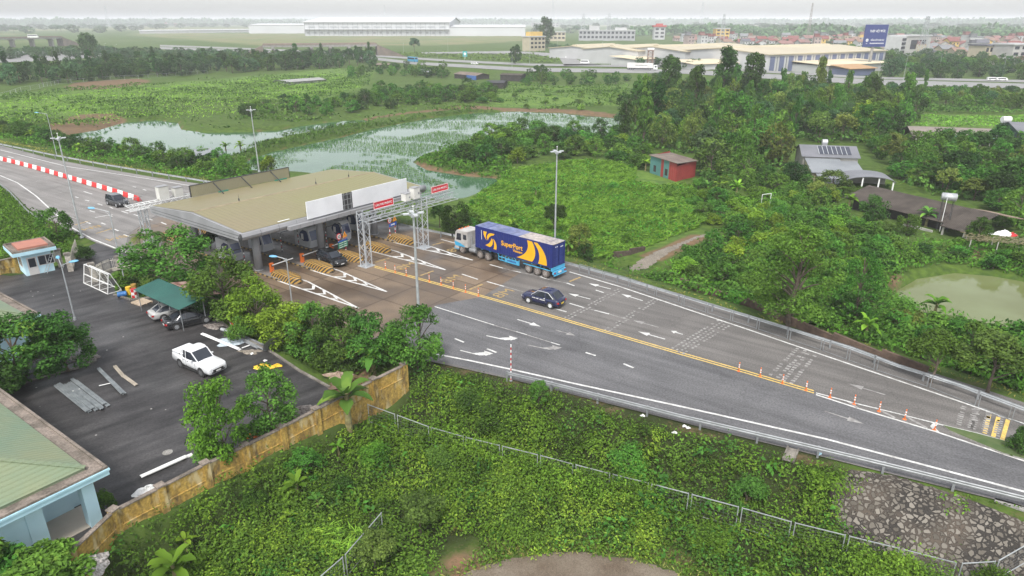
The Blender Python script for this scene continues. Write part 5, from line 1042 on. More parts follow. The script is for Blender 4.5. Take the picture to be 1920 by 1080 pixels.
high_mast((154,446),(116,256),'high mast lamp with floodlight ring beside the left road'); high_mast((486,322),(473,204),'high mast lamp behind the canopy in front of the pond'); high_mast((1040,470),(1040,281),'high mast lamp rising behind the blue container'); high_mast((790,676),(781,396),'nearest tall mast lamp in front of the gantry',0,.15)
LBH=pm('lamp_head_blue',(.16,.42,.62),(.13,.36,.54),2,.4)
def street_lamp(base,top,arms,label,zb=0,head=LBH,k=1.0,grp='street lamps round the toll yard'):
    b=G(*base) if zb==0 else T(*base); h=Zat(b,top[1])-b.z; t=thing('street_lamp',b,label,'street lamp',0,grp); q=MB(); q.cyl((0,0,0),(0,0,h),.08,.05,8); q.cyl((0,0,0),(0,0,.3),.14,.14,8); q.build('pole',GALV,t)
    for a,L_ in arms:
        c,s=math.cos(R(a)),math.sin(R(a)); q=MB(); q.tube([(0,0,h-.1),(c*L_*.4,s*L_*.4,h+.05*k),(c*L_,s*L_,h+.22*k)],.035,6); q.tube([(0,0,h-.5),(c*L_*.3,s*L_*.3,h-.1)],.02,5); q.build('arm',GALV,t)
        q=MB(); rr=[]
        for f,w,z in ((0,.05,.06),(.25,.16,.11),(.6,.2,.12),(.9,.13,.08),(1,.03,.03)): x=L_+f*.85*k; y0=h+.2*k+f*.06; rr.append([(c*x-s*w*j,s*x+c*w*j,y0+z*i) for j,i in ((-1,0),(-.7,1),(.7,1),(1,0),(.6,-.5),(-.6,-.5))])
        q.loft(rr); q.build('lamp_head',head,t)
    return t
street_lamp((236,537),(205,396),[(170,1.7)],'street lamp with blue head leaning over the gate fences'); street_lamp((548,572),(544,485),[(180,.9)],'street lamp with blue head by the banana plants near the striped nose')
street_lamp((141,600),(116,497),[(128,1.6),(20,.7)],'street lamp with two blue heads in front of the gatehouse'); street_lamp((107,293),(92,213),[(185,1.6)],'street lamp with blue head at the far edge of the left road')
# ---------------------------------------------------------------- things lying in the yard
def beam_mesh(L_):
    pr=[(-.155,0),(-.1,.08),(-.03,.08),(0,.02),(.03,.08),(.1,.08),(.155,0)]; q=MB(); lo=[(0,y,z+.01) for y,z in pr]+[(0,y,z-.012+.01) for y,z in reversed(pr)]; q.loft([lo,[(L_,y,z) for x,y,z in lo]]); return q
def beams(a,b,n,label,grp,m,off=.42,z=0.02):
    p,q_=G(*a),G(*b); d=q_-p; rot=math.atan2(d.y,d.x); L_=d.length; me=beam_mesh(L_).mesh('guard_rail_beam',m); rr=random.Random(int(a[0]))
    for i in range(n):
        k=i%max(1,(n+1)//2); lay=i//max(1,(n+1)//2); y=(k+.3*lay)*off; sx=rr.uniform(-.35,.35)
        tag(link('guard_rail_beam',me,None,(p.x-math.sin(rot)*y+math.cos(rot)*sx,p.y+math.cos(rot)*y+math.sin(rot)*sx,z+lay*.1),rot+rr.uniform(-.015,.015)),label if n==1 else label+f', {NTH[i]} from below',('rail beam'),grp if n>1 else None)
BEAMG=pm('beam_zinc',(.30,.325,.335),(.20,.22,.23),1.5,.4,.35)
beams((204,762),(140,715),8,'grey zinc rail beam in the neat pile by the planter',('grey rail beams piled in the yard'),BEAMG); beams((236,741),(188,694),2,'grey zinc rail beam of the loose pair right of the big pile','pair of loose rail beams',BEAMG)
TANB=pm('beam_tan',(.42,.37,.30),(.30,.26,.21),1.5,.6); beams((258,724),(232,706),1,'tan rail beam half, lower, lying apart from the pile',None,TANB); beams((232,706),(214,686),1,'tan bent rail beam end, upper, lying apart',None,TANB)
beams((449,656),(380,627),2,'white rail beam lying beside the pickup','two white rail beams beside the pickup',WHITE,.24); beams((353,856),(268,894),2,'white rail beam lying under the yellowish tree near the wall','two white rail beams near the yellow wall',WHITE,.24)
def pipe(a,b,r,m,label,z=.08,z2=None):
    p,q_=G(*a),G(*b); t=MB(); t.cyl((0,0,z),(q_.x-p.x,q_.y-p.y,z2 or z),r,r,8); tag(t.build('steel_pipe',m,None,(p.x,p.y,0)),label,'pipe','steel pipes by the hedge')
for i,(a,b,r,l) in enumerate((((418,621),(484,655),.10,'longest grey pipe by the hedge, middle of the heap'),((425,619),(496,650),.10,'grey pipe by the hedge, closest to the trees'),((430,625),(498,661),.09,'grey pipe by the hedge ending at the round plate'),((416,622),(438,628),.16,'short thick pale pipe at the head of the heap'))): pipe(a,b,r,STEELB if i==3 else GALVD,l,.1+.06*i)
pipe((454,654),(473,647),.06,WHITE,'short white pipe left of the round plate'); pipe((128,738),(150,731),.05,WHITE,'thin white rod under the grey beams'); pipe((186,725),(216,718),.04,WHITE,'thin pale rod across the loose beams')
p=G(509,659); t=thing('dish_plate',p,'round grey dish leaning on the yard kerb','dish'); M=Matrix.Rotation(R(-62),3,'Y'); q=MB(); rr=[]
for r_,z in ((.02,.12),(.4,.09),(.7,.03),(.8,0)): rr.append([tuple(Matrix.Rotation(R(-35),3,'Z')@(M@Vector((r_*math.cos(a),r_*math.sin(a),z)))+Vector((0,0,.72))) for a in [2*math.pi*i/20 for i in range(20)]])
q.loft(rr[::-1],0,False); q.build('bowl',GALVD,t,None,0,True); q=MB(); q.bar((.1,0,.6),(.7,.3,0),.05,.05); q.build('stay',DARK,t)
def crumple(name,px,r,h,m,label,seed,cat,asp=.6):
    p=G(*px); n=22; rr=random.Random(seed); V=[];F=[]
    for j in range(8):
        for i in range(n):
            a=2*math.pi*i/n; k=j/7; w=(1+.25*math.sin(3*a+seed)+.15*math.sin(5*a))*r*k; V.append((w*math.cos(a)+rr.uniform(-.05,.05),w*math.sin(a)*asp+rr.uniform(-.05,.05),.02+h*(1-k)*(.6+.5*rr.random())+rr.uniform(0,.06)*(j<7)))
    q=MB(); q.v=V; q.f=[(j*n+i,j*n+(i+1)%n,(j+1)*n+(i+1)%n,(j+1)*n+i) for j in range(7) for i in range(n)]+[tuple(range(n))[::-1]]; q.m=[0]*len(q.f); return tag(q.build(name,m,None,p),label,cat)
crumple('plastic_sheet',(437,641),1.5,.35,pm('plastic_film',(.50,.56,.60),(.34,.40,.45),3,.25),'crumpled translucent bluish plastic sheet among the pipes',1,'plastic sheet'); crumple('yellow_tarp',(493,689),.95,.32,YELLP,'bright yellow tarpaulin heap on the yard','2'.__len__()+1,'tarpaulin',.55); crumple('yellow_tarp',(519,686),.5,.12,YELLP,'small yellow sheet lying flat beside the tarpaulin heap',3,'tarpaulin',.5)
crumple('dark_tarp',(475,698),.6,.3,DARK,'dark crumpled cover below the yellow tarpaulin',5,'tarpaulin'); crumple('cardboard_heap',(634,706),1.1,.45,pm('cardboard_brown',(.34,.26,.20),(.2,.14,.10),2,.9),'grey brown cardboard heap at the corner of the yard',6,'rubbish heap'); crumple('cardboard_heap',(641,722),1.1,.35,pm('soaked_card',(.16,.10,.07),(.1,.07,.05),2,.9),'dark soaked cardboard heap near the big banana plant',8,'rubbish heap')
crumple('sack_heap',(278,922),.9,.4,WHITE,'white sacks dumped at the wall below the white beams',9,'sacks'); crumple('rubble_heap',(175,1062),.9,.7,pm('rubble_white',(.55,.52,.5),(.2,.18,.16),8,.9),'heap of pale stones at the foot of the ochre wall',10,'rubble heap',.9); crumple('sand_patch',(470,660),1.0,.05,PATHM,'wet sand patch beside the round dish',12,'sand heap',.5)
crumple('orange_tarp',(474,818),.5,.3,ORANGE,'orange rag bundle behind the ochre wall',14,'rag'); crumple('debris_heap',(492,808),1.5,.3,pm('debris_grey',(.28,.25,.23),(.1,.08,.07),6,.9),'grey scrap heap behind the ochre wall under the trees',15,'scrap heap',.5); crumple('debris_heap',(565,775),2.0,.35,bpy.data.materials['debris_grey'],'long scrap heap behind the ochre wall near the big banana',16,'scrap heap',.45); crumple('debris_heap',(160,672),1.4,.3,bpy.data.materials['debris_grey'],'scrap under the mango trees near the grey beams',17,'scrap heap',.5); crumple('debris_heap',(402,612),.9,.28,bpy.data.materials['debris_grey'],'tangled metal scrap behind the black sedan',18,'scrap heap',.8)
def drum(px,m,label,lie=False):
    p=G(*px); q=MB(); pr=[(.0,.29),(.05,.3),(.3,.29),(.32,.305),(.34,.29),(.58,.29),(.6,.305),(.62,.29),(.85,.3),(.9,.29)]; rr=[[(r_*math.cos(a),r_*math.sin(a),z) for a in [2*math.pi*i/16 for i in range(16)]] for z,r_ in pr]
    if lie: rr=[[(z-.45,y,x+.3) for x,y,z in r_] for r_ in rr]
    q.loft(rr); t=tag(q.build('barrel',m,None,p,R(25)),label,'barrel')
drum((230,556),pm('drum_blue',(.04,.16,.40),(.03,.13,.34),2,.4),'blue barrel lying on its side by the white rack',True); drum((243,552),YELLP,'yellow barrel standing left of the carport'); drum((253,547),pm('drum_ochre',(.45,.27,.05),(.3,.18,.05),3,.6),'ochre barrel behind the yellow barrel at the carport')
def checker(px,label):
    p=G(*px); t=thing('safety_drum',p,label,'traffic drum'); q=MB(); 
    for k in range(3):
        for i in range(12):
            a,b=2*math.pi*i/12,2*math.pi*(i+1)/12; r_=.32; q.face([(r_*math.cos(a),r_*math.sin(a),k*.32),(r_*math.cos(b),r_*math.sin(b),k*.32),(r_*math.cos(b),r_*math.sin(b),k*.32+.32),(r_*math.cos(a),r_*math.sin(a),k*.32+.32)],(i//2+k)%2)
    q.face([(.32*math.cos(2*math.pi*i/12),.32*math.sin(2*math.pi*i/12),.96) for i in range(12)],0); q.build('shell',[REDP,WHITE],t)
checker((253,557),'red and white chequered drum left of the carport'); checker((440,620),'red and white chequered drum against the hedge')
p=G(266,568); t=thing('wooden_pallet',p,'pale wooden pallet lying under the carport edge','pallet',R(-30)); q=MB()
for k in range(7): q.b2(-.9,.9,-.65+k*.2,-.5+k*.2,.12,.15)
q.build('board',pm('pallet_wood',(.50,.40,.30),(.4,.31,.22),2,.8),t); q=MB()
for y in (-.6,0,.6): q.b2(-.9,.9,y-.05,y+.05,0,.12)
q.build('runner',bpy.data.materials['pallet_wood'],t)
q=MB(); q.cyl((0,0,-.01),(0,0,.006),.34,.34,16); q.cyl((0,0,.006),(0,0,.01),.28,.28,16); tag(q.build('manhole_cover',CONCP,None,G(314,848)),'round pale manhole cover in the dark yard','manhole cover')
# concrete end wall above the stones, drain chute, small litter
a,b=T(1862,944),T(1990,1010); t=thing('retaining_wall',G(1866,935),'grey stained concrete wall at the end of the stone pitching','wall'); q=MB(); a=G(1866,935); b=G(2010,985); q.bar(Vector((0,0,-1.6)),b-a+Vector((0,0,-1.6)),.35,3.0); q.build('panel',CONCD,t); q=MB(); q.bar(Vector((0,0,-.06)),b-a+Vector((0,0,-.06)),.5,.12); q.build('coping',CONCP,t)
a,b=G(1487,842),T(1477,868); q=MB(); d=b-a; n=Vector((-d.y,d.x,0)).normalized()*.35; q.face([-n+Vector((0,0,.05)),n+Vector((0,0,.05)),d+n+Vector((0,0,.12)),d-n+Vector((0,0,.12))])
for s in (-1,1): q.bar(n*s+Vector((0,0,.08)),d+n*s+Vector((0,0,.18)),.1,.2)
tag(q.build('drain_chute',CONCD,None,a),'concrete drain chute below the near guard rail','drain chute')
rr=random.Random(8)
for i,(a,b,c,l) in enumerate(((1536,852,LBLUE,'blue scrap of litter below the guard rail'),(1290,803,WHITE,'white litter below the near guard rail, left of the chute'),(1283,800,WHITE,'small white litter at the near guard rail'),(1205,780,WHITE,'white paper scrap in the dry verge'),(1265,812,WHITE,'pale scrap in the dry verge'),(497,677,WHITE,'white pot beside the yellow tarpaulin'),(473,664,WHITE,'white lid on the wet sand'))): crumple('litter',(a,b),.16,.1,c,l,20+i,'litter',.8)
# ---------------------------------------------------------------- sheds and houses beyond the road
def shed(name,a,b,depth,h,hr,wall,roof,label,cat='shed',z=-1.5,over=.4,mono=False,arch=False,endm=None):
    """long box with the near long wall from picture point a to b"""
    p,q_=T(*a),T(*b); p.z=q_.z=min(p.z,q_.z); d=q_-p; rot=math.atan2(d.y,d.x); L_=d.length; t=thing(name,p,label,cat,rot); q=MB()
    pr=[(0,-1),(depth,-1),(depth,h),(depth/2,hr),(0,h)] if not mono else [(0,-1),(depth,-1),(depth,hr),(0,h)]
    q.prism(pr,0,L_,0,'x'); w=q.build('wall',wall,t); e=over; q=MB()
    if mono: S_=[(-e,h-e*(hr-h)/depth),(depth+e,hr+e*(hr-h)/depth)]
    elif arch: S_=[(depth/2-(depth/2+e)*math.cos(math.pi*k/8),h+(hr-h)*math.sin(math.pi*k/8)) for k in range(9)]
    else: s=(hr-h)/(depth/2); S_=[(-e,h-e*s),(depth/2,hr),(depth+e,h-e*s)]
    q.prism([(y,z_+.05) for y,z_ in S_]+[(y,z_+.12) for y,z_ in reversed(S_)],-e,L_+e,0,'x'); r=q.build('roof',roof,t); return t,L_,w,r
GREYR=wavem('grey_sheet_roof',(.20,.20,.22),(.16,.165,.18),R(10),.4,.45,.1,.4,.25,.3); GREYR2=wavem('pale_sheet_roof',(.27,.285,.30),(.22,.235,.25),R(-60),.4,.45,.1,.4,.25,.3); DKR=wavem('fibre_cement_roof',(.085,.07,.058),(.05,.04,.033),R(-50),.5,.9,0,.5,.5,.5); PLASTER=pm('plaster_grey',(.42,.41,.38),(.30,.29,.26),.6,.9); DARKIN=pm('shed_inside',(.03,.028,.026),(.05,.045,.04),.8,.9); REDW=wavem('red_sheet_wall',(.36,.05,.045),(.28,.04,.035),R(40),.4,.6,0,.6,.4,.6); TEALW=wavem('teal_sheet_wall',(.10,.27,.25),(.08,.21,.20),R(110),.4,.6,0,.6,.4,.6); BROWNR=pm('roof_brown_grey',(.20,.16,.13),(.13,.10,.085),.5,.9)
p=T(1267,341); t=thing('red_shed',p,'red and teal sheet metal shed standing in the bushes','shed'); a,b=T(1218,324),T(1303,331); q=MB(); A=Vector((0,0,0)); B=Vector((a.x-p.x,a.y-p.y,0)); C_=Vector((b.x-p.x,b.y-p.y,0)); H=3.6
# long teal/red side, red front, roof
def quad(P0,P1,z0,z1,m): return MB().face([(P0.x,P0.y,z0),(P1.x,P1.y,z0),(P1.x,P1.y,z1),(P0.x,P0.y,z1)]).build('wall',m,t)
quad(A,C_,-1,H-.5,REDW); quad(B+(A-B)*.72,A,-1,H,REDW); quad(B+(A-B)*.52,B+(A-B)*.72,-1,H,TEALW); quad(B+(A-B)*.42,B+(A-B)*.52,-1,H,REDW); quad(B,B+(A-B)*.42,-1,H,TEALW); quad(B+C_,B,-1,H,REDW); quad(C_,B+C_,-1,H-.5,REDW)
nn=(A-B).normalized(); on=Vector((-nn.y,nn.x,0)); on=-on if on.y>0 else on
for f0,f1 in ((.14,.24),(.58,.68)):
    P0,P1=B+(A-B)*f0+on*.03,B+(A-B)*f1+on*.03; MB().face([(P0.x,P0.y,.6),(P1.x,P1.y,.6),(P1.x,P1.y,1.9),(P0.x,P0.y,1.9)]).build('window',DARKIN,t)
q=MB(); o=[A*1.0-nn*-.4-C_.normalized()*.4,C_+nn*.4+C_.normalized()*.4,B+C_-nn*.4+C_.normalized()*.4,B-nn*.4-C_.normalized()*.4]; q.add([(v.x,v.y,H+.05-(.55 if i in (1,2) else 0)) for i,v in enumerate(o)]+[(v.x,v.y,H+.15-(.55 if i in (1,2) else 0)) for i,v in enumerate(o)],[(0,3,2,1),(4,5,6,7),(0,1,5,4),(1,2,6,5),(2,3,7,6),(3,0,4,7)]); q.build('roof',BROWNR,t)
# house with solar panels (several roofs make one house)
t,L_,w,r=shed('farm_house',(1502,323),(1604,326),9,3.4,4.9,PLASTER,GREYR,'grey roofed farmhouse with solar panels on its upper roof','house')
s=(4.9-3.4)/4.5; HE=3.4
for k in range(7):
    q=MB(); x=L_*.30+k*L_*.085; q.add([(x,.7,HE+.7*s+.2),(x+L_*.078,.7,HE+.7*s+.2),(x+L_*.078,3.9,HE+3.9*s+.2),(x,3.9,HE+3.9*s+.2)],[(0,1,2,3)]); sp_=q.build('solar_panel',pm('solar_cell',(.045,.05,.07),(.06,.065,.085),1,.25) if 'solar_cell' not in bpy.data.materials else bpy.data.materials['solar_cell'],t)
    q=MB(); q.b2(x-.05,x+.02,.7,3.9,0,.0); 
    q=MB(); q.bar((x-.04,.65,HE+.65*s+.21),(x-.04,3.95,HE+3.95*s+.21),.09,.05); q.build('panel_frame',STEELB,sp_)
q=MB(); q.cyl((L_*.42,6.2,5.4),(L_*.52,6.2,5.4),.6,.6,14); q.b2(L_*.42,L_*.52,5.7,6.7,4.2,4.9); q.build('water_tank',pm('tank_steel',(.55,.56,.57),(.45,.46,.47),1,.3,.4),t)
q=MB(); q.prism([(-8.5,-1),(0,-1),(0,2.85),(-8.5,1.7)],.5,L_*.62,0,'x'); q.build('wall',pm('plaster_cream',(.52,.46,.30),(.42,.37,.25),.6,.9),t); q=MB(); q.prism([(-9,1.75),(.0,3.0),(0,3.12),(-9,1.87)],.2,L_*.66,0,'x'); q.build('roof',GREYR2,t)
q=MB(); q.prism([(-8.0,1.6),(.0,2.6),(0,2.72),(-8,1.72)],L_*.66,L_*.98,0,'x'); q.build('roof',GREYR2,t); q=MB(); q.prism([(-8,-1),(-.05,-1),(-.05,2.5),(-8,1.5)],L_*.68,L_*.96,0,'x'); q.build('wall',PLASTER,t)
q=MB(); S_=[(L_*.52+4.2*(1-math.cos(math.pi*k/10)),1.5+.95*math.sin(math.pi*k/10)) for k in range(11)]; q.prism([(x,z) for x,z in S_]+[(x,z+.1) for x,z in reversed(S_)],-14.5,-8.2,0,'y'); q.build('arched_roof',GREYR,t)
for x,z in ((L_*.52+.3,1.6),(L_*.52+2.8,2.25),(L_*.52+5.6,2.25),(L_*.52+8.1,1.6)):
    q=MB(); q.b2(x-.12,x+.12,-14.3,-14.05,-1,z); q.build('post',WHITE,t)
q=MB(); q.b2(L_*.52+.2,L_*.52+8.2,-9,-8.6,-1,1.7); q.build('wall',PLASTER,t); q=MB(); q.prism([(-15,1.0),(-8.2,1.6),(-8.2,1.7),(-15,1.1)],L_*.1,L_*.5,0,'x'); q.build('roof',GREYR2,t); q=MB(); q.b2(L_*.12,L_*.48,-14.6,-8.3,-1,.9); q.build('wall',PLASTER,t)
# long dark pig shed with rusty end
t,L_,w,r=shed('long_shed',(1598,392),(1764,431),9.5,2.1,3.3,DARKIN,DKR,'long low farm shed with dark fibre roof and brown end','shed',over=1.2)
q=MB(); q.prism([(-2.6,1.7),(4.7,3.4),(4.7,3.5),(-2.6,1.8)],L_+1.25,L_+5.0,0,'x'); q.prism([(4.75,3.4),(9.5,2.4),(9.5,2.5),(4.75,3.5)],L_+1.25,L_+6.4,1,'x'); q.build('end_roof',[DKR,wavem('brown_sheet_roof',(.30,.22,.17),(.22,.16,.12),R(-50),.5,.8,0,.5,.4,.5)],t)
for x,y in ((L_+1.6,-2.3),(L_+4.7,-2.3)): q=MB(); q.bar((x,y,-1),(x+.1,y,1.85),.22,.22); q.build('post',PLASTER,t)
q=MB(); q.b2(L_-4.5,L_+.2,-2.4,-2.2,-1,.7); q.build('screen_wall',PLASTER,t)
p=T(1765,432); t=thing('water_tank',p,'steel water tank on a spindly stand before the dark farm shed','water tank',R(-25)); h=4.6; q=MB(); q.cyl((-.9,0,h+.55),(.9,0,h+.55),.58,.58,16)
q.sphere((-.9,0,h+.55),(.15,.58,.58),12,8); q.sphere((.9,0,h+.55),(.15,.58,.58),12,8); q.build('tank',bpy.data.materials['tank_steel'],t,None,0,True); q=MB()
for x in (-.7,.7):
    for y in (-.5,.5): q.bar((x,y,-.2),(x,y,h),.07,.07)
    q.bar((x,-.5,h),(x,.5,h),.07,.07); q.bar((x,-.5,1),(x,.5,3),.04,.04)
q.bar((-.7,-.5,1),(.7,-.5,3),.04,.04); q.build('stand',DARK,t); q=MB(); q.cyl((-.3,-.65,0),(-.3,-.65,h+.4),.05,.05,6); q.build('pipe',WHITE,t)
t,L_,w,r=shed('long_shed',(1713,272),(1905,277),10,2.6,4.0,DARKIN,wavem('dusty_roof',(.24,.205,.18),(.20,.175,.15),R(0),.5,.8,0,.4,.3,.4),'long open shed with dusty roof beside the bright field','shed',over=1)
q=MB()
for k in range(12): q.b2(L_*k/11-.12,L_*k/11+.12,-.9,-.66,-1,2.4)
q.build('post',PLASTER,t); q=MB(); q.b2(0,L_,-.55,-.35,-1,.2); q.build('low_wall',pm('brick_low',(.30,.17,.13),(.22,.13,.1),2,.9),t)
q=MB(); q.prism([(-1.6,2.25),(-.4,2.6),(-.4,2.7),(-1.6,2.35)],L_*.3,L_,0,'x'); q.build('awning',pm('awning_green',(.10,.22,.18),(.08,.17,.14),1),t)
shed('green_shed',(1903,287),(1990,292),12,5,6.6,pm('dark_green_sheet',(.03,.08,.07),(.025,.06,.055),1,.6),GREYR,'dark green shed at the right edge of the long open shed','shed')
p=T(1873,277); t=thing('tank_tower',p,'slim white tank tower by the long open shed','water tank'); q=MB()
for x in (-.8,.8):
    for y in (-.8,.8): q.bar((x,y,-.5),(x*.8,y*.8,6.2),.12,.12)
for z in (2,4,6): q.b2(-.8,.8,-.8,.8,z,z+.08)
q.build('stand',STEELB,t); q=MB(); q.cyl((-1,0,6.9),(1,0,6.9),.7,.7,12); q.build('tank',WHITE,t)
# shacks in the middle distance
TARPB=pm('tarp_blue',(.05,.13,.35),(.04,.10,.28),1)
for a,b,dp,h,hr,w,r,l in (((852,147),(893,150),9,2.4,3.4,DARKIN,BROWNR,'low brown shack with blue tarp behind the pond trees'),((938,152),(977,153),8,3,3.6,DARKIN,DKR,'dark shack beside the white post in the middle scrub'),((911,166),(944,167),7,2.6,3.4,DARKIN,pm('black_tarp_roof',(.05,.05,.055),(.035,.035,.04),.5,.6),'black roofed shack nearest the pond trees'),((705,127),(739,128),8,2,2.8,DARKIN,BROWNR,'low hut roof beside the bus on the highway'),((784,141),(806,142),6,2,3,DARKIN,GREYR2,'grey roofed hut among the shrubs below the highway'),((372,308),(398,306),5,2,2.9,PLASTER,GREYR2,'pale roofed hut hidden in the hedge by the left road')):
    t,L_,ww,rr_=shed('shack',a,b,dp,h,hr,w,r,l,'shack')
    if 'tarp behind' in l or 'blue tarp' in l: q=MB(); q.b2(L_*.6,L_+.5,-.5,-.35,.2,2.4); q.build('tarpaulin',TARPB,t)
t,L_,w,r=shed('net_house',(540,159),(612,153),14,1.2,1.8,pm('net_wall',(.22,.22,.21),(.16,.16,.15),1),pm('net_roof',(.34,.34,.33),(.24,.24,.23),.3,.8),'long low grey netting tunnel on the bright meadow','net house')
p=T(1435,385); t=thing('goal_frame',p,'white square frame standing in the orchard','frame',R(25)); q=MB(); q.bar((-1,0,-.3),(-1,0,2.0),.08,.08); q.bar((1,0,-.3),(1,0,2.0),.08,.08); q.bar((-1.04,0,2.0),(1.04,0,2.0),.08,.08); q.build('frame',WHITE,t)
crumple('plastic_heap',(1882,440),1.6,.7,WHITE,'white plastic heap on grass right of the farm shed',31,'plastic heap',.5); crumple('red_cloth',(1898,442),.7,.5,REDP,'red cloth beside the white plastic heap',32,'cloth')
p=T(1862,470); t=thing('vine_trellis',p,'flat trellis of dry vines right of the green pond','trellis',R(-20)); q=MB()
for x in (-3.2,0,3.2):
    for y in (-1.2,1.2): q.bar((x,y,-.2),(x,y,1.6),.12,.12)
q.build('post',PLASTER,t); q=MB(); rr=random.Random(3)
for k in range(260): x,y=rr.uniform(-3.8,3.8),rr.uniform(-1.7,1.7); a=rr.uniform(0,3.1); q.box((x,y,1.65+rr.uniform(-.12,.2)),(.5,.12,.04),a)
q.build('vine',pm('dry_vine',(.22,.19,.10),(.15,.14,.07),2),t)
q=MB()
rr=random.Random(9); pb=poly([(1165,478),(1230,466),(1300,437),(1318,430),(1322,440),(1240,470),(1180,490)],-1.2)
w=[T(1150,484),T(1180,478),T(1208,470)]; o=w[0]; t=thing('brush_wall',o,'low brown woven brush wall beside the dirt path','wall')
q=MB()
for a,b in zip(w,w[1:]): q.bar(a-o+Vector((0,0,.3)),b-o+Vector((0,0,.0)),.25,1.2)
q.build('panel',pm('brush_brown',(.10,.075,.055),(.06,.045,.035),3,.95,0,.6),t)
w=[T(1275,535),T(1330,553),T(1400,575),T(1480,610),T(1560,640),T(1650,672),T(1738,700)]; o=w[0]; t=thing('brush_wall',o,'long dark brick coloured wall under the trees behind the far guard rail','wall'); q=MB()
for a,b in zip(w,w[1:]): q.bar(a-o+Vector((0,0,.2)),b-o+Vector((0,0,-.1)),.25,1.5)
q.build('panel',pm('brick_dark',(.14,.095,.07),(.085,.06,.045),2,.95,0,.6),t)
# ---------------------------------------------------------------- vegetation
BARK=pm('bark',(.13,.10,.075),(.07,.055,.042),3,.9,0,.4); BARKP=pm('bark_pale',(.30,.27,.23),(.18,.16,.13),3,.9)
LD=leafm('leaf_dark',(0.0120,0.0348,0.0078),(0.0567,0.1355,0.0242),(0.085,0.183,0.031)); LM=leafm('leaf_mid',(0.0224,0.0620,0.0099),(0.1085,0.2538,0.0332),(0.156,0.289,0.042)); LY=leafm('leaf_yellow',(0.0461,0.0988,0.0097),(0.1943,0.3360,0.0305),(0.313,0.426,0.052)); LO=leafm('leaf_olive',(0.0321,0.0601,0.0122),(0.1664,0.2406,0.0454),(0.185,0.228,0.052)); LB=leafm('leaf_bluish',(0.0202,0.0546,0.0202),(0.0850,0.1750,0.0630),(0.128,0.228,0.084)); LMG=leafm('leaf_mango',(0.0152,0.0465,0.0094),(0.0924,0.1987,0.0293),(0.242,0.304,0.037))
LBAN=leafm('leaf_banana',(0.0426,0.1188,0.0186),(0.1170,0.2513,0.0390),(0.284,0.457,0.073),.25); LBANY=leafm('leaf_banana_light',(0.0855,0.1825,0.0155),(0.1941,0.3398,0.0322),(0.426,0.639,0.094),.25); LW=leafm('weed_leaf',(0.0170,0.0520,0.0065),(0.1115,0.2622,0.0264),(0.185,0.320,0.033),.2,.35); LWY=leafm('vine_leaf',(0.0426,0.0960,0.0096),(0.1794,0.3323,0.0333),(0.242,0.365,0.042),.2,.3); LG=leafm('grass_blade',(0.0884,0.1903,0.0218),(0.3291,0.5692,0.0658),(0.284,0.396,0.063),.2,.3); LGD=leafm('scrub_leaf',(0.0279,0.0696,0.0123),(0.1138,0.2185,0.0356),(0.142,0.228,0.047),.15,.2); LDRY=leafm('dry_grass',(0.142,0.167,0.031),(0.284,0.274,0.073),(0.369,0.335,0.104),.15,.4); LRICE=leafm('rice_blade',(.04,.085,.02),(.075,.14,.03),(.11,.18,.04),.1,.3)
def quads(C,N,s,rng,asp=.5,up=None,fold=.12):
    """diamond leaves: centres C, normals N, half-length s; up biases the long axis"""
    n=len(C); N=N/(np.linalg.norm(N,axis=1,keepdims=True)+1e-9); t=rng.normal(size=(n,3)) 
    if up is not None: t=t*.35+np.array(up)
    t-= (t*N).sum(1,keepdims=True)*N; t/=np.linalg.norm(t,axis=1,keepdims=True)+1e-9; b=np.cross(N,t); s=np.broadcast_to(np.asarray(s,float),(n,))[:,None]
    V=np.stack([C-t*s,C+b*s*asp+N*s*fold,C+t*s,C-b*s*asp+N*s*fold],1).reshape(-1,3); F=np.arange(4*n).reshape(n,4); return V,F
def lumps(kind,rng):
    L=[]
    if kind=='round':
        for _ in range(30):
            d=rng.normal(size=3); d/=np.linalg.norm(d); d[2]=abs(d[2])*1.0-.35; k=rng.uniform(.75,1.0); L.append((d[0]*.33*k,d[1]*.33*k,.60+d[2]*.27*k,rng.uniform(.10,.17)))
    elif kind=='dome':
        for _ in range(46):
            d=rng.normal(size=3); d/=np.linalg.norm(d); k=rng.uniform(.75,1.05); z=.46+d[2]*.42*k; L.append((d[0]*.38*k,d[1]*.38*k,max(.1,z),rng.uniform(.07,.14)))
    elif kind=='tall':
        for i in range(36):
            z=rng.uniform(.28,.95); w=.34*math.sin(min(1,(z-.15)/.45)*1.57)*(1.15-z*.75); a=rng.uniform(0,6.28); k=rng.uniform(.3,1.); L.append((w*k*math.cos(a)+.04*math.sin(z*9),w*k*math.sin(a),z,rng.uniform(.055,.105)))
    elif kind=='bush':
        for _ in range(22):
            d=rng.normal(size=3); d/=np.linalg.norm(d); d[2]=abs(d[2]); k=rng.uniform(.6,1.); L.append((d[0]*.36*k,d[1]*.36*k,.15+d[2]*.55*k,rng.uniform(.12,.2)))
    elif kind=='feather':
        for _ in range(64):
            z=rng.uniform(.26,.97); w=.43*math.sin(min(1,(z-.1)/.38)*1.57)*(1.0-max(0,z-.55)*1.5); a=rng.uniform(0,6.28); k=rng.uniform(.35,1.)**.6; L.append((w*k*math.cos(a),w*k*math.sin(a),z-.07*k,rng.uniform(.06,.12)))
    elif kind=='loose':
        for _ in range(26):
            d=rng.normal(size=3); d/=np.linalg.norm(d); d[2]=abs(d[2])*1.1-.4; k=rng.uniform(.45,1.05); L.append((d[0]*.37*k,d[1]*.37*k,.6+d[2]*.33*k,rng.uniform(.06,.13)))
    return L
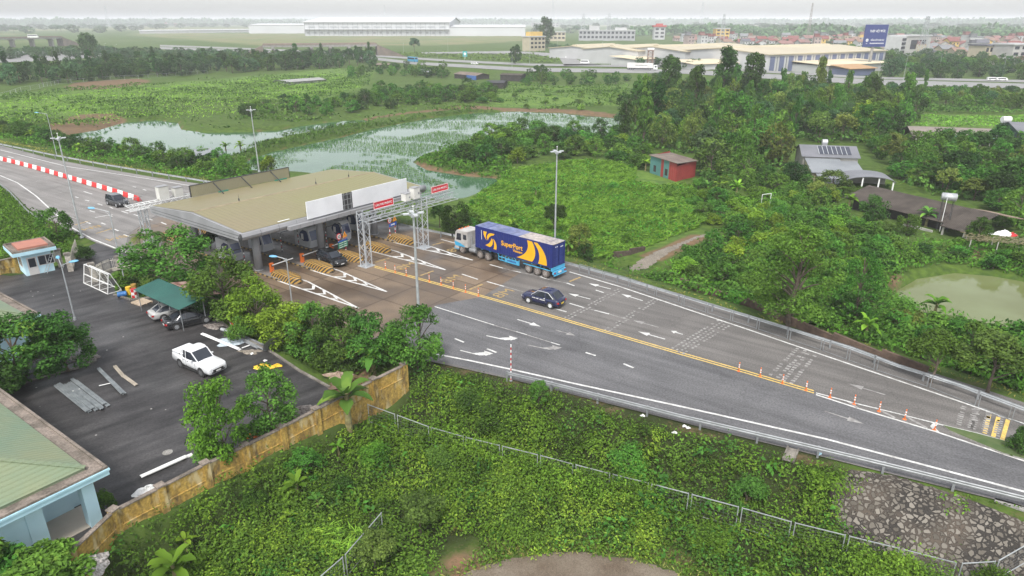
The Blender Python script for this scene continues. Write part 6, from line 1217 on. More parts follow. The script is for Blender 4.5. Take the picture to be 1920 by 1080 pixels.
def crown_arrays(kind,rng,n,s,asp=.5,droop=.15):
    L=lumps(kind,rng); w=np.array([l[3]**2 for l in L]); w/=w.sum(); idx=rng.choice(len(L),n,p=w); Lc=np.array(L)[idx]
    d=rng.normal(size=(n,3)); d[:,2]+=.45; d/=np.linalg.norm(d,axis=1,keepdims=True); fl=.55 if kind=='feather' else .85
    C=Lc[:,:3]+d*(Lc[:,3:]*rng.uniform(.55,1.12,size=(n,1)))*np.array([1,1,fl]); N=d*.55+np.array([0,0,.55])+rng.normal(size=(n,3))*.42
    C[:,2]=np.maximum(C[:,2],.02); return quads(C,N,s*rng.uniform(.7,1.3,n),rng,asp),L
def trunk_mb(kind,L,rng,r=.022):
    q=MB(); h=.55 if kind in('round','dome','loose') else .9 if kind in ('tall','feather') else .3; pts=[(0,0,-.04)]; x=y=0
    for k in range(1,6): x+=rng.normal()*.012; y+=rng.normal()*.012; pts.append((x,y,h*k/5))
    q.tube(pts,[r*(1-.13*k) for k in range(6)],7)
    for l in L[::3 if kind!='bush' else 4]:
        z=max(.12,l[2]-.22); f=min(1,z/h); b=(pts[-1][0]*f,pts[-1][1]*f,z if z<h else h*.96); q.tube([b,((b[0]+l[0])/2,(b[1]+l[1])/2,(b[2]+l[2])/2+.02),(l[0],l[1],l[2])],[r*.45,r*.3,r*.12],5)
    return q
PROTO={}
def proto(kind,leaf,v,n,s,bark=BARK,asp=.5):
    """a tree normalised to crown width 1 and height 1, standing as crown mesh + trunk mesh"""
    key=(kind,leaf.name,v,n)
    if key not in PROTO:
        rng=np.random.default_rng(hash((kind,v,n))%9973 if False else sum(map(ord,kind))*31+v*7+n); (V,F),L=crown_arrays(kind,rng,n,s,asp)
        PROTO[key]=(nmesh('crown',V,F,leaf),trunk_mb(kind,L,rng).mesh('trunk',bark))
    return PROTO[key]
LMK=[]; TREES=[]
def tree(name,pos,h,w,kind,leaf,label,group=None,n=2600,s=.03,v=0,cat='tree',near=True,bark=BARK,asp=.5,rot=None):
    cm,tm=proto(kind,leaf,v,n,s,bark,asp); rr=random.Random(int(pos[0]*91+pos[1]*57)); r=rr.uniform(0,6.28) if rot is None else rot
    t=thing(name,pos,label,cat,r,group); t.scale=(w,w,h); link('trunk',tm,t); link('crown',cm,t); TREES.append(t); return t
FARP={}
def fartree(name,pos,h,w,kind,leaf,label,group,n=700,s=.055,v=0,cat='tree'):
    key=(kind,leaf.name,v,n)
    if key not in FARP:
        rng=np.random.default_rng(sum(map(ord,kind))*17+v*5+n); (V,F),L=crown_arrays(kind,rng,n,s); q=MB(); q.tube([(0,0,-.05),(.01,0,.3),(0,.01,.6)],[.025,.02,.01],4); Vt=np.array(q.v); Ft=np.array([f for f in q.f if len(f)==4]); FARP[key]=nmesh('tree_far',np.vstack([V,Vt]),np.vstack([F,Ft+len(V)]),[leaf,BARK],False,np.r_[np.zeros(len(F)),np.ones(len(Ft))])
    rr=random.Random(int(pos[0]*91+pos[1]*57)); t=tag(link(name,FARP[key],None,pos,rr.uniform(0,6.28)),label,cat,group); t.scale=(w,w,h); TREES.append(t); return t
def htop(p,py): return Zat(p,py)-p.z
def wpx(p,w): 
    f=p[1]*cp-(p[2]-CH)*sp; return w*f/CF
def ptree(name,base,top,wp,kind,leaf,label,n=4200,s=.024,v=0,cat='tree',group=None,**k):
    p=T(*base); return tree(name,p,htop(p,top),wpx(p,wp),kind,leaf,label,group,n,s,v,cat,**k)
# ---- bananas and palms
def banana_mesh(rng,nl=9,up=.7):
    V=[];F=[]
    def leaf(a,el,L_,w,z0):
        base=len(V); k=9
        for i in range(k+1):
            f=i/k; r=L_*(f*math.cos(el)*(1-.1*f)+.02); z=z0+L_*(f*math.sin(el)-f*f*(.5+.25*(1-math.sin(el)))*.9); ww=w*math.sin(math.pi*min(1,(.08+f*.95)))**.6*(0 if i==k else 1)+.004
            jag=1+.12*rng.normal()
            for sd,dz in ((-1,.0),(0,-.05*w*4),(1,.0)): V.append((r*math.cos(a)-sd*ww*jag*math.sin(a),r*math.sin(a)+sd*ww*jag*math.cos(a),z+dz*ww/w+abs(sd)*ww*.28))
            if i: 
                for j in (0,1): F.append((base+(i-1)*3+j,base+(i-1)*3+j+1,base+i*3+j+1,base+i*3+j))
    for i in range(nl): a=i*2.4+rng.normal()*.2; leaf(a,up*(.55+.75*(i/nl))+rng.normal()*.08,rng.uniform(.42,.55),rng.uniform(.06,.08),.42+.12*i/nl)
    return np.array(V),np.array(F)
BANM={}
def banana(base,h,label,leaf=LBAN,v=0,nl=9,up=.75,group=None,name='banana_plant'):
    p=T(*base); key=(leaf.name,v,nl)
    if key not in BANM: V,F=banana_mesh(np.random.default_rng(v+40),nl,up); BANM[key]=(nmesh('leaf_crown',V,F,leaf),MB().tube([(0,0,-.05),(.01,0,.25),(0,.01,.5)],[.05,.04,.025],8).mesh('stem',pm('banana_stem',(.28,.26,.12),(.16,.13,.06),3,.7) if 'banana_stem' not in bpy.data.materials else bpy.data.materials['banana_stem']))
    t=thing(name,p,label,'banana plant',random.Random(base[0]).uniform(0,6),group); t.scale=(h,h,h); link('stem',BANM[key][1],t); link('leaf_crown',BANM[key][0],t); return t
def palm(base,top,label,v=0):
    p=T(*base); h=htop(p,top); rng=np.random.default_rng(70+v); t=thing('areca_palm',p,label,'palm',0); MB().tube([(0,0,-.1),(.1,.05,h*.4),(.05,.1,h*.78)],[.09,.075,.06],7).build('trunk',BARKP,t); C=[];N=[];T_=[]
    for k in range(11):
        a=k*2.4; el=rng.uniform(.2,1.2); L_=h*.38
        for i in range(26):
            f=(i+2)/28; r=L_*f*math.cos(el)*1.1; z=h*.8+L_*(f*math.sin(el)-f*f*.75); 
            for sd in (-1,1):
                C.append((r*math.cos(a)-sd*.16*(1.1-f)*math.sin(a)*1.6,r*math.sin(a)+sd*.16*(1.1-f)*math.cos(a)*1.6,z-.06)); N.append((math.cos(a)*.2,math.sin(a)*.2,1)); T_.append((-sd*math.sin(a)+.6*math.cos(a),sd*math.cos(a)+.6*math.sin(a),-.35))
    C,N,T_=map(np.array,(C,N,T_)); N=N/np.linalg.norm(N,axis=1,keepdims=True); T_=T_-(T_*N).sum(1,keepdims=True)*N; T_/=np.linalg.norm(T_,axis=1,keepdims=True); B=np.cross(N,T_); s=.26; V=np.stack([C-T_*s,C+B*.035,C+T_*s,C-B*.035],1).reshape(-1,3); link('fronds',nmesh('fronds',V,np.arange(len(V)).reshape(-1,4),LO),t); return t
# ---- trees round the toll yard
ptree('leafy_tree',(328,548),412,172,'dome',LM,'broad bright green tree left of the carport, below the canopy corner',7000,.020,0)
ptree('leafy_tree',(430,604),466,156,'dome',LM,'dense rounded green tree right of the carport',8000,.019,1)
ptree('leafy_tree',(488,632),516,118,'dome',LY,'yellow green tree beside the dense rounded one',5200,.022,2)
ptree('leafy_tree',(545,655),560,120,'dome',LY,'yellow green bush tree under the blue headed lamp',4600,.024,3); ptree('leafy_tree',(592,672),566,118,'dome',LM,'green tree in the hedge before the striped noses, with yellow tips',5200,.022,4)
ptree('mango_tree',(645,684),566,120,'dome',LMG,'dark mango like tree in the hedge before the plaza',6000,.023,5); ptree('mango_tree',(700,690),574,112,'dome',LMG,'dark tree with pale shoots next to the banana by the wall end',5600,.023,6)
ptree('leafy_tree',(783,692),560,128,'dome',LM,'airy olive green tree round the nearest tall mast',5600,.022,7); ptree('hedge_shrub',(560,665),628,74,'bush',LMG,'dark shrub on the yard kerb right of the round dish',2600,.035,1,'shrub'); ptree('hedge_shrub',(612,684),634,78,'bush',LMG,'dark shrub above the cardboard heap',2600,.035,2,'shrub'); ptree('hedge_shrub',(660,690),640,70,'bush',LD,'dark shrub left of the banana by the wall end',2600,.035,3,'shrub'); ptree('hedge_shrub',(520,640),600,50,'bush',LY,'yellow shrub above the round dish',2200,.04,4,'shrub')
ptree('mango_tree',(50,722),588,176,'dome',LMG,'dark mango tree with yellow shoots at the left edge of the yard',8000,.022,8); ptree('mango_tree',(130,698),574,132,'dome',LMG,'mango tree with yellow shoots in front of the twin headed lamp',7000,.022,9); ptree('mango_tree',(-15,760),640,120,'dome',LD,'dark tree cut by the left edge beside the office roof',5000,.024,10)
ptree('leafy_tree',(424,872),698,138,'dome',LY,'airy yellow green tree inside the ochre wall',6500,.020,11); ptree('leafy_tree',(512,818),684,124,'dome',LM,'dense green tree inside the ochre wall right of the airy one',6000,.022,12); ptree('hedge_shrub',(390,868),820,70,'bush',LM,'low green shrub at the foot of the airy yellow tree',2400,.035,5,'shrub'); ptree('conifer_bush',(203,955),905,38,'bush',LM,'small green bush at the office porch column',1800,.045,6,'shrub')
ptree('leafy_tree',(110,456),380,72,'dome',LM,'young green tree behind the gatehouse by the left road',4200,.026,13); ptree('hedge_shrub',(163,487),452,44,'bush',LD,'dark clipped bush beside the driveway',2600,.04,7,'shrub'); ptree('hedge_shrub',(98,482),452,60,'bush',LM,'bush between gatehouse and young tree',2600,.04,8,'shrub'); ptree('hedge_shrub',(240,545),510,48,'bush',LW,'bright grass green bush behind the white rack',2600,.045,9,'shrub'); ptree('hedge_shrub',(222,522),505,30,'bush',LM,'little bush by the curved railing',1600,.05,10,'shrub')
ptree('leafy_tree',(395,470),432,60,'loose',LD,'dark small tree under the near canopy edge',3000,.03,14); palm((268,490),432,'grey stemmed areca palm left of the broad tree'); palm((296,480),428,'areca palm touching the canopy corner',1)
palm((330,470),425,'areca palm standing behind the broad tree',2)
ptree('leafy_tree',(60,1210),1010,300,'loose',LM,'big leafy shrub tree in the lower left corner before the office',9000,.021,15); ptree('hedge_shrub',(10,1120),1010,170,'bush',LM,'green shrub under the office window',3200,.035,11,'shrub'); ptree('hedge_shrub',(120,1120),1030,150,'bush',LW,'green shrub at the left end of the ochre wall',3200,.035,12,'shrub')
ptree('leafy_tree',(1910,850),782,50,'bush',LD,'round dark shrub on the green isle at the fork',3600,.035,16,'shrub')
for b,h,l,lf in (((702,704),4.4,'banana plant at the pillar end of the ochre wall',LBAN),((655,806),6.0,'biggest banana plant outside the ochre wall',LBAN),((575,612),3.0,'upright banana plant beside the blue headed lamp',LBAN),((600,606),2.6,'banana plant right of the blue headed lamp',LBANY),((560,940),2.9,'pale young banana plant in the weeds, with a visible stem',LBANY),((407,945),1.8,'small pale banana plant close to the ochre wall',LBANY),((342,990),1.9,'bright banana sprout nearest the ochre wall foot',LBANY),((597,960),2.0,'dull banana sprout right of the stemmed one',LBAN),((335,1110),4.0,'large banana plant cut by the bottom edge',LBANY),((635,850),2.0,'yellow banana sprout under the biggest banana plant',LBANY),((485,965),1.5,'little banana sprout in the middle of the weeds',LBANY),((545,985),1.6,'little banana sprout below the stemmed one',LBANY),((585,1030),1.3,'single leaved pale sprout in the lower weeds',LBANY),((455,1040),1.1,'tiny pale sprout in the lower left weeds',LBANY)): banana(b,h,l,lf,b[0]%4,7 if h<2.5 else 10,.85)
for b,h,l in (((1620,640),3.6,'banana plant with an orange dead leaf behind the long brick coloured wall'),((1750,600),4.0,'banana clump at the shore of the green pond'),((1735,425),4.4,'banana plant beside the steel water tank'),((1590,395),4.2,'bright banana plant at the end of the farm shed'),((1350,372),4.6,'banana plant in the clump right of the red shed'),((1380,370),4.2,'second banana plant in the clump right of the red shed'),((1325,366),3.8,'banana plant nearest the red shed'),((1005,372),3.4,'yellow green banana plant on the bright meadow'),((1065,478),3.4,'banana plant just behind the container doors'),((960,440),3.2,'banana plant behind the lorry cab end of the container'),((1210,320),3.5,'banana plant left of the red shed'),((150,290),4.0,'banana plant by the far left lamp'),((60,262),3.6,'banana plant at the left end of the road hedge'),((425,290),4.5,'ragged banana plant at the pond shore'),((452,286),4.5,'second ragged banana plant at the pond shore'),((870,145),4,'banana clump beside the blue tarp shack'),((500,320),4,'banana plant by the canopy back board')): banana(b,h,l,LBAN if b[0]%2 else LBANY,b[0]%4,10,.8)
ptree('feathery_tree',(1478,612),418,212,'feather',LM,'tall feathery tree behind the far guard rail',13000,.0125,17); ptree('feathery_tree',(1600,610),470,110,'feather',LM,'slimmer feathery tree right behind the tall one',5000,.017,18)
ptree('leafy_tree',(1850,745),612,170,'loose',LO,'olive leafed tree overhanging the green pond',8000,.02,19); ptree('leafy_tree',(1745,720),610,130,'loose',LM,'green tree left of the olive one before the pond',6000,.022,20); ptree('leafy_tree',(1925,730),640,120,'dome',LM,'green tree cut by the right edge below the pond',5000,.024,21)
ptree('round_tree',(1832,455),404,52,'dome',LM,'small round green tree at the end of the dark farm shed',3600,.03,22); ptree('round_tree',(1880,425),395,46,'dome',LM,'small green tree right of the dark farm shed',2600,.034,23); ptree('leafy_tree',(1632,425),360,60,'dome',LD,'dark tree before the dark farm shed roof',4200,.028,24); ptree('leafy_tree',(1560,360),318,78,'dome',LO,'olive tree in front of the solar panel house',4200,.028,25)
ptree('leafy_tree',(1038,440),372,56,'loose',LD,'dark slender tree right behind the container beside the mast',4200,.028,26); ptree('hedge_shrub',(1085,475),415,60,'dome',LO,'olive shrub tree at the rear of the container',3000,.03,27,'shrub'); ptree('leafy_tree',(855,440),372,70,'dome',LD,'dark tree behind the gantry right tower',4400,.027,28); ptree('leafy_tree',(825,428),376,50,'loose',LD,'dark tree left of the one behind the gantry tower',3600,.03,29)
# ---- groves scattered over the ground
def inpoly(pl,n,rng,mind,pts=None):
    x0,y0=pl.min(0); x1,y1=pl.max(0); out=[] if pts is None else pts; keep=[]
    X=rng.uniform(x0,x1,n); Y=rng.uniform(y0,y1,n); ok=sdist(pl,X,Y)>0
    g={}
    for x,y in zip(X[ok],Y[ok]):
        k=(int(x//mind),int(y//mind)); bad=False
        for i in (-1,0,1):
            for j in (-1,0,1):
                for a,b in g.get((k[0]+i,k[1]+j),()):
                    if (a-x)**2+(b-y)**2<mind*mind: bad=True
        if not bad: g.setdefault(k,[]).append((x,y)); keep.append((x,y))
    return keep
GROVES=[]
def grove(pts,mind,hr,wr,kinds,name,group,look,seed,far=False,n=1500,s=.04,z=-1.5,cat='tree',avoid=()):
    rng=np.random.default_rng(seed); rr=random.Random(seed); pl=poly(pts,z)
    for x,y in inpoly(pl,6000,rng,mind):
        if any(sdist(a,np.array([x]),np.array([y]))[0]>-d for a,d in avoid): continue
        zz=float(hz(np.array(x),np.array(y))); 
        if zz<WATER-.1: continue
        kind,lf,wt=rr.choices(kinds,[k[2] for k in kinds])[0]; h=rr.uniform(*hr); w=rr.uniform(*wr)*(.8+.2*h/hr[1])
        if kind=='tall': w*=.75; h*=1.25
        nm={'tall':'tall','dome':'broad','round':'round headed','bush':'low','loose':'airy','feather':'feathery'}[kind]; col={'leaf_dark':'dark','leaf_mid':'green','leaf_yellow':'yellow green','leaf_olive':'olive','leaf_bluish':'bluish','leaf_mango':'deep green','weed_leaf':'grass green'}[lf.name]
        lab=f'{nm} {col} {look}'; f=fartree if far else tree
        o=f(name,(x,y,zz),h,w,kind,lf,lab,group,n=n,s=s,v=rr.randrange(3),cat=cat); GROVES.append(o)
BL=[(pd[i],1.0) for i in range(3)]+[(pw['road'],2.2),(pathw,2.0)]
HOUSES=[(poly([(1470,270),(1690,270),(1700,350),(1560,352),(1475,320)],-1.5),1),(poly([(1600,350),(1870,385),(1900,440),(1700,460),(1590,410)],-1.5),1),(poly([(1680,235),(1930,235),(1930,285),(1700,280)],-1.5),0),(poly([(1205,285),(1310,295),(1310,350),(1200,345)],-1.5),1)]
FOR=[('dome',LM,3.5),('dome',LD,2),('tall',LD,1.2),('tall',LM,2.5),('round',LO,3),('dome',LO,2.5),('round',LB,1.5),('loose',LM,1),('dome',LY,.8)]
grove([(1165,228),(1220,180),(1300,172),(1480,178),(1600,196),(1690,205),(1725,240),(1690,262),(1640,268),(1480,270),(1470,320),(1420,340),(1320,330),(1315,290),(1210,280),(1150,262)],6.3,(7,11),(6.5,9.5),FOR,'forest_tree','trees of the wood','tree in the wood',11,n=1700,s=.037,avoid=BL+HOUSES)
for i,(b,t_,w,l) in enumerate((((1250,212),104,74,'tall dark tree, leftmost of the giants before the pale warehouse'),((1300,225),122,66,'tall tree between two giants before the warehouse gable'),((1352,208),88,84,'tallest dark tree before the striped warehouse'),((1402,206),98,82,'tall dark tree on the right of the giants'),((1532,200),106,44,'thin airy tall tree standing alone before the striped wall'),((1494,195),140,36,'lower thin tree beside the lone airy one'),((1225,250),150,80,'bulky dark tree at the left edge of the wood'),((1205,275),180,60,'dark tree at the foot of the wood by the pond'),((1730,178),130,16,'slim pointed tree below the highway'),((1370,262),165,80,'dome shaped tree in front of the giants'),((1640,255),190,70,'pointed green tree in the wood near the bright field'),((1610,265),196,66,'pointed green tree left of its twin by the bright field'))): ptree('forest_tree',b,t_,w,'tall' if i not in (9,) else 'dome',(LD,LD,LD,LD,LO,LO,LD,LM,LM,LM,LM,LM)[i],l,3600,.026,i%3,group='tall trees of the wood')
grove([(1480,172),(1650,176),(1800,182),(1960,188),(1990,208),(1800,206),(1690,200),(1560,190)],5.6,(4.5,7),(5,7),[('dome',LM,3),('loose',LM,1),('round',LB,1),('dome',LO,1)],'plantation_tree','young trees below the highway','young tree below the highway',12,True,900,.05,avoid=BL)
grove([(1700,283),(1960,290),(1980,400),(1890,430),(1860,380),(1740,350),(1690,330)],5.2,(5,8),(5,7.5),[('dome',LM,3),('round',LD,2),('loose',LO,1)],'garden_tree','trees behind the farm shed','tree between farm shed and open shed',13,n=1500,s=.04,avoid=BL+HOUSES)
grove([(1300,345),(1480,335),(1600,380),(1640,430),(1660,470),(1600,520),(1500,560),(1400,545),(1290,520),(1235,495),(1300,455),(1330,420),(1290,380)],3.0,(2.3,3.8),(3.0,4.4),[('bush',LM,3),('dome',LM,2),('bush',LY,3.4),('dome',LD,.6)],'orchard_tree','orchard trees by the dirt path','orchard tree',14,n=1300,s=.045,avoid=BL+HOUSES,cat='fruit tree')
grove([(1640,450),(1700,480),(1900,490),(1960,500),(1960,522),(1720,515),(1660,540),(1600,560),(1560,570),(1600,500)],3.4,(1.6,3.2),(2.6,4.2),[('bush',LM,3),('bush',LD,2)],'shore_shrub','shrubs round the green pond','shrub on the far shore of the green pond',15,n=1000,s=.05,avoid=BL+HOUSES,cat='shrub')
grove([(1340,560),(1480,608),(1640,655),(1900,745),(2000,760),(2000,650),(1880,630),(1760,610),(1660,585),(1560,580),(1440,575)],3.2,(1.8,3.6),(2.6,4.4),[('bush',LM,3),('dome',LM,2),('bush',LW,2)],'verge_shrub','shrubs along the far guard rail','shrub behind the far guard rail',16,n=1100,s=.05,avoid=BL,cat='shrub')
grove([(855,296),(890,268),(940,250),(1020,248),(1150,258),(1210,290),(1200,318),(1120,300),(1030,300),(960,310),(880,312)],4.6,(3,5.5),(4.5,7),[('dome',LD,1.5),('bush',LM,3),('dome',LM,2),('bush',LY,1.2)],'pond_shrub','shrubs on the spit between the ponds','shrub on the spit by the rice pond',17,n=1300,s=.045,avoid=BL,cat='shrub')
grove([(450,225),(500,215),(600,216),(700,205),(800,196),(920,195),(930,170),(830,168),(720,172),(640,190),(560,195),(470,205)],6.5,(3,6),(5,8),[('dome',LD,2),('dome',LM,3),('bush',LM,2)],'scrub_tree','scrub trees beyond the rice pond','scrub tree beyond the rice pond',18,n=1100,s=.045,avoid=BL)
grove([(0,255),(60,262),(130,280),(210,292),(300,312),(400,330),(470,335),(520,322),(450,305),(380,300),(300,300),(240,288),(140,272),(60,248),(0,240)],2.9,(2.6,4.8),(3.8,6),[('dome',LD,3),('dome',LM,3),('bush',LY,1),('bush',LM,1)],'roadside_tree','trees between the left road and the pond','tree between left road and pond',19,n=1500,s=.042,avoid=[(pw['road'],2.6)]+BL[:3])
grove([(-60,158),(0,160),(100,158),(200,150),(330,143),(480,134),(640,127),(700,124),(700,116),(600,118),(480,122),(330,127),(200,132),(120,140),(30,150),(-60,150)],8.0,(8,12),(8,12),[('dome',LD,3),('dome',LB,2),('round',LD,2),('tall',LD,1)],'belt_tree','trees of the dark belt before the highway','tree in the far dark belt',20,True,900,.05)
grove([(-60,118),(100,112),(330,116),(480,116),(640,114),(640,108),(330,104),(200,100),(-60,108)],11,(6,9),(8,11),[('dome',LB,3),('dome',LD,2)],'avenue_tree','trees round the left junction','tree by the left junction',21,True,600,.06)
grove([(650,150),(700,138),(850,150),(1000,162),(1180,160),(1180,150),(1000,145),(860,132),(720,128),(660,135)],8,(3.5,7),(5,8),[('dome',LD,2),('dome',LM,3),('bush',LM,1)],'scrub_tree','scrub trees along the highway foot','scrub tree at the highway foot',22,True,800,.05,avoid=[(poly([(840,128),(985,128),(985,158),(840,158)],-1.5),0)])
grove([(880,382),(930,345),(1010,330),(1100,320),(1200,320),(1260,350),(1290,400),(1290,440),(1180,465),(1100,470),(1020,440),(930,425)],9,(.9,1.9),(1.4,2.8),[('bush',LW,3),('bush',LM,1)],'meadow_bush','low bushes on the bright meadow','bush on the bright meadow',23,n=700,s=.06,avoid=BL+HOUSES,cat='shrub')
grove([(830,455),(860,440),(960,462),(1070,488),(1110,500),(1090,470),(1000,440),(930,420),(870,405)],2.8,(1.2,2.4),(2.0,3.2),[('bush',LM,3),('dome',LD,1)],'verge_shrub','shrubs behind the lorry','shrub on the verge behind the lorry',24,n=1200,s=.05,avoid=BL,cat='shrub')
grove([(930,212),(1150,208),(1170,172),(1000,168),(940,185)],12,(1.5,3),(3,5),[('bush',LM,2),('bush',LY,1)],'field_bush','bushes in the terraced field','bush in the terraced field',25,True,500,.07,cat='shrub')
grove([(1622,262),(1700,282),(1745,330),(1850,375),(1880,400),(1800,372),(1700,345),(1680,335),(1630,305)],4.0,(3.5,6),(5,7),[('dome',LM,3),('dome',LD,1),('bush',LY,1),('loose',LO,1)],'garden_tree','trees round the farm house','tree behind farm house and shed',61,n=1500,s=.04,avoid=BL+[(poly([(1490,275),(1620,275),(1685,330),(1640,352),(1500,330)],-1.5),0),(poly([(1600,368),(1770,400),(1860,420),(1780,445),(1590,405)],-1.5),0)])
grove([(1660,448),(1760,455),(1900,470),(1960,490),(1900,486),(1720,480),(1650,470)],4.5,(1.4,2.6),(2.4,3.8),[('bush',LM,3),('bush',LW,2)],'shore_shrub','shrubs below the farm shed','shrub below the farm shed',62,n=1000,s=.05,avoid=BL+HOUSES,cat='shrub')
# ---- ground cover nobody could count
def cover(name,pl,dens,hr,s,leaf,seed,lump=.55,asp=.5,up=None,avoid=(),label=None,flat=.55,nmin=None,thin=None):
    rng=np.random.default_rng(seed); x0,y0=pl.min(0); x1,y1=pl.max(0); area=(x1-x0)*(y1-y0); n=int(area*dens); X=rng.uniform(x0,x1,n); Y=rng.uniform(y0,y1,n); k=sdist(pl,X,Y)+(vn(X*.5,Y*.5,seed+5)-.5)*1.2>0
    X,Y=X[k],Y[k]
    for a,d in avoid: k=sdist(a,X,Y)<-d; X,Y=X[k],Y[k]
    if thin: k=rng.random(len(X))<thin(X,Y); X,Y=X[k],Y[k]
    Z=hz(X,Y); nm=(-9 if name in ('weeds','vines','grass','verge_weeds') else WATER+.12) if nmin is None else nmin; k=Z>nm; X,Y,Z=X[k],Y[k],Z[k]; n=len(X)
    def H(x,y):
        w=vn(x*lump*3.1+7,y*lump*3.1,seed+3); a_=.5*vn(x*lump,y*lump,seed)+.3*vn(x*lump*2.1,y*lump*2.1,seed+1)+.2*w
        return hr[0]+(hr[1]-hr[0])*np.clip((a_-.28)*2.3,0,1.25)*(.55+.9*np.abs(np.sin(w*3.1)))
    h=H(X,Y); e=.12; gx=(H(X+e,Y)-h)/e; gy=(H(X,Y+e)-h)/e; C=np.stack([X,Y,Z+h*(1-.55*rng.random(n)**2.5)],-1)
    N=np.stack([-gx*.9,-gy*.9,np.ones(n)*flat],-1)+rng.normal(size=(n,3))*.42; V,F=quads(C,N,s*rng.uniform(.65,1.4,n),rng,asp,up); o=link(name,nmesh(name,V,F,leaf)); o['kind']='stuff'; 
    return o
def mounds(name,pl,dens,rr_,hr,n_,s,leaf,seed,avoid=(),thin=None,asp=.5):
    rng=np.random.default_rng(seed); x0,y0=pl.min(0); x1,y1=pl.max(0); n=int((x1-x0)*(y1-y0)*dens); X=rng.uniform(x0,x1,n); Y=rng.uniform(y0,y1,n); k=sdist(pl,X,Y)>.3; X,Y=X[k],Y[k]
    for a,d in avoid: k=sdist(a,X,Y)<-d-.35; X,Y=X[k],Y[k]
    if thin: k=rng.random(len(X))<thin(X,Y); X,Y=X[k],Y[k]
    r=rng.uniform(*rr_,len(X))*(.6+.8*vn(X*.13,Y*.13,seed+2)); m=np.maximum(12,(n_*r*r)).astype(int); i=np.repeat(np.arange(len(X)),m); N_=len(i)
    d=rng.normal(size=(N_,3)); d[:,2]=np.abs(d[:,2])+.1; d/=np.linalg.norm(d,axis=1,keepdims=True); hh=rng.uniform(*hr,len(X))*(.5+.9*vn(X*.13,Y*.13,seed+2))
    rad=(r[i]*rng.uniform(.62,1.12,N_)*(1+.25*np.sin(d[:,0]*7+i)+.2*np.sin(d[:,1]*9+i*2)))[:,None]; C=np.stack([X[i],Y[i],hz(X,Y)[i]+hh[i]*.25],-1)+d*rad*np.stack([np.ones(N_),np.ones(N_),(hh/np.maximum(r,.1))[i]*.75],-1)
    N=d*.8+np.array([0,0,.35])+rng.normal(size=(N_,3))*.38; V,F=quads(C,N,s*rng.uniform(.6,1.4,N_),rng,asp); o=link(name,nmesh(name,V,F,leaf)); o['kind']='stuff'; return o
FGZ=lambda pts: poly(pts,-2.2)
wpl=FGZ([(765,690),(830,680),(950,720),(1110,765),(1280,812),(1500,872),(1590,885),(1560,975),(1640,1030),(1780,1085),(2000,1120),(2000,1300),(100,1300),(100,1090),(250,1005),(380,945),(520,865),(620,815),(700,770)])
WALLP=poly([(110,1055),(130,1025),(210,945),(300,900),(384,858),(458,824),(528,790),(592,757),(650,728),(757,675),(775,690),(770,738),(660,792),(610,818),(540,850),(470,886),(395,925),(310,972),(225,1020),(150,1075)],-.9)
AV=[(gw,-.2),(pw['road'],1.3),(STW,-.9),(pw['yard'],.9)]
BARE=poly([(838,1012),(880,1003),(902,1012),(895,1040),(870,1062),(842,1075),(822,1060),(835,1035)],-2.9)
WV=AV+[(WALLP,0),(BARE,0),(poly([(770,690),(900,700),(1120,757),(1300,805),(1480,850),(1480,872),(1290,835),(1100,782),(900,728)],-1.2),0)]
cover('weeds',wpl,26,(.1,.7),.10,LW,31,.36,avoid=WV,flat=.4)
cover('weeds',wpl,8,(.1,.8),.11,LWY,30,.3,avoid=WV,flat=.4,thin=lambda X,Y:np.clip((vn(X*.22,Y*.22,91)-.45)*4,0,1))
cover('weeds',wpl,8,(.1,.8),.13,LM,32,.33,avoid=WV,thin=lambda X,Y:np.clip((vn(X*.16,Y*.16,92)-.4)*4,0,1))
cover('weeds',FGZ([(760,690),(900,690),(1120,745),(1300,800),(1590,870),(1590,895),(1450,870),(1250,815),(1050,765),(900,730)]),24,(.08,.5),.12,LDRY,33,avoid=[(pw['road'],.5),(STW,0)],asp=.25,up=(0,0,.5))
cover('weeds',FGZ([(820,1200),(800,1085),(860,1040),(950,1010),(1070,1000),(1200,1015),(1320,1050),(1420,1080),(1500,1200),(1400,1200),(1260,1068),(1068,1033),(900,1062)]),22,(.05,.35),.13,LDRY,34,avoid=[(gw,-.5)],asp=.22,up=(0,0,.6)); cover('weeds',FGZ([(860,1040),(950,1010),(1070,1000),(1200,1015),(1320,1050),(1420,1080),(1400,1200),(1260,1068),(1068,1033),(900,1062)]),26,(.05,.4),.11,LWY,35,avoid=[(gw,-.2)],asp=.35)
mounds('weeds',wpl,1.7,(.5,1.15),(.5,1.5),140,.10,LW,131,WV,lambda X,Y:1-.8*np.clip((vn(X*.11,Y*.11,95)-.4)*4,0,1)*vn(X*.3,Y*.3,97)**.5); mounds('weeds',wpl,.8,(.5,1.25),(.6,1.8),130,.10,LM,132,WV,lambda X,Y:np.clip((vn(X*.11,Y*.11,95)-.36)*5,0,1)); mounds('weeds',wpl,.8,(.4,1.),(.5,1.6),140,.085,LWY,133,WV,lambda X,Y:np.clip((vn(X*.15,Y*.15,96)-.42)*4,.03,1))
mounds('broadleaf_weeds',wpl,.10,(.5,1.0),(.5,1.5),38,.20,LM,151,WV); mounds('broadleaf_weeds',wpl,.07,(.4,.9),(.6,1.6),40,.19,LWY,152,WV,None,.35); mounds('dry_stems',wpl,.05,(.4,.8),(.4,1.1),60,.12,LDRY,153,WV,None,.15); mounds('broadleaf_weeds',wpl,.10,(.6,1.3),(.7,1.9),70,.12,LMG,154,WV)
vine=[FGZ([(800,800),(860,815),(1010,880),(1110,905),(1270,950),(1270,975),(1100,930),(1000,905),(850,850),(790,830)]),FGZ([(1620,1045),(1700,1060),(1790,1095),(1790,1130),(1650,1100),(1560,1060)]),FGZ([(1060,860),(1290,930),(1290,960),(1060,905)])]
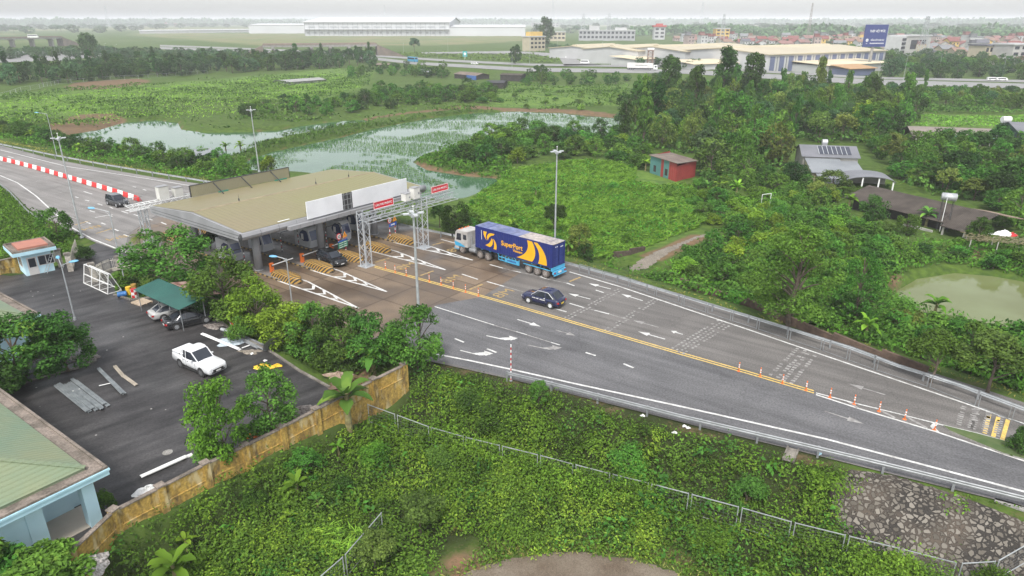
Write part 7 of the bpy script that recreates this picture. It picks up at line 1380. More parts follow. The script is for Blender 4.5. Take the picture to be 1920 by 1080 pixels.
for i,v in enumerate(vine): mounds('vines',v,2.4,(.45,.85),(1.2,2.4),150,.085,LWY,136+i,AV)
cover('grass',FGZ([(570,980),(680,990),(670,1040),(600,1050),(560,1020)]),40,(.5,.8),.5,LG,40,asp=.05,up=(.5,-.3,.6)); cover('grass',FGZ([(300,1060),(360,1050),(380,1090),(300,1100)]),30,(.4,.6),.4,LG,41,asp=.05,up=(.5,-.3,.6)); cover('weeds',poly([(1745,985),(1790,975),(1800,1000),(1760,1008)],-2),22,(.1,.35),.11,LW,42,avoid=[(STW,-30)])
cover('weeds',poly([(1800,930),(1890,950),(1990,985),(1990,1000),(1880,975),(1800,948)],-.8),30,(.1,.3),.1,LWY,43,avoid=[(pw['road'],.3)])
cover('verge_weeds',isle,26,(.05,.35),.1,LW,44,nmin=-5)
# right and middle ground cover
mid=poly([(870,400),(900,360),(960,322),(1060,305),(1220,310),(1300,345),(1320,420),(1290,440),(1200,470),(1140,485),(1060,480),(930,430)],-1.5)
cover('tall_grass',mid,26,(.1,.7),.42,LG,50,.22,asp=.14,up=(.6,.15,.25),avoid=BL+HOUSES[3:]); cover('tall_grass',mid,4,(.1,.7),.2,LW,51,.3,avoid=BL+HOUSES[3:])
cover('undergrowth',poly([(1110,500),(1240,490),(1330,440),(1480,340),(1660,440),(1960,470),(1990,525),(1720,516),(1660,545),(1700,585),(1880,615),(1990,640),(2000,800),(1800,735),(1500,640),(1270,550)],-1.5),9,(.15,1.1),.22,LW,52,.3,avoid=BL+HOUSES)
cover('undergrowth',poly([(1160,230),(1300,170),(1700,195),(1990,215),(1990,460),(1850,440),(1480,350),(1300,345),(1180,310)],-1.5),2.6,(.2,1.6),.45,LGD,53,.2,avoid=BL+HOUSES+[(poly([(1700,212),(1980,212),(1980,240),(1700,240)],-1.5),0)])
cover('verge_weeds',poly([(640,398),(800,432),(1070,493),(1280,553),(1520,625),(1800,712),(1990,770),(2000,800),(1800,742),(1500,645),(1260,568),(1060,505),(780,442),(640,405)],-.5),10,(.05,.4),.14,LDRY,54,.5,asp=.3,up=(0,0,.5),avoid=[(pw['road'],.4)])
cover('verge_weeds',poly([(-100,270),(0,268),(200,312),(370,340),(470,362),(470,348),(360,325),(200,300),(0,258),(-100,245)],-.5),5,(.05,.5),.2,LDRY,55,.5,asp=.3,avoid=[(pw['road'],.5)])
mounds('undergrowth',poly([(1110,505),(1240,490),(1330,440),(1480,345),(1660,445),(1960,470),(1990,525),(1720,516),(1660,545),(1700,585),(1880,615),(1990,640),(2000,800),(1800,742),(1500,648),(1270,560)],-1.5),.22,(.7,1.6),(.8,2.0),42,.2,LM,141,BL+HOUSES); mounds('undergrowth',poly([(870,400),(900,360),(960,322),(1060,305),(1220,310),(1300,345),(1320,420),(1290,440),(1200,470),(1140,485),(1060,480),(930,430)],-1.5),.02,(.6,1.4),(.4,1.),40,.2,LW,142,BL+HOUSES[3:])
lb=poly([(-200,330),(-10,340),(20,362),(50,392),(82,412),(130,434),(178,456),(195,447),(150,465),(132,488),(60,480),(20,480),(-200,520)],-1.2)
mounds('weeds',lb,.3,(.5,1.2),(.5,1.5),60,.14,LW,143,[(pw['road'],.8),(pw['yard'],.9)])
cover('weeds',lb,10,(.15,1.3),.19,LW,56,.35,avoid=[(pw['road'],.5),(pw['yard'],.6)]); cover('grass',lb,8,(.1,.5),.25,LWY,57,.4,asp=.25,avoid=[(pw['road'],.3),(pw['yard'],.3)])
strip=poly([(222,500),(290,492),(380,522),(470,562),(560,603),(690,643),(800,676),(780,690),(700,712),(640,740),(612,722),(560,690),(512,657),(454,628),(417,601),(377,577),(290,553),(246,559),(216,550)],-.8)
cover('undergrowth',strip,16,(.1,.9),.16,LM,58,.5,avoid=[(pw['road'],.2),(pw['yard'],.1)],nmin=-9)
cover('scrub_growth',poly([(-60,196),(0,182),(120,168),(300,160),(480,145),(640,130),(700,136),(690,165),(650,185),(930,160),(1180,158),(1180,205),(1050,206),(880,208),(700,232),(640,222),(520,243),(340,240),(290,224),(180,238),(60,240),(-60,236)],-1.5),1.15,(.2,1.6),.5,LGD,60,.09,avoid=BL,thin=lambda X,Y:np.clip((vn(X*.05,Y*.09,7)-.36)*3,0.06,1)); cover('scrub_growth',poly([(-60,200),(200,170),(480,150),(640,140),(680,165),(560,190),(470,215),(330,225),(100,236),(-60,236)],-1.5),.7,(.1,.9),.4,LG,61,.15,avoid=BL,asp=.3,up=(.3,0,.6))
cover('bank_growth',poly([(488,268),(520,262),(640,238),(700,232),(885,205),(890,212),(800,222),(700,242),(640,258),(510,286),(470,300),(420,318),(440,292)],-1.5),6,(.3,1.4),.4,LGD,62,.3,asp=.25,up=(.1,0,.7),nmin=WATER)
cover('bank_growth',poly([(775,300),(850,275),(900,268),(960,300),(960,345),(936,338),(870,328)],-1.5),6,(.3,1.3),.35,LW,63,.3,nmin=WATER)
cover('field_crops',poly([(1712,217),(1990,214),(1990,238),(1720,238)],-1.5),1.6,(.1,.5),.4,LG,64,.2); cover('far_scrub',poly([(700,100),(1050,98),(1050,120),(700,104)],-1.5),.35,(.1,1.2),.8,LGD,65,.05,avoid=[(pw[k],1) for k in ('hn','hf','ramp','rampl')])
# rice rows standing in the flooded ponds
RICEP=poly([(600,322),(690,285),(760,258),(860,238),(905,246),(880,262),(800,284),(760,306),(800,330),(860,352),(760,372),(620,340)],WATER)
def rice():
    rng=np.random.default_rng(77); C=[]
    for pl,dens in ((pd[1],1.0),(pd[0],.45)):
        x0,y0=pl.min(0); x1,y1=pl.max(0); n=int((x1-x0)*(y1-y0)*12.0*dens); X=rng.uniform(x0,x1,n); Y=rng.uniform(y0,y1,n)
        t=X*.35+Y*.94+(vn(X*.03,Y*.03,3)-.5)*16; row=np.abs((t/1.9)%1-.5)<np.where(sdist(RICEP,X,Y)>0,.34,.17); d=sdist(pl,X,Y); patch=.8*vn(X*.03,Y*.05,8)+.2*vn(X*.1,Y*.16,9)+.25*vn(X*.35,Y*.5,10)
        k=row&(d>.6)&(patch>.68-(.06 if dens==1 else -.12)-(sdist(RICEP,X,Y)>0)*.24*(dens==1))&~((t%23)<3.2); C.append(np.stack([X[k],Y[k],np.full(k.sum(),WATER+.16)],-1))
    C=np.vstack(C); n=len(C); N=rng.normal(size=(n,3))*.5+np.array([.1,-.9,.25]); V,F=quads(C,N,rng.uniform(.10,.24,n),rng,.3,(0,0,1.)); o=link('rice_plants',nmesh('rice_plants',V,F,LRICE)); o['kind']='stuff'
rice()

cover('undergrowth',poly([(-60,262),(0,260),(200,308),(370,338),(470,345),(470,318),(400,305),(240,290),(140,268),(60,246),(-60,238)],-1.2),5,(.2,1.5),.28,LW,80,.25,avoid=BL[:3]+[(pw['road'],2.0)])
for i,(b,t_,w,k,lf,l) in enumerate((((1535,372),335,60,'dome',LO,'olive tree against the cream wall of the solar panel house'),((1600,372),345,46,'dome',LM,'green tree between solar panel house and farm shed'),((1490,345),300,60,'dome',LD,'dark tree left of the solar panel house'),((1700,440),395,50,'dome',LM,'green tree before the middle of the farm shed'),((1660,450),410,44,'round',LO,'olive tree before the left part of the farm shed'),((1690,590),548,60,'bush',LM,'shrub on the left shore of the green pond'),((1790,640),590,80,'bush',LM,'shrub on the near shore of the green pond'),((1700,620),575,70,'dome',LO,'olive shrub by the banana with the orange leaf'))): ptree('leafy_tree',b,t_,w,k,lf,l,3400,.028,i%3)

for i,(b,t_,w,k,lf,l) in enumerate((((575,905),840,88,'feather',LM,'feathery shrub in the weeds below the biggest banana plant'),((480,950),905,64,'bush',LMG,'dark leafed shrub in the weeds near the ochre wall'),((790,1010),915,120,'loose',LO,'thin branched olive sapling in the weeds above the bare earth'),((705,1075),985,110,'loose',LO,'sparse sapling with yellow flowers by the short fence corner'),((930,800),748,92,'bush',LM,'tall weed bush below the guard rail end'),((1010,775),712,50,'feather',LM,'upright feathery weed bush at the near guard rail'),((880,770),716,80,'bush',LMG,'dark weed bush under the striped pole'),((1180,880),822,90,'bush',LM,'weed bush above the middle of the vine fence'),((1400,935),876,86,'bush',LMG,'dark weed bush left of the stone pitching'),((1530,925),880,60,'bush',LW,'bright weed bush touching the stone pitching'),((1330,1030),975,100,'bush',LWY,'yellow green weed bush right of the gravel'),((1690,1100),1035,110,'bush',LWY,'yellow green bush below the stone pitching fence'),((1860,1130),1050,100,'bush',LW,'green bush at the lower right corner'),((700,870),815,74,'bush',LW,'bright weed bush by the fence start'),((820,880),828,80,'bush',LMG,'dark bush swallowing the vine fence'),((640,930),880,60,'bush',LMG,'dark bush right of the stemmed banana'))): ptree('weed_shrub',b,t_,w,k,lf,l,3000,.026,i%3,'shrub')

for i,(b,t_,w,k,lf,l) in enumerate((((738,682),612,74,'dome',LM,'bush filling the hedge between the mango like tree and the mast tree'),((455,640),580,60,'bush',LM,'bush at the foot of the dense rounded tree'),((388,590),520,70,'dome',LM,'bush behind the right end of the carport'))): ptree('hedge_shrub',b,t_,w,k,lf,l,3400,.028,i%3,'shrub')
# ---------------------------------------------------------------- far warehouses, town, masts
CREAM=wavem('cream_roof',(.47,.41,.285),(.42,.365,.255),R(60),3,.5,0,.2,.1,.05); WHS=pm('white_sheet_wall',(.46,.46,.46),(.41,.41,.41),.1,.6); WHR=pm('white_sheet_roof',(.55,.56,.57),(.50,.51,.52),.05,.5); STRW=pm('stripe_wall_blue',(.12,.14,.23),(.10,.12,.20),.2,.6)
def hall(name,a,b,width,he,hr,label,wall,roof,stripes=0,vent=True,z=0):
    """gabled hall: long near wall from a to b on the ground; depth away from us"""
    p,q_=G(*a),G(*b); d=q_-p; rot=math.atan2(d.y,d.x); L_=d.length; t=thing(name,(p.x,p.y,0),label,'warehouse',rot); q=MB(); q.prism([(0,-2),(width,-2),(width,he),(width/2,hr),(0,he)],0,L_,0,'x'); w=q.build('wall',wall,t)
    s=(hr-he)/(width/2); q=MB(); q.prism([(-1,he-s+.1),(width/2,hr+.1),(width+1,he-s+.1),(width+1,he-s+.6),(width/2,hr+.6),(-1,he-s+.6)],-.8,L_+.8,0,'x'); r=q.build('roof',roof,t)
    if vent: q=MB(); q.prism([(width/2+4*math.cos(math.pi*k/8),hr-.6+2.0*math.sin(math.pi*k/8)) for k in range(9)],L_*.04,L_*.9,0,'x'); q.build('ridge_vent',roof,r)
    if stripes:
        n=stripes
        for k in range(n): q=MB(); x=L_*(k+.5)/n; q.b2(x-L_/n*.24,x+L_/n*.24,-.25,-.02,-1,he-.9); q.build('blue_bay',STRW,w)
        q=MB()
        for k in range(n): x=L_*(k+1)/n; q.b2(x-.25,x+.25,-.3,-.02,-1,he-1)
        q.build('downpipe',GALVD,w)
    return t,L_,w,r
hall('warehouse',(1437,132),(1656,120.5),74,8.6,11.3,'long cream roofed warehouse with blue and white striped wall',WHS,CREAM,14)
hall('warehouse',(1283,122),(1440,113.5),60,8.2,10.6,'cream roofed warehouse left behind the striped one',WHS,CREAM,0)
hall('warehouse',(1195,118),(1290,112),52,7.6,9.8,'cream roofed warehouse, third from the striped wall',WHS,CREAM,0)
hall('warehouse',(1118,112),(1200,107),48,7,9,'cream roofed warehouse, farthest left of the cream row',WHS,CREAM,0)
def flat(name,a,b,dp,h,roof,wall,label,cat='annex'):
    p,q_=G(*a),G(*b); d=q_-p; rot=math.atan2(d.y,d.x); L_=d.length; t=thing(name,(p.x,p.y,0),label,cat,rot); q=MB(); q.b2(0,L_,0,dp,-2,h); q.build('wall',wall,t); q=MB(); q.add([(-1,-1,h+.1),(L_+1,-1,h+.1),(L_+1,dp+1,h+1.6),(-1,dp+1,h+1.6),(-1,-1,h+.4),(L_+1,-1,h+.4),(L_+1,dp+1,h+1.9),(-1,dp+1,h+1.9)],[(0,3,2,1),(4,5,6,7),(0,1,5,4),(1,2,6,5),(2,3,7,6),(3,0,4,7)]); q.build('roof',roof,t); return t,L_
OCHR=pm('annex_roof_ochre',(.42,.26,.13),(.36,.22,.11),.3,.7); CRM2=pm('annex_roof_cream',(.62,.54,.38),(.55,.47,.33),.1,.6)
flat('annex',(1552,134),(1668,127),26,3,CRM2,WHS,'low cream annex roof in front of the striped wall'); flat('annex',(1592,137),(1640,135),12,2,OCHR,STRW,'small brown roofed annex at the billboard foot'); flat('annex',(1190,121),(1262,117),22,3,CRM2,WHS,'low cream roof behind the highway trees'); flat('annex',(1300,131),(1390,128),20,3,CRM2,WHS,'low cream roof partly hidden by the tall trees')
# the white logistics hall far away
p,q_=G(572,66),G(843,66); B0=G(930,60)
WH1=pm('logistics_wall',(.50,.51,.52),(.46,.47,.48),.02,.6)
t=thing('logistics_hall',(p.x,p.y,0),'huge white warehouse far away on the plain','warehouse'); L_=q_.x-p.x; k=p.y*1.0; f=Zat(p,42); ft=Zat(p,33)
q=MB(); q.prism([(0,-2),(300,-2),(300,f),(150,ft),(0,f)],0,L_,0,'x'); w=q.build('wall',WH1,t); q=MB(); q.prism([(-3,f),(150,ft),(303,f),(303,f+1.2),(150,ft+1.4),(-3,f+1.2)],-3,L_+3,0,'x'); q.build('roof',WHR,t)
for i in range(13): q=MB(); x=L_*(.03+i*.075); q.b2(x,x+L_*.045,-1.2,-.05,f*.62,f*.74); q.build('window_band',GALV,w)
q=MB()
for i in range(30): x=L_*i/30; q.b2(x,x+.7,-.5,-.05,-1,f-1)
for i in range(22): x=L_*(i+.4)/22; q.b2(x,x+5,-1.5,-.05,3,6.5)
q.build('dock_canopy',GALVD,w); q=MB(); q.b2(0,L_,-6,0,f*.45,f*.48); q.build('side_roof',WHR,t)
hall('logistics_hall',(843,66),(985,66),140,15,19,'white lower wing right of the huge warehouse',WH1,WHR,0,False); hall('logistics_hall',(467,61.5),(574,61.5),150,17,20,'white low block left of the huge warehouse',WH1,WHR,0,False)
t,L_=flat('boundary_wall',(262,62),(470,59.5),2,5,WHR,WHS,'long white boundary wall on the far plain','wall')
# concrete block, tower house and small cream houses in the middle
def block(a,b,dp,h,wall,label,name='block_building',cat='building',nw=10,fl=2,roof=None,roofh=1.0):
    p,q_=G(*a),G(*b); d=q_-p; rot=math.atan2(d.y,d.x); L_=d.length; t=thing(name,(p.x,p.y,0),label,cat,rot); q=MB(); q.b2(0,L_,0,dp,-2,h); w=q.build('wall',wall,t); q=MB(); q.b2(-.6,L_+.6,-.6,dp+.6,h,h+roofh); q.build('roof',roof or WHS,t)
    for f_ in range(fl):
        for k in range(nw): q=MB(); x=L_*(k+.5)/nw; z=h*(f_+.3)/fl; q.b2(x-L_/nw*.3,x+L_/nw*.3,-.12,-.02,z,z+h/fl*.5); q.build('window',GLASS,w)
    return t,L_
t,L_=block((1085,74),(1190,74.5),25,13,pm('block_grey',(.34,.34,.35),(.29,.29,.30),.1,.7),'grey unfinished block with rows of dark openings behind the cream roofs',nw=14,fl=2); q=MB(); q.b2(L_*.18,L_*.36,3,15,14,20); q.b2(L_*.64,L_*.85,3,15,14,17.5); q.build('stair_tower',WHS,t)
t,L_=block((1226,72.5),(1246,72.5),14,17,WHS,'white tower house with red roof on the plain',nw=2,fl=3); q=MB(); q.b2(-1.5,L_+1.5,-1.5,15.5,18,20.5); q.b2(L_*.2,L_*.8,3,11,20.5,23); q.build('red_roof',pm('roof_red',(.42,.07,.06),(.36,.06,.05),.3,.7),t)
CREAMW=pm('cream_wall',(.44,.385,.28),(.38,.335,.24),.3,.8); YELW=pm('yellow_wall',(.62,.42,.12),(.55,.37,.11),.3,.8); PINKW=pm('pink_wall',(.40,.31,.29),(.35,.27,.25),.3,.8); GRYW=pm('grey_house_wall',(.40,.39,.37),(.33,.32,.31),.3,.85); WHW=pm('white_house_wall',(.50,.50,.50),(.43,.43,.43),.3,.8)
t,L_=block((994,93),(1022,92),12,12,CREAMW,'cream three storey house by the curved ramp',nw=4,fl=3); q=MB(); q.b2(L_*.1,L_*.9,2,9,13,17); q.build('roof_room',YELW,t); block((1030,75),(1060,75),16,11,CREAMW,'cream house behind the three storey one',nw=4,fl=2); block((997,50),(1048,50),30,16,GRYW,'grey block behind the big round tree',nw=8,fl=2)
t,L_=block((1341,79),(1366,79),16,17,YELW,'yellow apartment block with white side among the far houses',nw=3,fl=4)
t,L_=block((1694,103),(1740,101),16,15,GRYW,'big blank grey block under the lattice mast',nw=1,fl=1); q=MB(); q.b2(-7,0,0,14,-2,15); q.build('white_wing',WHW,t); q=MB()
for k in range(4): q.b2(-6,-1,-.6,-.05,1.5+k*3.4,3.6+k*3.4)
q.build('balcony',GLASS,t)
t,L_=block((1842,117),(1895,116),14,11,CREAMW,'long cream house with dark hipped roof at the right edge',nw=7,fl=2,roof=pm('slate_roof',(.12,.12,.14),(.10,.10,.115),.4,.7)); t,L_=block((1893,119),(1935,118),16,12,GRYW,'grey unfinished house beside the long cream one',nw=3,fl=3)
# overpass bridges
def bridge(a,b,w,h,label,npier):
    p,q_=G(*a),G(*b); d=q_-p; rot=math.atan2(d.y,d.x); L_=d.length; t=thing('overpass_bridge',(p.x,p.y,0),label,'bridge',rot); q=MB(); q.b2(0,L_,0,w,h-1.6,h); q.build('deck',CONCP,t); q=MB(); q.b2(0,L_,-.2,.1,h,h+1.1); q.b2(0,L_,w-.1,w+.2,h,h+1.1); q.build('parapet',pm('parapet_brown',(.26,.20,.17),(.2,.16,.13),.5,.8) if 'parapet_brown' not in bpy.data.materials else bpy.data.materials['parapet_brown'],t)
    for k in range(npier): q=MB(); x=L_*(k+.5)/npier; q.b2(x-1,x+1,w*.2,w*.8,-2,h-1.6); q.b2(x-1.2,x+1.2,0,w,h-2.8,h-1.6); q.build('pier',CONCP,t)
    q=MB(); q.prism([(L_,-2),(L_+26,-2),(L_,h)],0,w,0,'y'); q.prism([(-26,-2),(0,-2),(0,h)],0,w,0,'y'); q.build('abutment',pm('abutment_brown',(.20,.16,.13),(.14,.12,.10),.3,.9) if 'abutment_brown' not in bpy.data.materials else bpy.data.materials['abutment_brown'],t)
bridge((495,107),(708,104),14,9,'concrete overpass with brown parapet before the far plain',6); bridge((-160,92),(120,84),14,9,'overpass at the left edge of the plain',7)
van('box_van',G(60,87)+Vector((0,6,9.1)),R(10),WHITE,'white lorry crossing the left overpass',11,3.6,2.5)
# billboard
p=T(1628,132); h=Zat(p,46)-p.z; t=thing('billboard',p,'blue advertising billboard with white lettering on one tall pole','billboard',R(12)); f=p.y*cp-(p.z-CH)*sp; W_=wpx(p,48); hb=W_*.80
q=MB(); q.cyl((0,0,0),(0,0,h-hb*.5),.9,.75,14); q.build('pole',CONCP,t); BBL=pm('billboard_blue',(.035,.05,.17),(.045,.06,.19),.3,.5); q=MB(); q.b2(-W_/2,W_/2,-1.0,-.6,h-hb,h); b=q.build('board',BBL,t); q=MB(); q.b2(-W_/2-.2,W_/2+.2,-.6,.6,h-hb-.1,h-hb+.4); q.b2(-W_/2-.2,W_/2+.2,-.6,-.4,h-.3,h+.1); q.b2(W_/2,W_/2+.25,-1.0,.6,h-hb,h); q.build('frame',STEELB,b)
RX=Matrix.Rotation(R(90),4,'X'); text('lettering','THÉP VIỆT ĐỨC',W_*.112,WHITE,b,Matrix.Translation((W_*.06,-1.02,h-hb*.30))@RX,.02,.02,.86); text('lettering','ĐẲNG CẤP CHÂU ÂU',W_*.074,WHITE,b,Matrix.Translation((W_*.11,-1.02,h-hb*.70))@RX,.02,.008,.80)
q=MB(); q.cyl((-W_*.34,-1.03,h-hb*.70),(-W_*.34,-1.0,h-hb*.70),W_*.055,W_*.055,18,0); q.prism([(-W_*.36,h-hb*.72),(-W_*.34,h-hb*.74),(-W_*.32,h-hb*.69),(-W_*.34,h-hb*.66)],-1.045,-1.032,1,'y'); q.b2(-W_*.37,-W_*.31,-1.02,-1.0,h-hb*.86,h-hb*.84,0); q.build('emblem',[WHITE,BBL],b)
q=MB(); rr=random.Random(2)
for k in range(20): x=-W_*.2+k*W_*.031; q.b2(x,x+W_*.022,-1.02,-1.0,h-hb*.86,h-hb*.86+W_*.03)
q.build('small_lettering',WHITE,b)
# teal sign by the highway
p=T(872,112); t=thing('tower_sign',p,'teal sign on a post beside the highway','sign'); hh=Zat(p,96)-p.z; q=MB(); q.cyl((0,0,0),(0,0,hh*.6),.4,.4,8); q.build('post',GALV,t); q=MB(); q.b2(-1.8,1.8,-.2,.2,hh*.35,hh); q.build('board',pm('sign_teal',(.05,.36,.38),(.04,.3,.32),1),t); q=MB(); q.cyl((0,-.24,hh*.7),(0,-.2,hh*.7),1.0,1.0,12); q.build('symbol',WHITE,t)
# lattice water tower, masts, pylons
def mast(base,top,w,label,name='lattice_mast',arms=0,col=None):
    p=T(*base); h=Zat(p,top)-p.z; f=p.y*cp-(p.z-CH)*sp; w=w*f/CF; t=thing(name,p,label,'mast'); q=MB(); r=max(.12,w*.035); col=col or GALV
    for i,j in ((-1,-1),(1,-1),(1,1),(-1,1)): q.bar((i*w/2,j*w/2,0),(i*w*.12,j*w*.12,h),r,r)
    n=9
    for k in range(n):
        z0,z1=h*k/n,h*(k+1)/n; a,b=w/2*(1-.76*k/n),w/2*(1-.76*(k+1)/n)
        for i,j,i2,j2 in ((-1,-1,1,-1),(1,-1,1,1),(1,1,-1,1),(-1,1,-1,-1)): q.bar((i*a,j*a,z0),(i2*b,j2*b,z1),r*.7,r*.7); q.bar((i2*a,j2*a,z0),(i*b,j*b,z1),r*.7,r*.7)
    q.build('lattice',col,t)
    for k in range(arms): q=MB(); z=h*(.72+.1*k); q.bar((-w*.75,0,z),(w*.75,0,z),r,r); q.build('cross_arm',col,t)
    return t
RW=pm('mast_rust',(.34,.30,.28),(.26,.23,.22),.5,.6)
for b,tp,w,l,a in (((1724,112),30,16,'lattice mast before the blank grey block',1),((1352,88),26,10,'lattice mast in front of the yellow block',0),((1512,88),5,6,'tallest slim red white mast above the houses',0),((1093,62),25,9,'power pylon behind the grey unfinished block, left one',3),((1141,64),24,9,'power pylon behind the grey unfinished block, right one',3),((1036,50),1,7,'very tall thin mast above the big round tree',0),((1314,48),3,6,'faint thin mast on the horizon right of centre',0),((1792,48),25,4,'faint mast near the right horizon',0),((722,42),9,4,'faint mast left of the huge warehouse roof',0),((204,50),9,5,'faint mast on the left horizon',3),((286,46),16,5,'faint pylon behind the left trees',2),((943,40),12,3,'faint mast right of the huge warehouse',0)): mast(b,tp,w,l,arms=a,col=RW if 'red' in l else GALV)
p=T(1218,127); hh=Zat(p,90)-p.z; t=thing('water_tower',p,'lattice water tower beside the white box lorry','water tower'); q=MB(); w=wpx(p,10)
for i,j in ((-1,-1),(1,-1),(1,1),(-1,1)): q.bar((i*w/2,j*w/2,-1),(i*w*.42,j*w*.42,hh*.85),.3,.3)
for k in range(5):
    z0,z1=hh*.85*k/5,hh*.85*(k+1)/5
    for i,j,i2,j2 in ((-1,-1,1,-1),(1,-1,1,1),(1,1,-1,1),(-1,1,-1,-1)): q.bar((i*w*.48,j*w*.48,z0),(i2*w*.46,j2*w*.46,z1),.2,.2); q.bar((i*w*.47,j*w*.47,z1),(i2*w*.47,j2*w*.47,z1),.2,.2)
q.b2(-w*.6,w*.6,-w*.6,w*.6,hh*.85,hh*.87); q.build('stand',pm('tower_rust',(.30,.20,.16),(.24,.16,.13),.5,.7),t); q=MB(); q.cyl((-w*.6,0,hh*.94),(w*.6,0,hh*.94),w*.22,w*.22,12); q.build('tank',WHITE,t)
# highway lamps and rails
HLM=bpy.data.materials['pale_steel']
def hwlamp(base,top,label,arms=(90,)):
    return street_lamp(base,(base[0],top),[(a,2.4) for a in arms],label,-1,HLM,1.2,'lamps along the highway')
for i,(b,tp,l) in enumerate((((1693,152),104,'third highway lamp from the billboard'),((1757,148),101,'highway lamp before the dark roadside trees'),((1877,150),110,'highway lamp at the right end of the highway'),((1645,150),116,'highway lamp just right of the billboard pole'),((1128,120),80,'highway lamp left of the water tower, far one'),((1143,121),88,'highway lamp left of the water tower, near one'),((993,122),60,'highway lamp at the curved ramp'),((1045,97),72,'highway lamp at the ramp top'),((1022,96),76,'highway lamp beside the cream three storey house'),((1085,112),88,'highway lamp between ramp and warehouses'),((1270,136),97,'highway lamp above the lorry'),((820,112),95,'lamp at the grassy loop by the teal sign'),((960,127),98,'lamp in the grass loop'),((1192,128),92,'highway lamp just left of the water tower'),((840,97),70,'lamp at the far edge of the loop'),((757,102),82,'lamp near the bridge abutment'))): hwlamp(b,tp,l,(90,) if i%2 else (80,260))
for i,(b,tp) in enumerate((((108,118),88),((117,118),90),((138,116),92),((200,107),82),((220,108),84),((36,128),98),((5,124),96))): hwlamp(b,tp,f'lamp over the left junction, {NTH[i]} counted from the twin pair')
# the town: houses standing one by one
RED_R=pm('house_roof_red',(.22,.075,.065),(.17,.062,.055),.4,.8); PINK_R=pm('house_roof_faded',(.26,.135,.12),(.22,.12,.105),.4,.8); GRY_R=pm('house_roof_grey',(.20,.205,.215),(.16,.165,.17),.4,.8); SLT_R=bpy.data.materials['slate_roof']; BRN_R=pm('house_roof_brown',(.26,.17,.13),(.2,.13,.1),.4,.8)
HP={}
def house_proto(kind,wm,rm):
    key=(kind,wm.name,rm.name)
    if key in HP: return HP[key]
    w,d,h={'low':(12,9,4.2),'two':(10,9,7.2),'three':(7,11,10.5),'long':(18,9,4.0)}[kind]; q=MB(); q.b2(-w/2,w/2,-d/2,d/2,-2,h)
    pit=kind in('low','two','long')
    if pit: q.prism([(-d/2,h),(d/2,h),(0,h+d*.27)],-w/2+.05,w/2-.05,0,'x')
    wall=q.mesh('wall',wm); q=MB()
    if pit: s=.54; q.prism([(-d/2-.7,h-.7*s+.1),(0,h+d*.27+.12),(d/2+.7,h-.7*s+.1),(d/2+.7,h-.7*s+.4),(0,h+d*.27+.5),(-d/2-.7,h-.7*s+.4)],-w/2-.6,w/2+.6,0,'x')
    else: q.b2(-w/2-.4,w/2+.4,-d/2-.6,d/2+.4,h,h+.35); q.b2(-w/2+.5,w/2-1.5,0,d/2-.5,h+.35,h+3); q.b2(-w/2+.1,w/2-1.1,-.4,d/2-.1,h+3,h+3.3)
    roof=q.mesh('roof',rm); win=[]
    nf={'low':1,'two':2,'three':3,'long':1}[kind]; nw={'low':3,'two':3,'three':2,'long':5}[kind]
    for f_ in range(nf):
        for k in range(nw): q=MB(); x=-w/2+w*(k+.5)/nw; z=1.0+3.3*f_; q.b2(x-.6,x+.6,-d/2-.06,-d/2-.01,z,z+1.5); q.b2(x-.75,x+.75,-d/2-.1,-d/2-.01,z-.12,z-.01,1); win.append(q.mesh('window',[GLASS,WHW]))
    HP[key]=(wall,roof,win); return HP[key]
HOUSELIST=[]
def house(x,y,kind,wm,rm,rot,k=1.0):
    wall,roof,win=house_proto(kind,wm,rm); wn={'cream_wall':'cream','yellow_wall':'yellow','pink_wall':'pink','grey_house_wall':'grey','white_house_wall':'white'}[wm.name]; rn={'house_roof_red':'red','house_roof_faded':'faded red','house_roof_grey':'grey','slate_roof':'slate','house_roof_brown':'brown'}[rm.name]
    t=thing('town_house',(x,y,float(hz(np.array(x),np.array(y)))),f"{dict(low='low',two='two storey',three='narrow flat topped',long='long low')[kind]} {wn} house with {rn} roof",'house',rot,'houses of the far town'); t.scale=(k,k,k); link('wall',wall,t); link('roof',roof,t)
    for m in win: link('window',m,t)
    HOUSELIST.append(t)
rng=np.random.default_rng(5); rr=random.Random(5)
for pts,md,sd in (([(1262,72),(1400,68),(1640,70),(1930,76),(1990,100),(1930,112),(1800,106),(1700,97),(1600,88),(1480,86),(1380,87),(1290,84)],17,1),([(1700,100),(1960,112),(1990,122),(1900,118),(1740,108)],19,2)):
    pl=poly(pts,0); ps=inpoly(pl,900 if sd==1 else 200,rng,md); ps.sort(key=lambda a:a[1]); 
    for x,y in ps[:190 if sd==1 else 14]: house(x,y,rr.choices(['low','two','three','long'],[4,4,2,2])[0],rr.choice([CREAMW,PINKW,GRYW,WHW,WHW,YELW if rr.random()<.4 else CREAMW]),rr.choices([RED_R,PINK_R,GRY_R,SLT_R,BRN_R],[4,3,3,1,1.5])[0],rr.choice([0,.2,-.25,1.57,1.4])+rr.uniform(-.15,.15),rr.uniform(.85,1.2))
for px,py,k in ((312,49,'three'),(330,49,'two'),(345,49,'low'),(400,47,'low'),(430,46,'two'),(460,46,'low'),(490,46,'three'),(520,45,'two'),(550,45,'low'),(375,46,'two'),(610,30,'low')):
    if py>40: g=G(px,py); house(g.x,g.y,k,rr.choice([WHW,CREAMW,PINKW]),rr.choice([RED_R,PINK_R,GRY_R]),rr.uniform(-.3,.3),1.5)
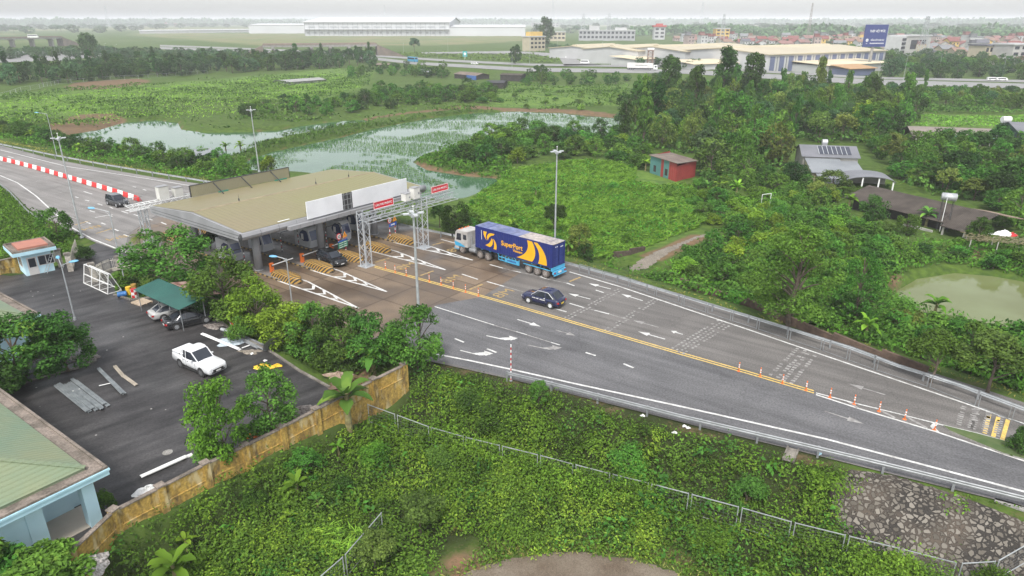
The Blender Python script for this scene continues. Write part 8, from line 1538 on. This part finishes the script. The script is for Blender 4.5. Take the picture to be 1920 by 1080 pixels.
# trees of the plain
ptree('round_tree',(1018,90),27,50,'dome',LB,'big dark round tree standing beside the cream house by the ramp',2600,.036,1,bark=BARK); ptree('round_tree',(172,118),52,40,'round',LB,'big dark round tree above the left junction',2200,.04,2); ptree('leafy_tree',(777,100),66,26,'loose',LB,'lone dark tree at the end of the overpass',2200,.04,1); ptree('leafy_tree',(966,120),80,26,'dome',LD,'lone dark tree in the grass loop by the highway',2200,.04,2); ptree('leafy_tree',(1012,150),118,38,'dome',LD,'dark tree on the near side of the highway',2400,.036,0)
TN=[('dome',LD,3),('dome',LB,3),('round',LM,1)]
grove([(1660,150),(1930,152),(1960,130),(1840,122),(1740,110),(1660,118)],11,(6,11),(8,12),TN,'roadside_tree','trees between highway and town','tree between highway and town',41,True,800,.055); grove([(1266,100),(1400,92),(1600,96),(1700,108),(1660,114),(1580,98),(1420,98),(1280,108)],15,(5,9),(9,13),TN,'town_tree','trees before the far houses','tree before the far houses',42,True,500,.065); grove([(1280,82),(1600,80),(1930,90),(1960,108),(1700,98),(1500,88),(1300,86)],30,(6,10),(9,14),TN,'town_tree','trees among the far houses','tree among the far houses',43,True,450,.07)
grove([(1060,108),(1110,104),(1150,110),(1200,128),(1310,135),(1300,126),(1200,115),(1120,100),(1030,92)],12,(5,8),(8,11),TN,'roadside_tree','trees before the cream warehouses','tree before the cream warehouses',44,True,600,.06)
def farband(pts,md,hr,wr,seed,label,group,name='plain_tree'): grove(pts,md,hr,wr,[('dome',LB,3),('round',LB,2),('dome',LD,1)],name,group,label,seed,True,320,.085,0)
farband([(0,62),(180,62),(320,52),(520,50),(520,46),(300,46),(0,52)],110,(12,20),(25,45),51,'tree on the left plain','trees of the left plain'); farband([(1000,62),(1250,60),(1280,52),(1000,52)],95,(12,22),(22,40),52,'tree behind the concrete block','trees behind the concrete block'); farband([(1300,62),(1930,60),(1990,52),(1600,49),(1300,50)],125,(14,24),(35,60),53,'tree behind the town','trees behind the town')
def woods(name,pts,dens,h,s,seed): 
    o=cover(name,poly(pts,0),dens,h,s,LB,seed,.012,.7,flat=.4); return o
woods('far_woods',[(-400,50),(300,47.5),(960,46.5),(1500,47),(2100,51),(2100,46),(960,43),(-400,45)],.006,(3,26),9,71); woods('far_woods',[(1180,66),(1930,72),(2000,66),(1500,60),(1180,60)],.02,(2,14),5,72)
# far low roofs on the haze line
for i,(a,b,l) in enumerate(((1380,1440,'pale factory roof on the haze line above the yellow block'),(1455,1520,'pale factory roof on the haze line, beside the slim mast'),(560,640,'pale low roofs left behind the huge warehouse'),(1010,1045,'pale roof behind the big round tree on the haze line'))): flat('far_shed',(a,46.5),(b,46.5),40,11,WHR,WHS,l,'shed')
# ---------------------------------------------------------------- labels that single out one of many
def finish_labels():
    LMK=[(1260,318,'the red shed'),(1570,300,'the solar panel house'),(1740,395,'the dark farm shed'),(1800,258,'the long open shed'),(1478,500,'the tall feathery tree'),(1800,550,'the green pond'),(1240,470,'the dirt path'),(1350,150,'the tall giants'),(1640,90,'the billboard'),(985,470,'the blue container'),(1040,300,'the middle mast'),(850,240,'the rice pond'),(260,255,'the left pond'),(473,260,'the mast behind the canopy'),(120,300,'the left road mast'),(690,95,'the overpass end'),(875,105,'the teal sign'),(1215,115,'the water tower'),(1530,115,'the striped wall'),(1353,60,'the yellow block'),(1717,90,'the blank grey block'),(1515,60,'the slim mast'),(1870,105,'the long cream house'),(1018,65,'the big round tree'),(172,85,'the left round tree'),(200,158,'the brown plot'),(600,148,'the netting tunnel'),(930,155,'the shacks'),(1180,260,'the wood edge'),(1830,225,'the bright field'),(1690,135,'the highway lamps'),(640,45,'the huge warehouse'),(1640,670,'the brick coloured wall'),(775,118,'the coach'),(1205,128,'the box lorry'),(1900,95,'the right edge'),(1435,380,'the white frame'),(1730,180,'the slim pointed tree')]
    by={}
    for o in S.objects:
        if 'label' in o and (o in TREES or o in HOUSELIST): by.setdefault(o['label'],[]).append(o)
    for lab,os_ in list(by.items()):
        if len(os_)<2: continue
        for o in os_:
            px,py=P(o.location); m=min(LMK,key=lambda k:(k[0]-px)**2+((k[1]-py)*1.6)**2); dx,dy=px-m[0],(py-m[1])*1.6
            w=('right of ' if dx>0 else 'left of ') if abs(dx)>abs(dy) else ('below ' if dy>0 else 'above '); o['label']=f'{lab}, {w}{m[2]}'
    by={}
    for o in S.objects:
        if 'label' in o: by.setdefault(o['label'],[]).append(o)
    for lab,os_ in by.items():
        if len(os_)<2:
            os_[0]['label']=' '.join(lab.split()[:16]); continue
        os_.sort(key=lambda o:P(o.location)[0])
        for i,o in enumerate(os_):
            q='leftmost' if i==0 else 'rightmost' if i==len(os_)-1 else NTH[i]+' from left'
            ws=lab.split(); o['label']=' '.join(ws[:16-len(q.split())]).rstrip(',')+', '+q
finish_labels()
# ---------------------------------------------------------------- hazy air
m=bpy.data.materials.new('hazy_air'); m.use_nodes=True; N=m.node_tree.nodes; N.remove(N['Principled BSDF']); pv=N.new('ShaderNodeVolumePrincipled'); pv.inputs['Color'].default_value=(.95,.975,1,1); pv.inputs['Density'].default_value=HAZE; pv.inputs['Anisotropy'].default_value=-.3
m.node_tree.links.new(pv.outputs[0],N['Material Output'].inputs['Volume'])
q=MB(); q.b2(-14000,14000,-250,13500,-8,64); tag(q.build('haze',m),kind='stuff')
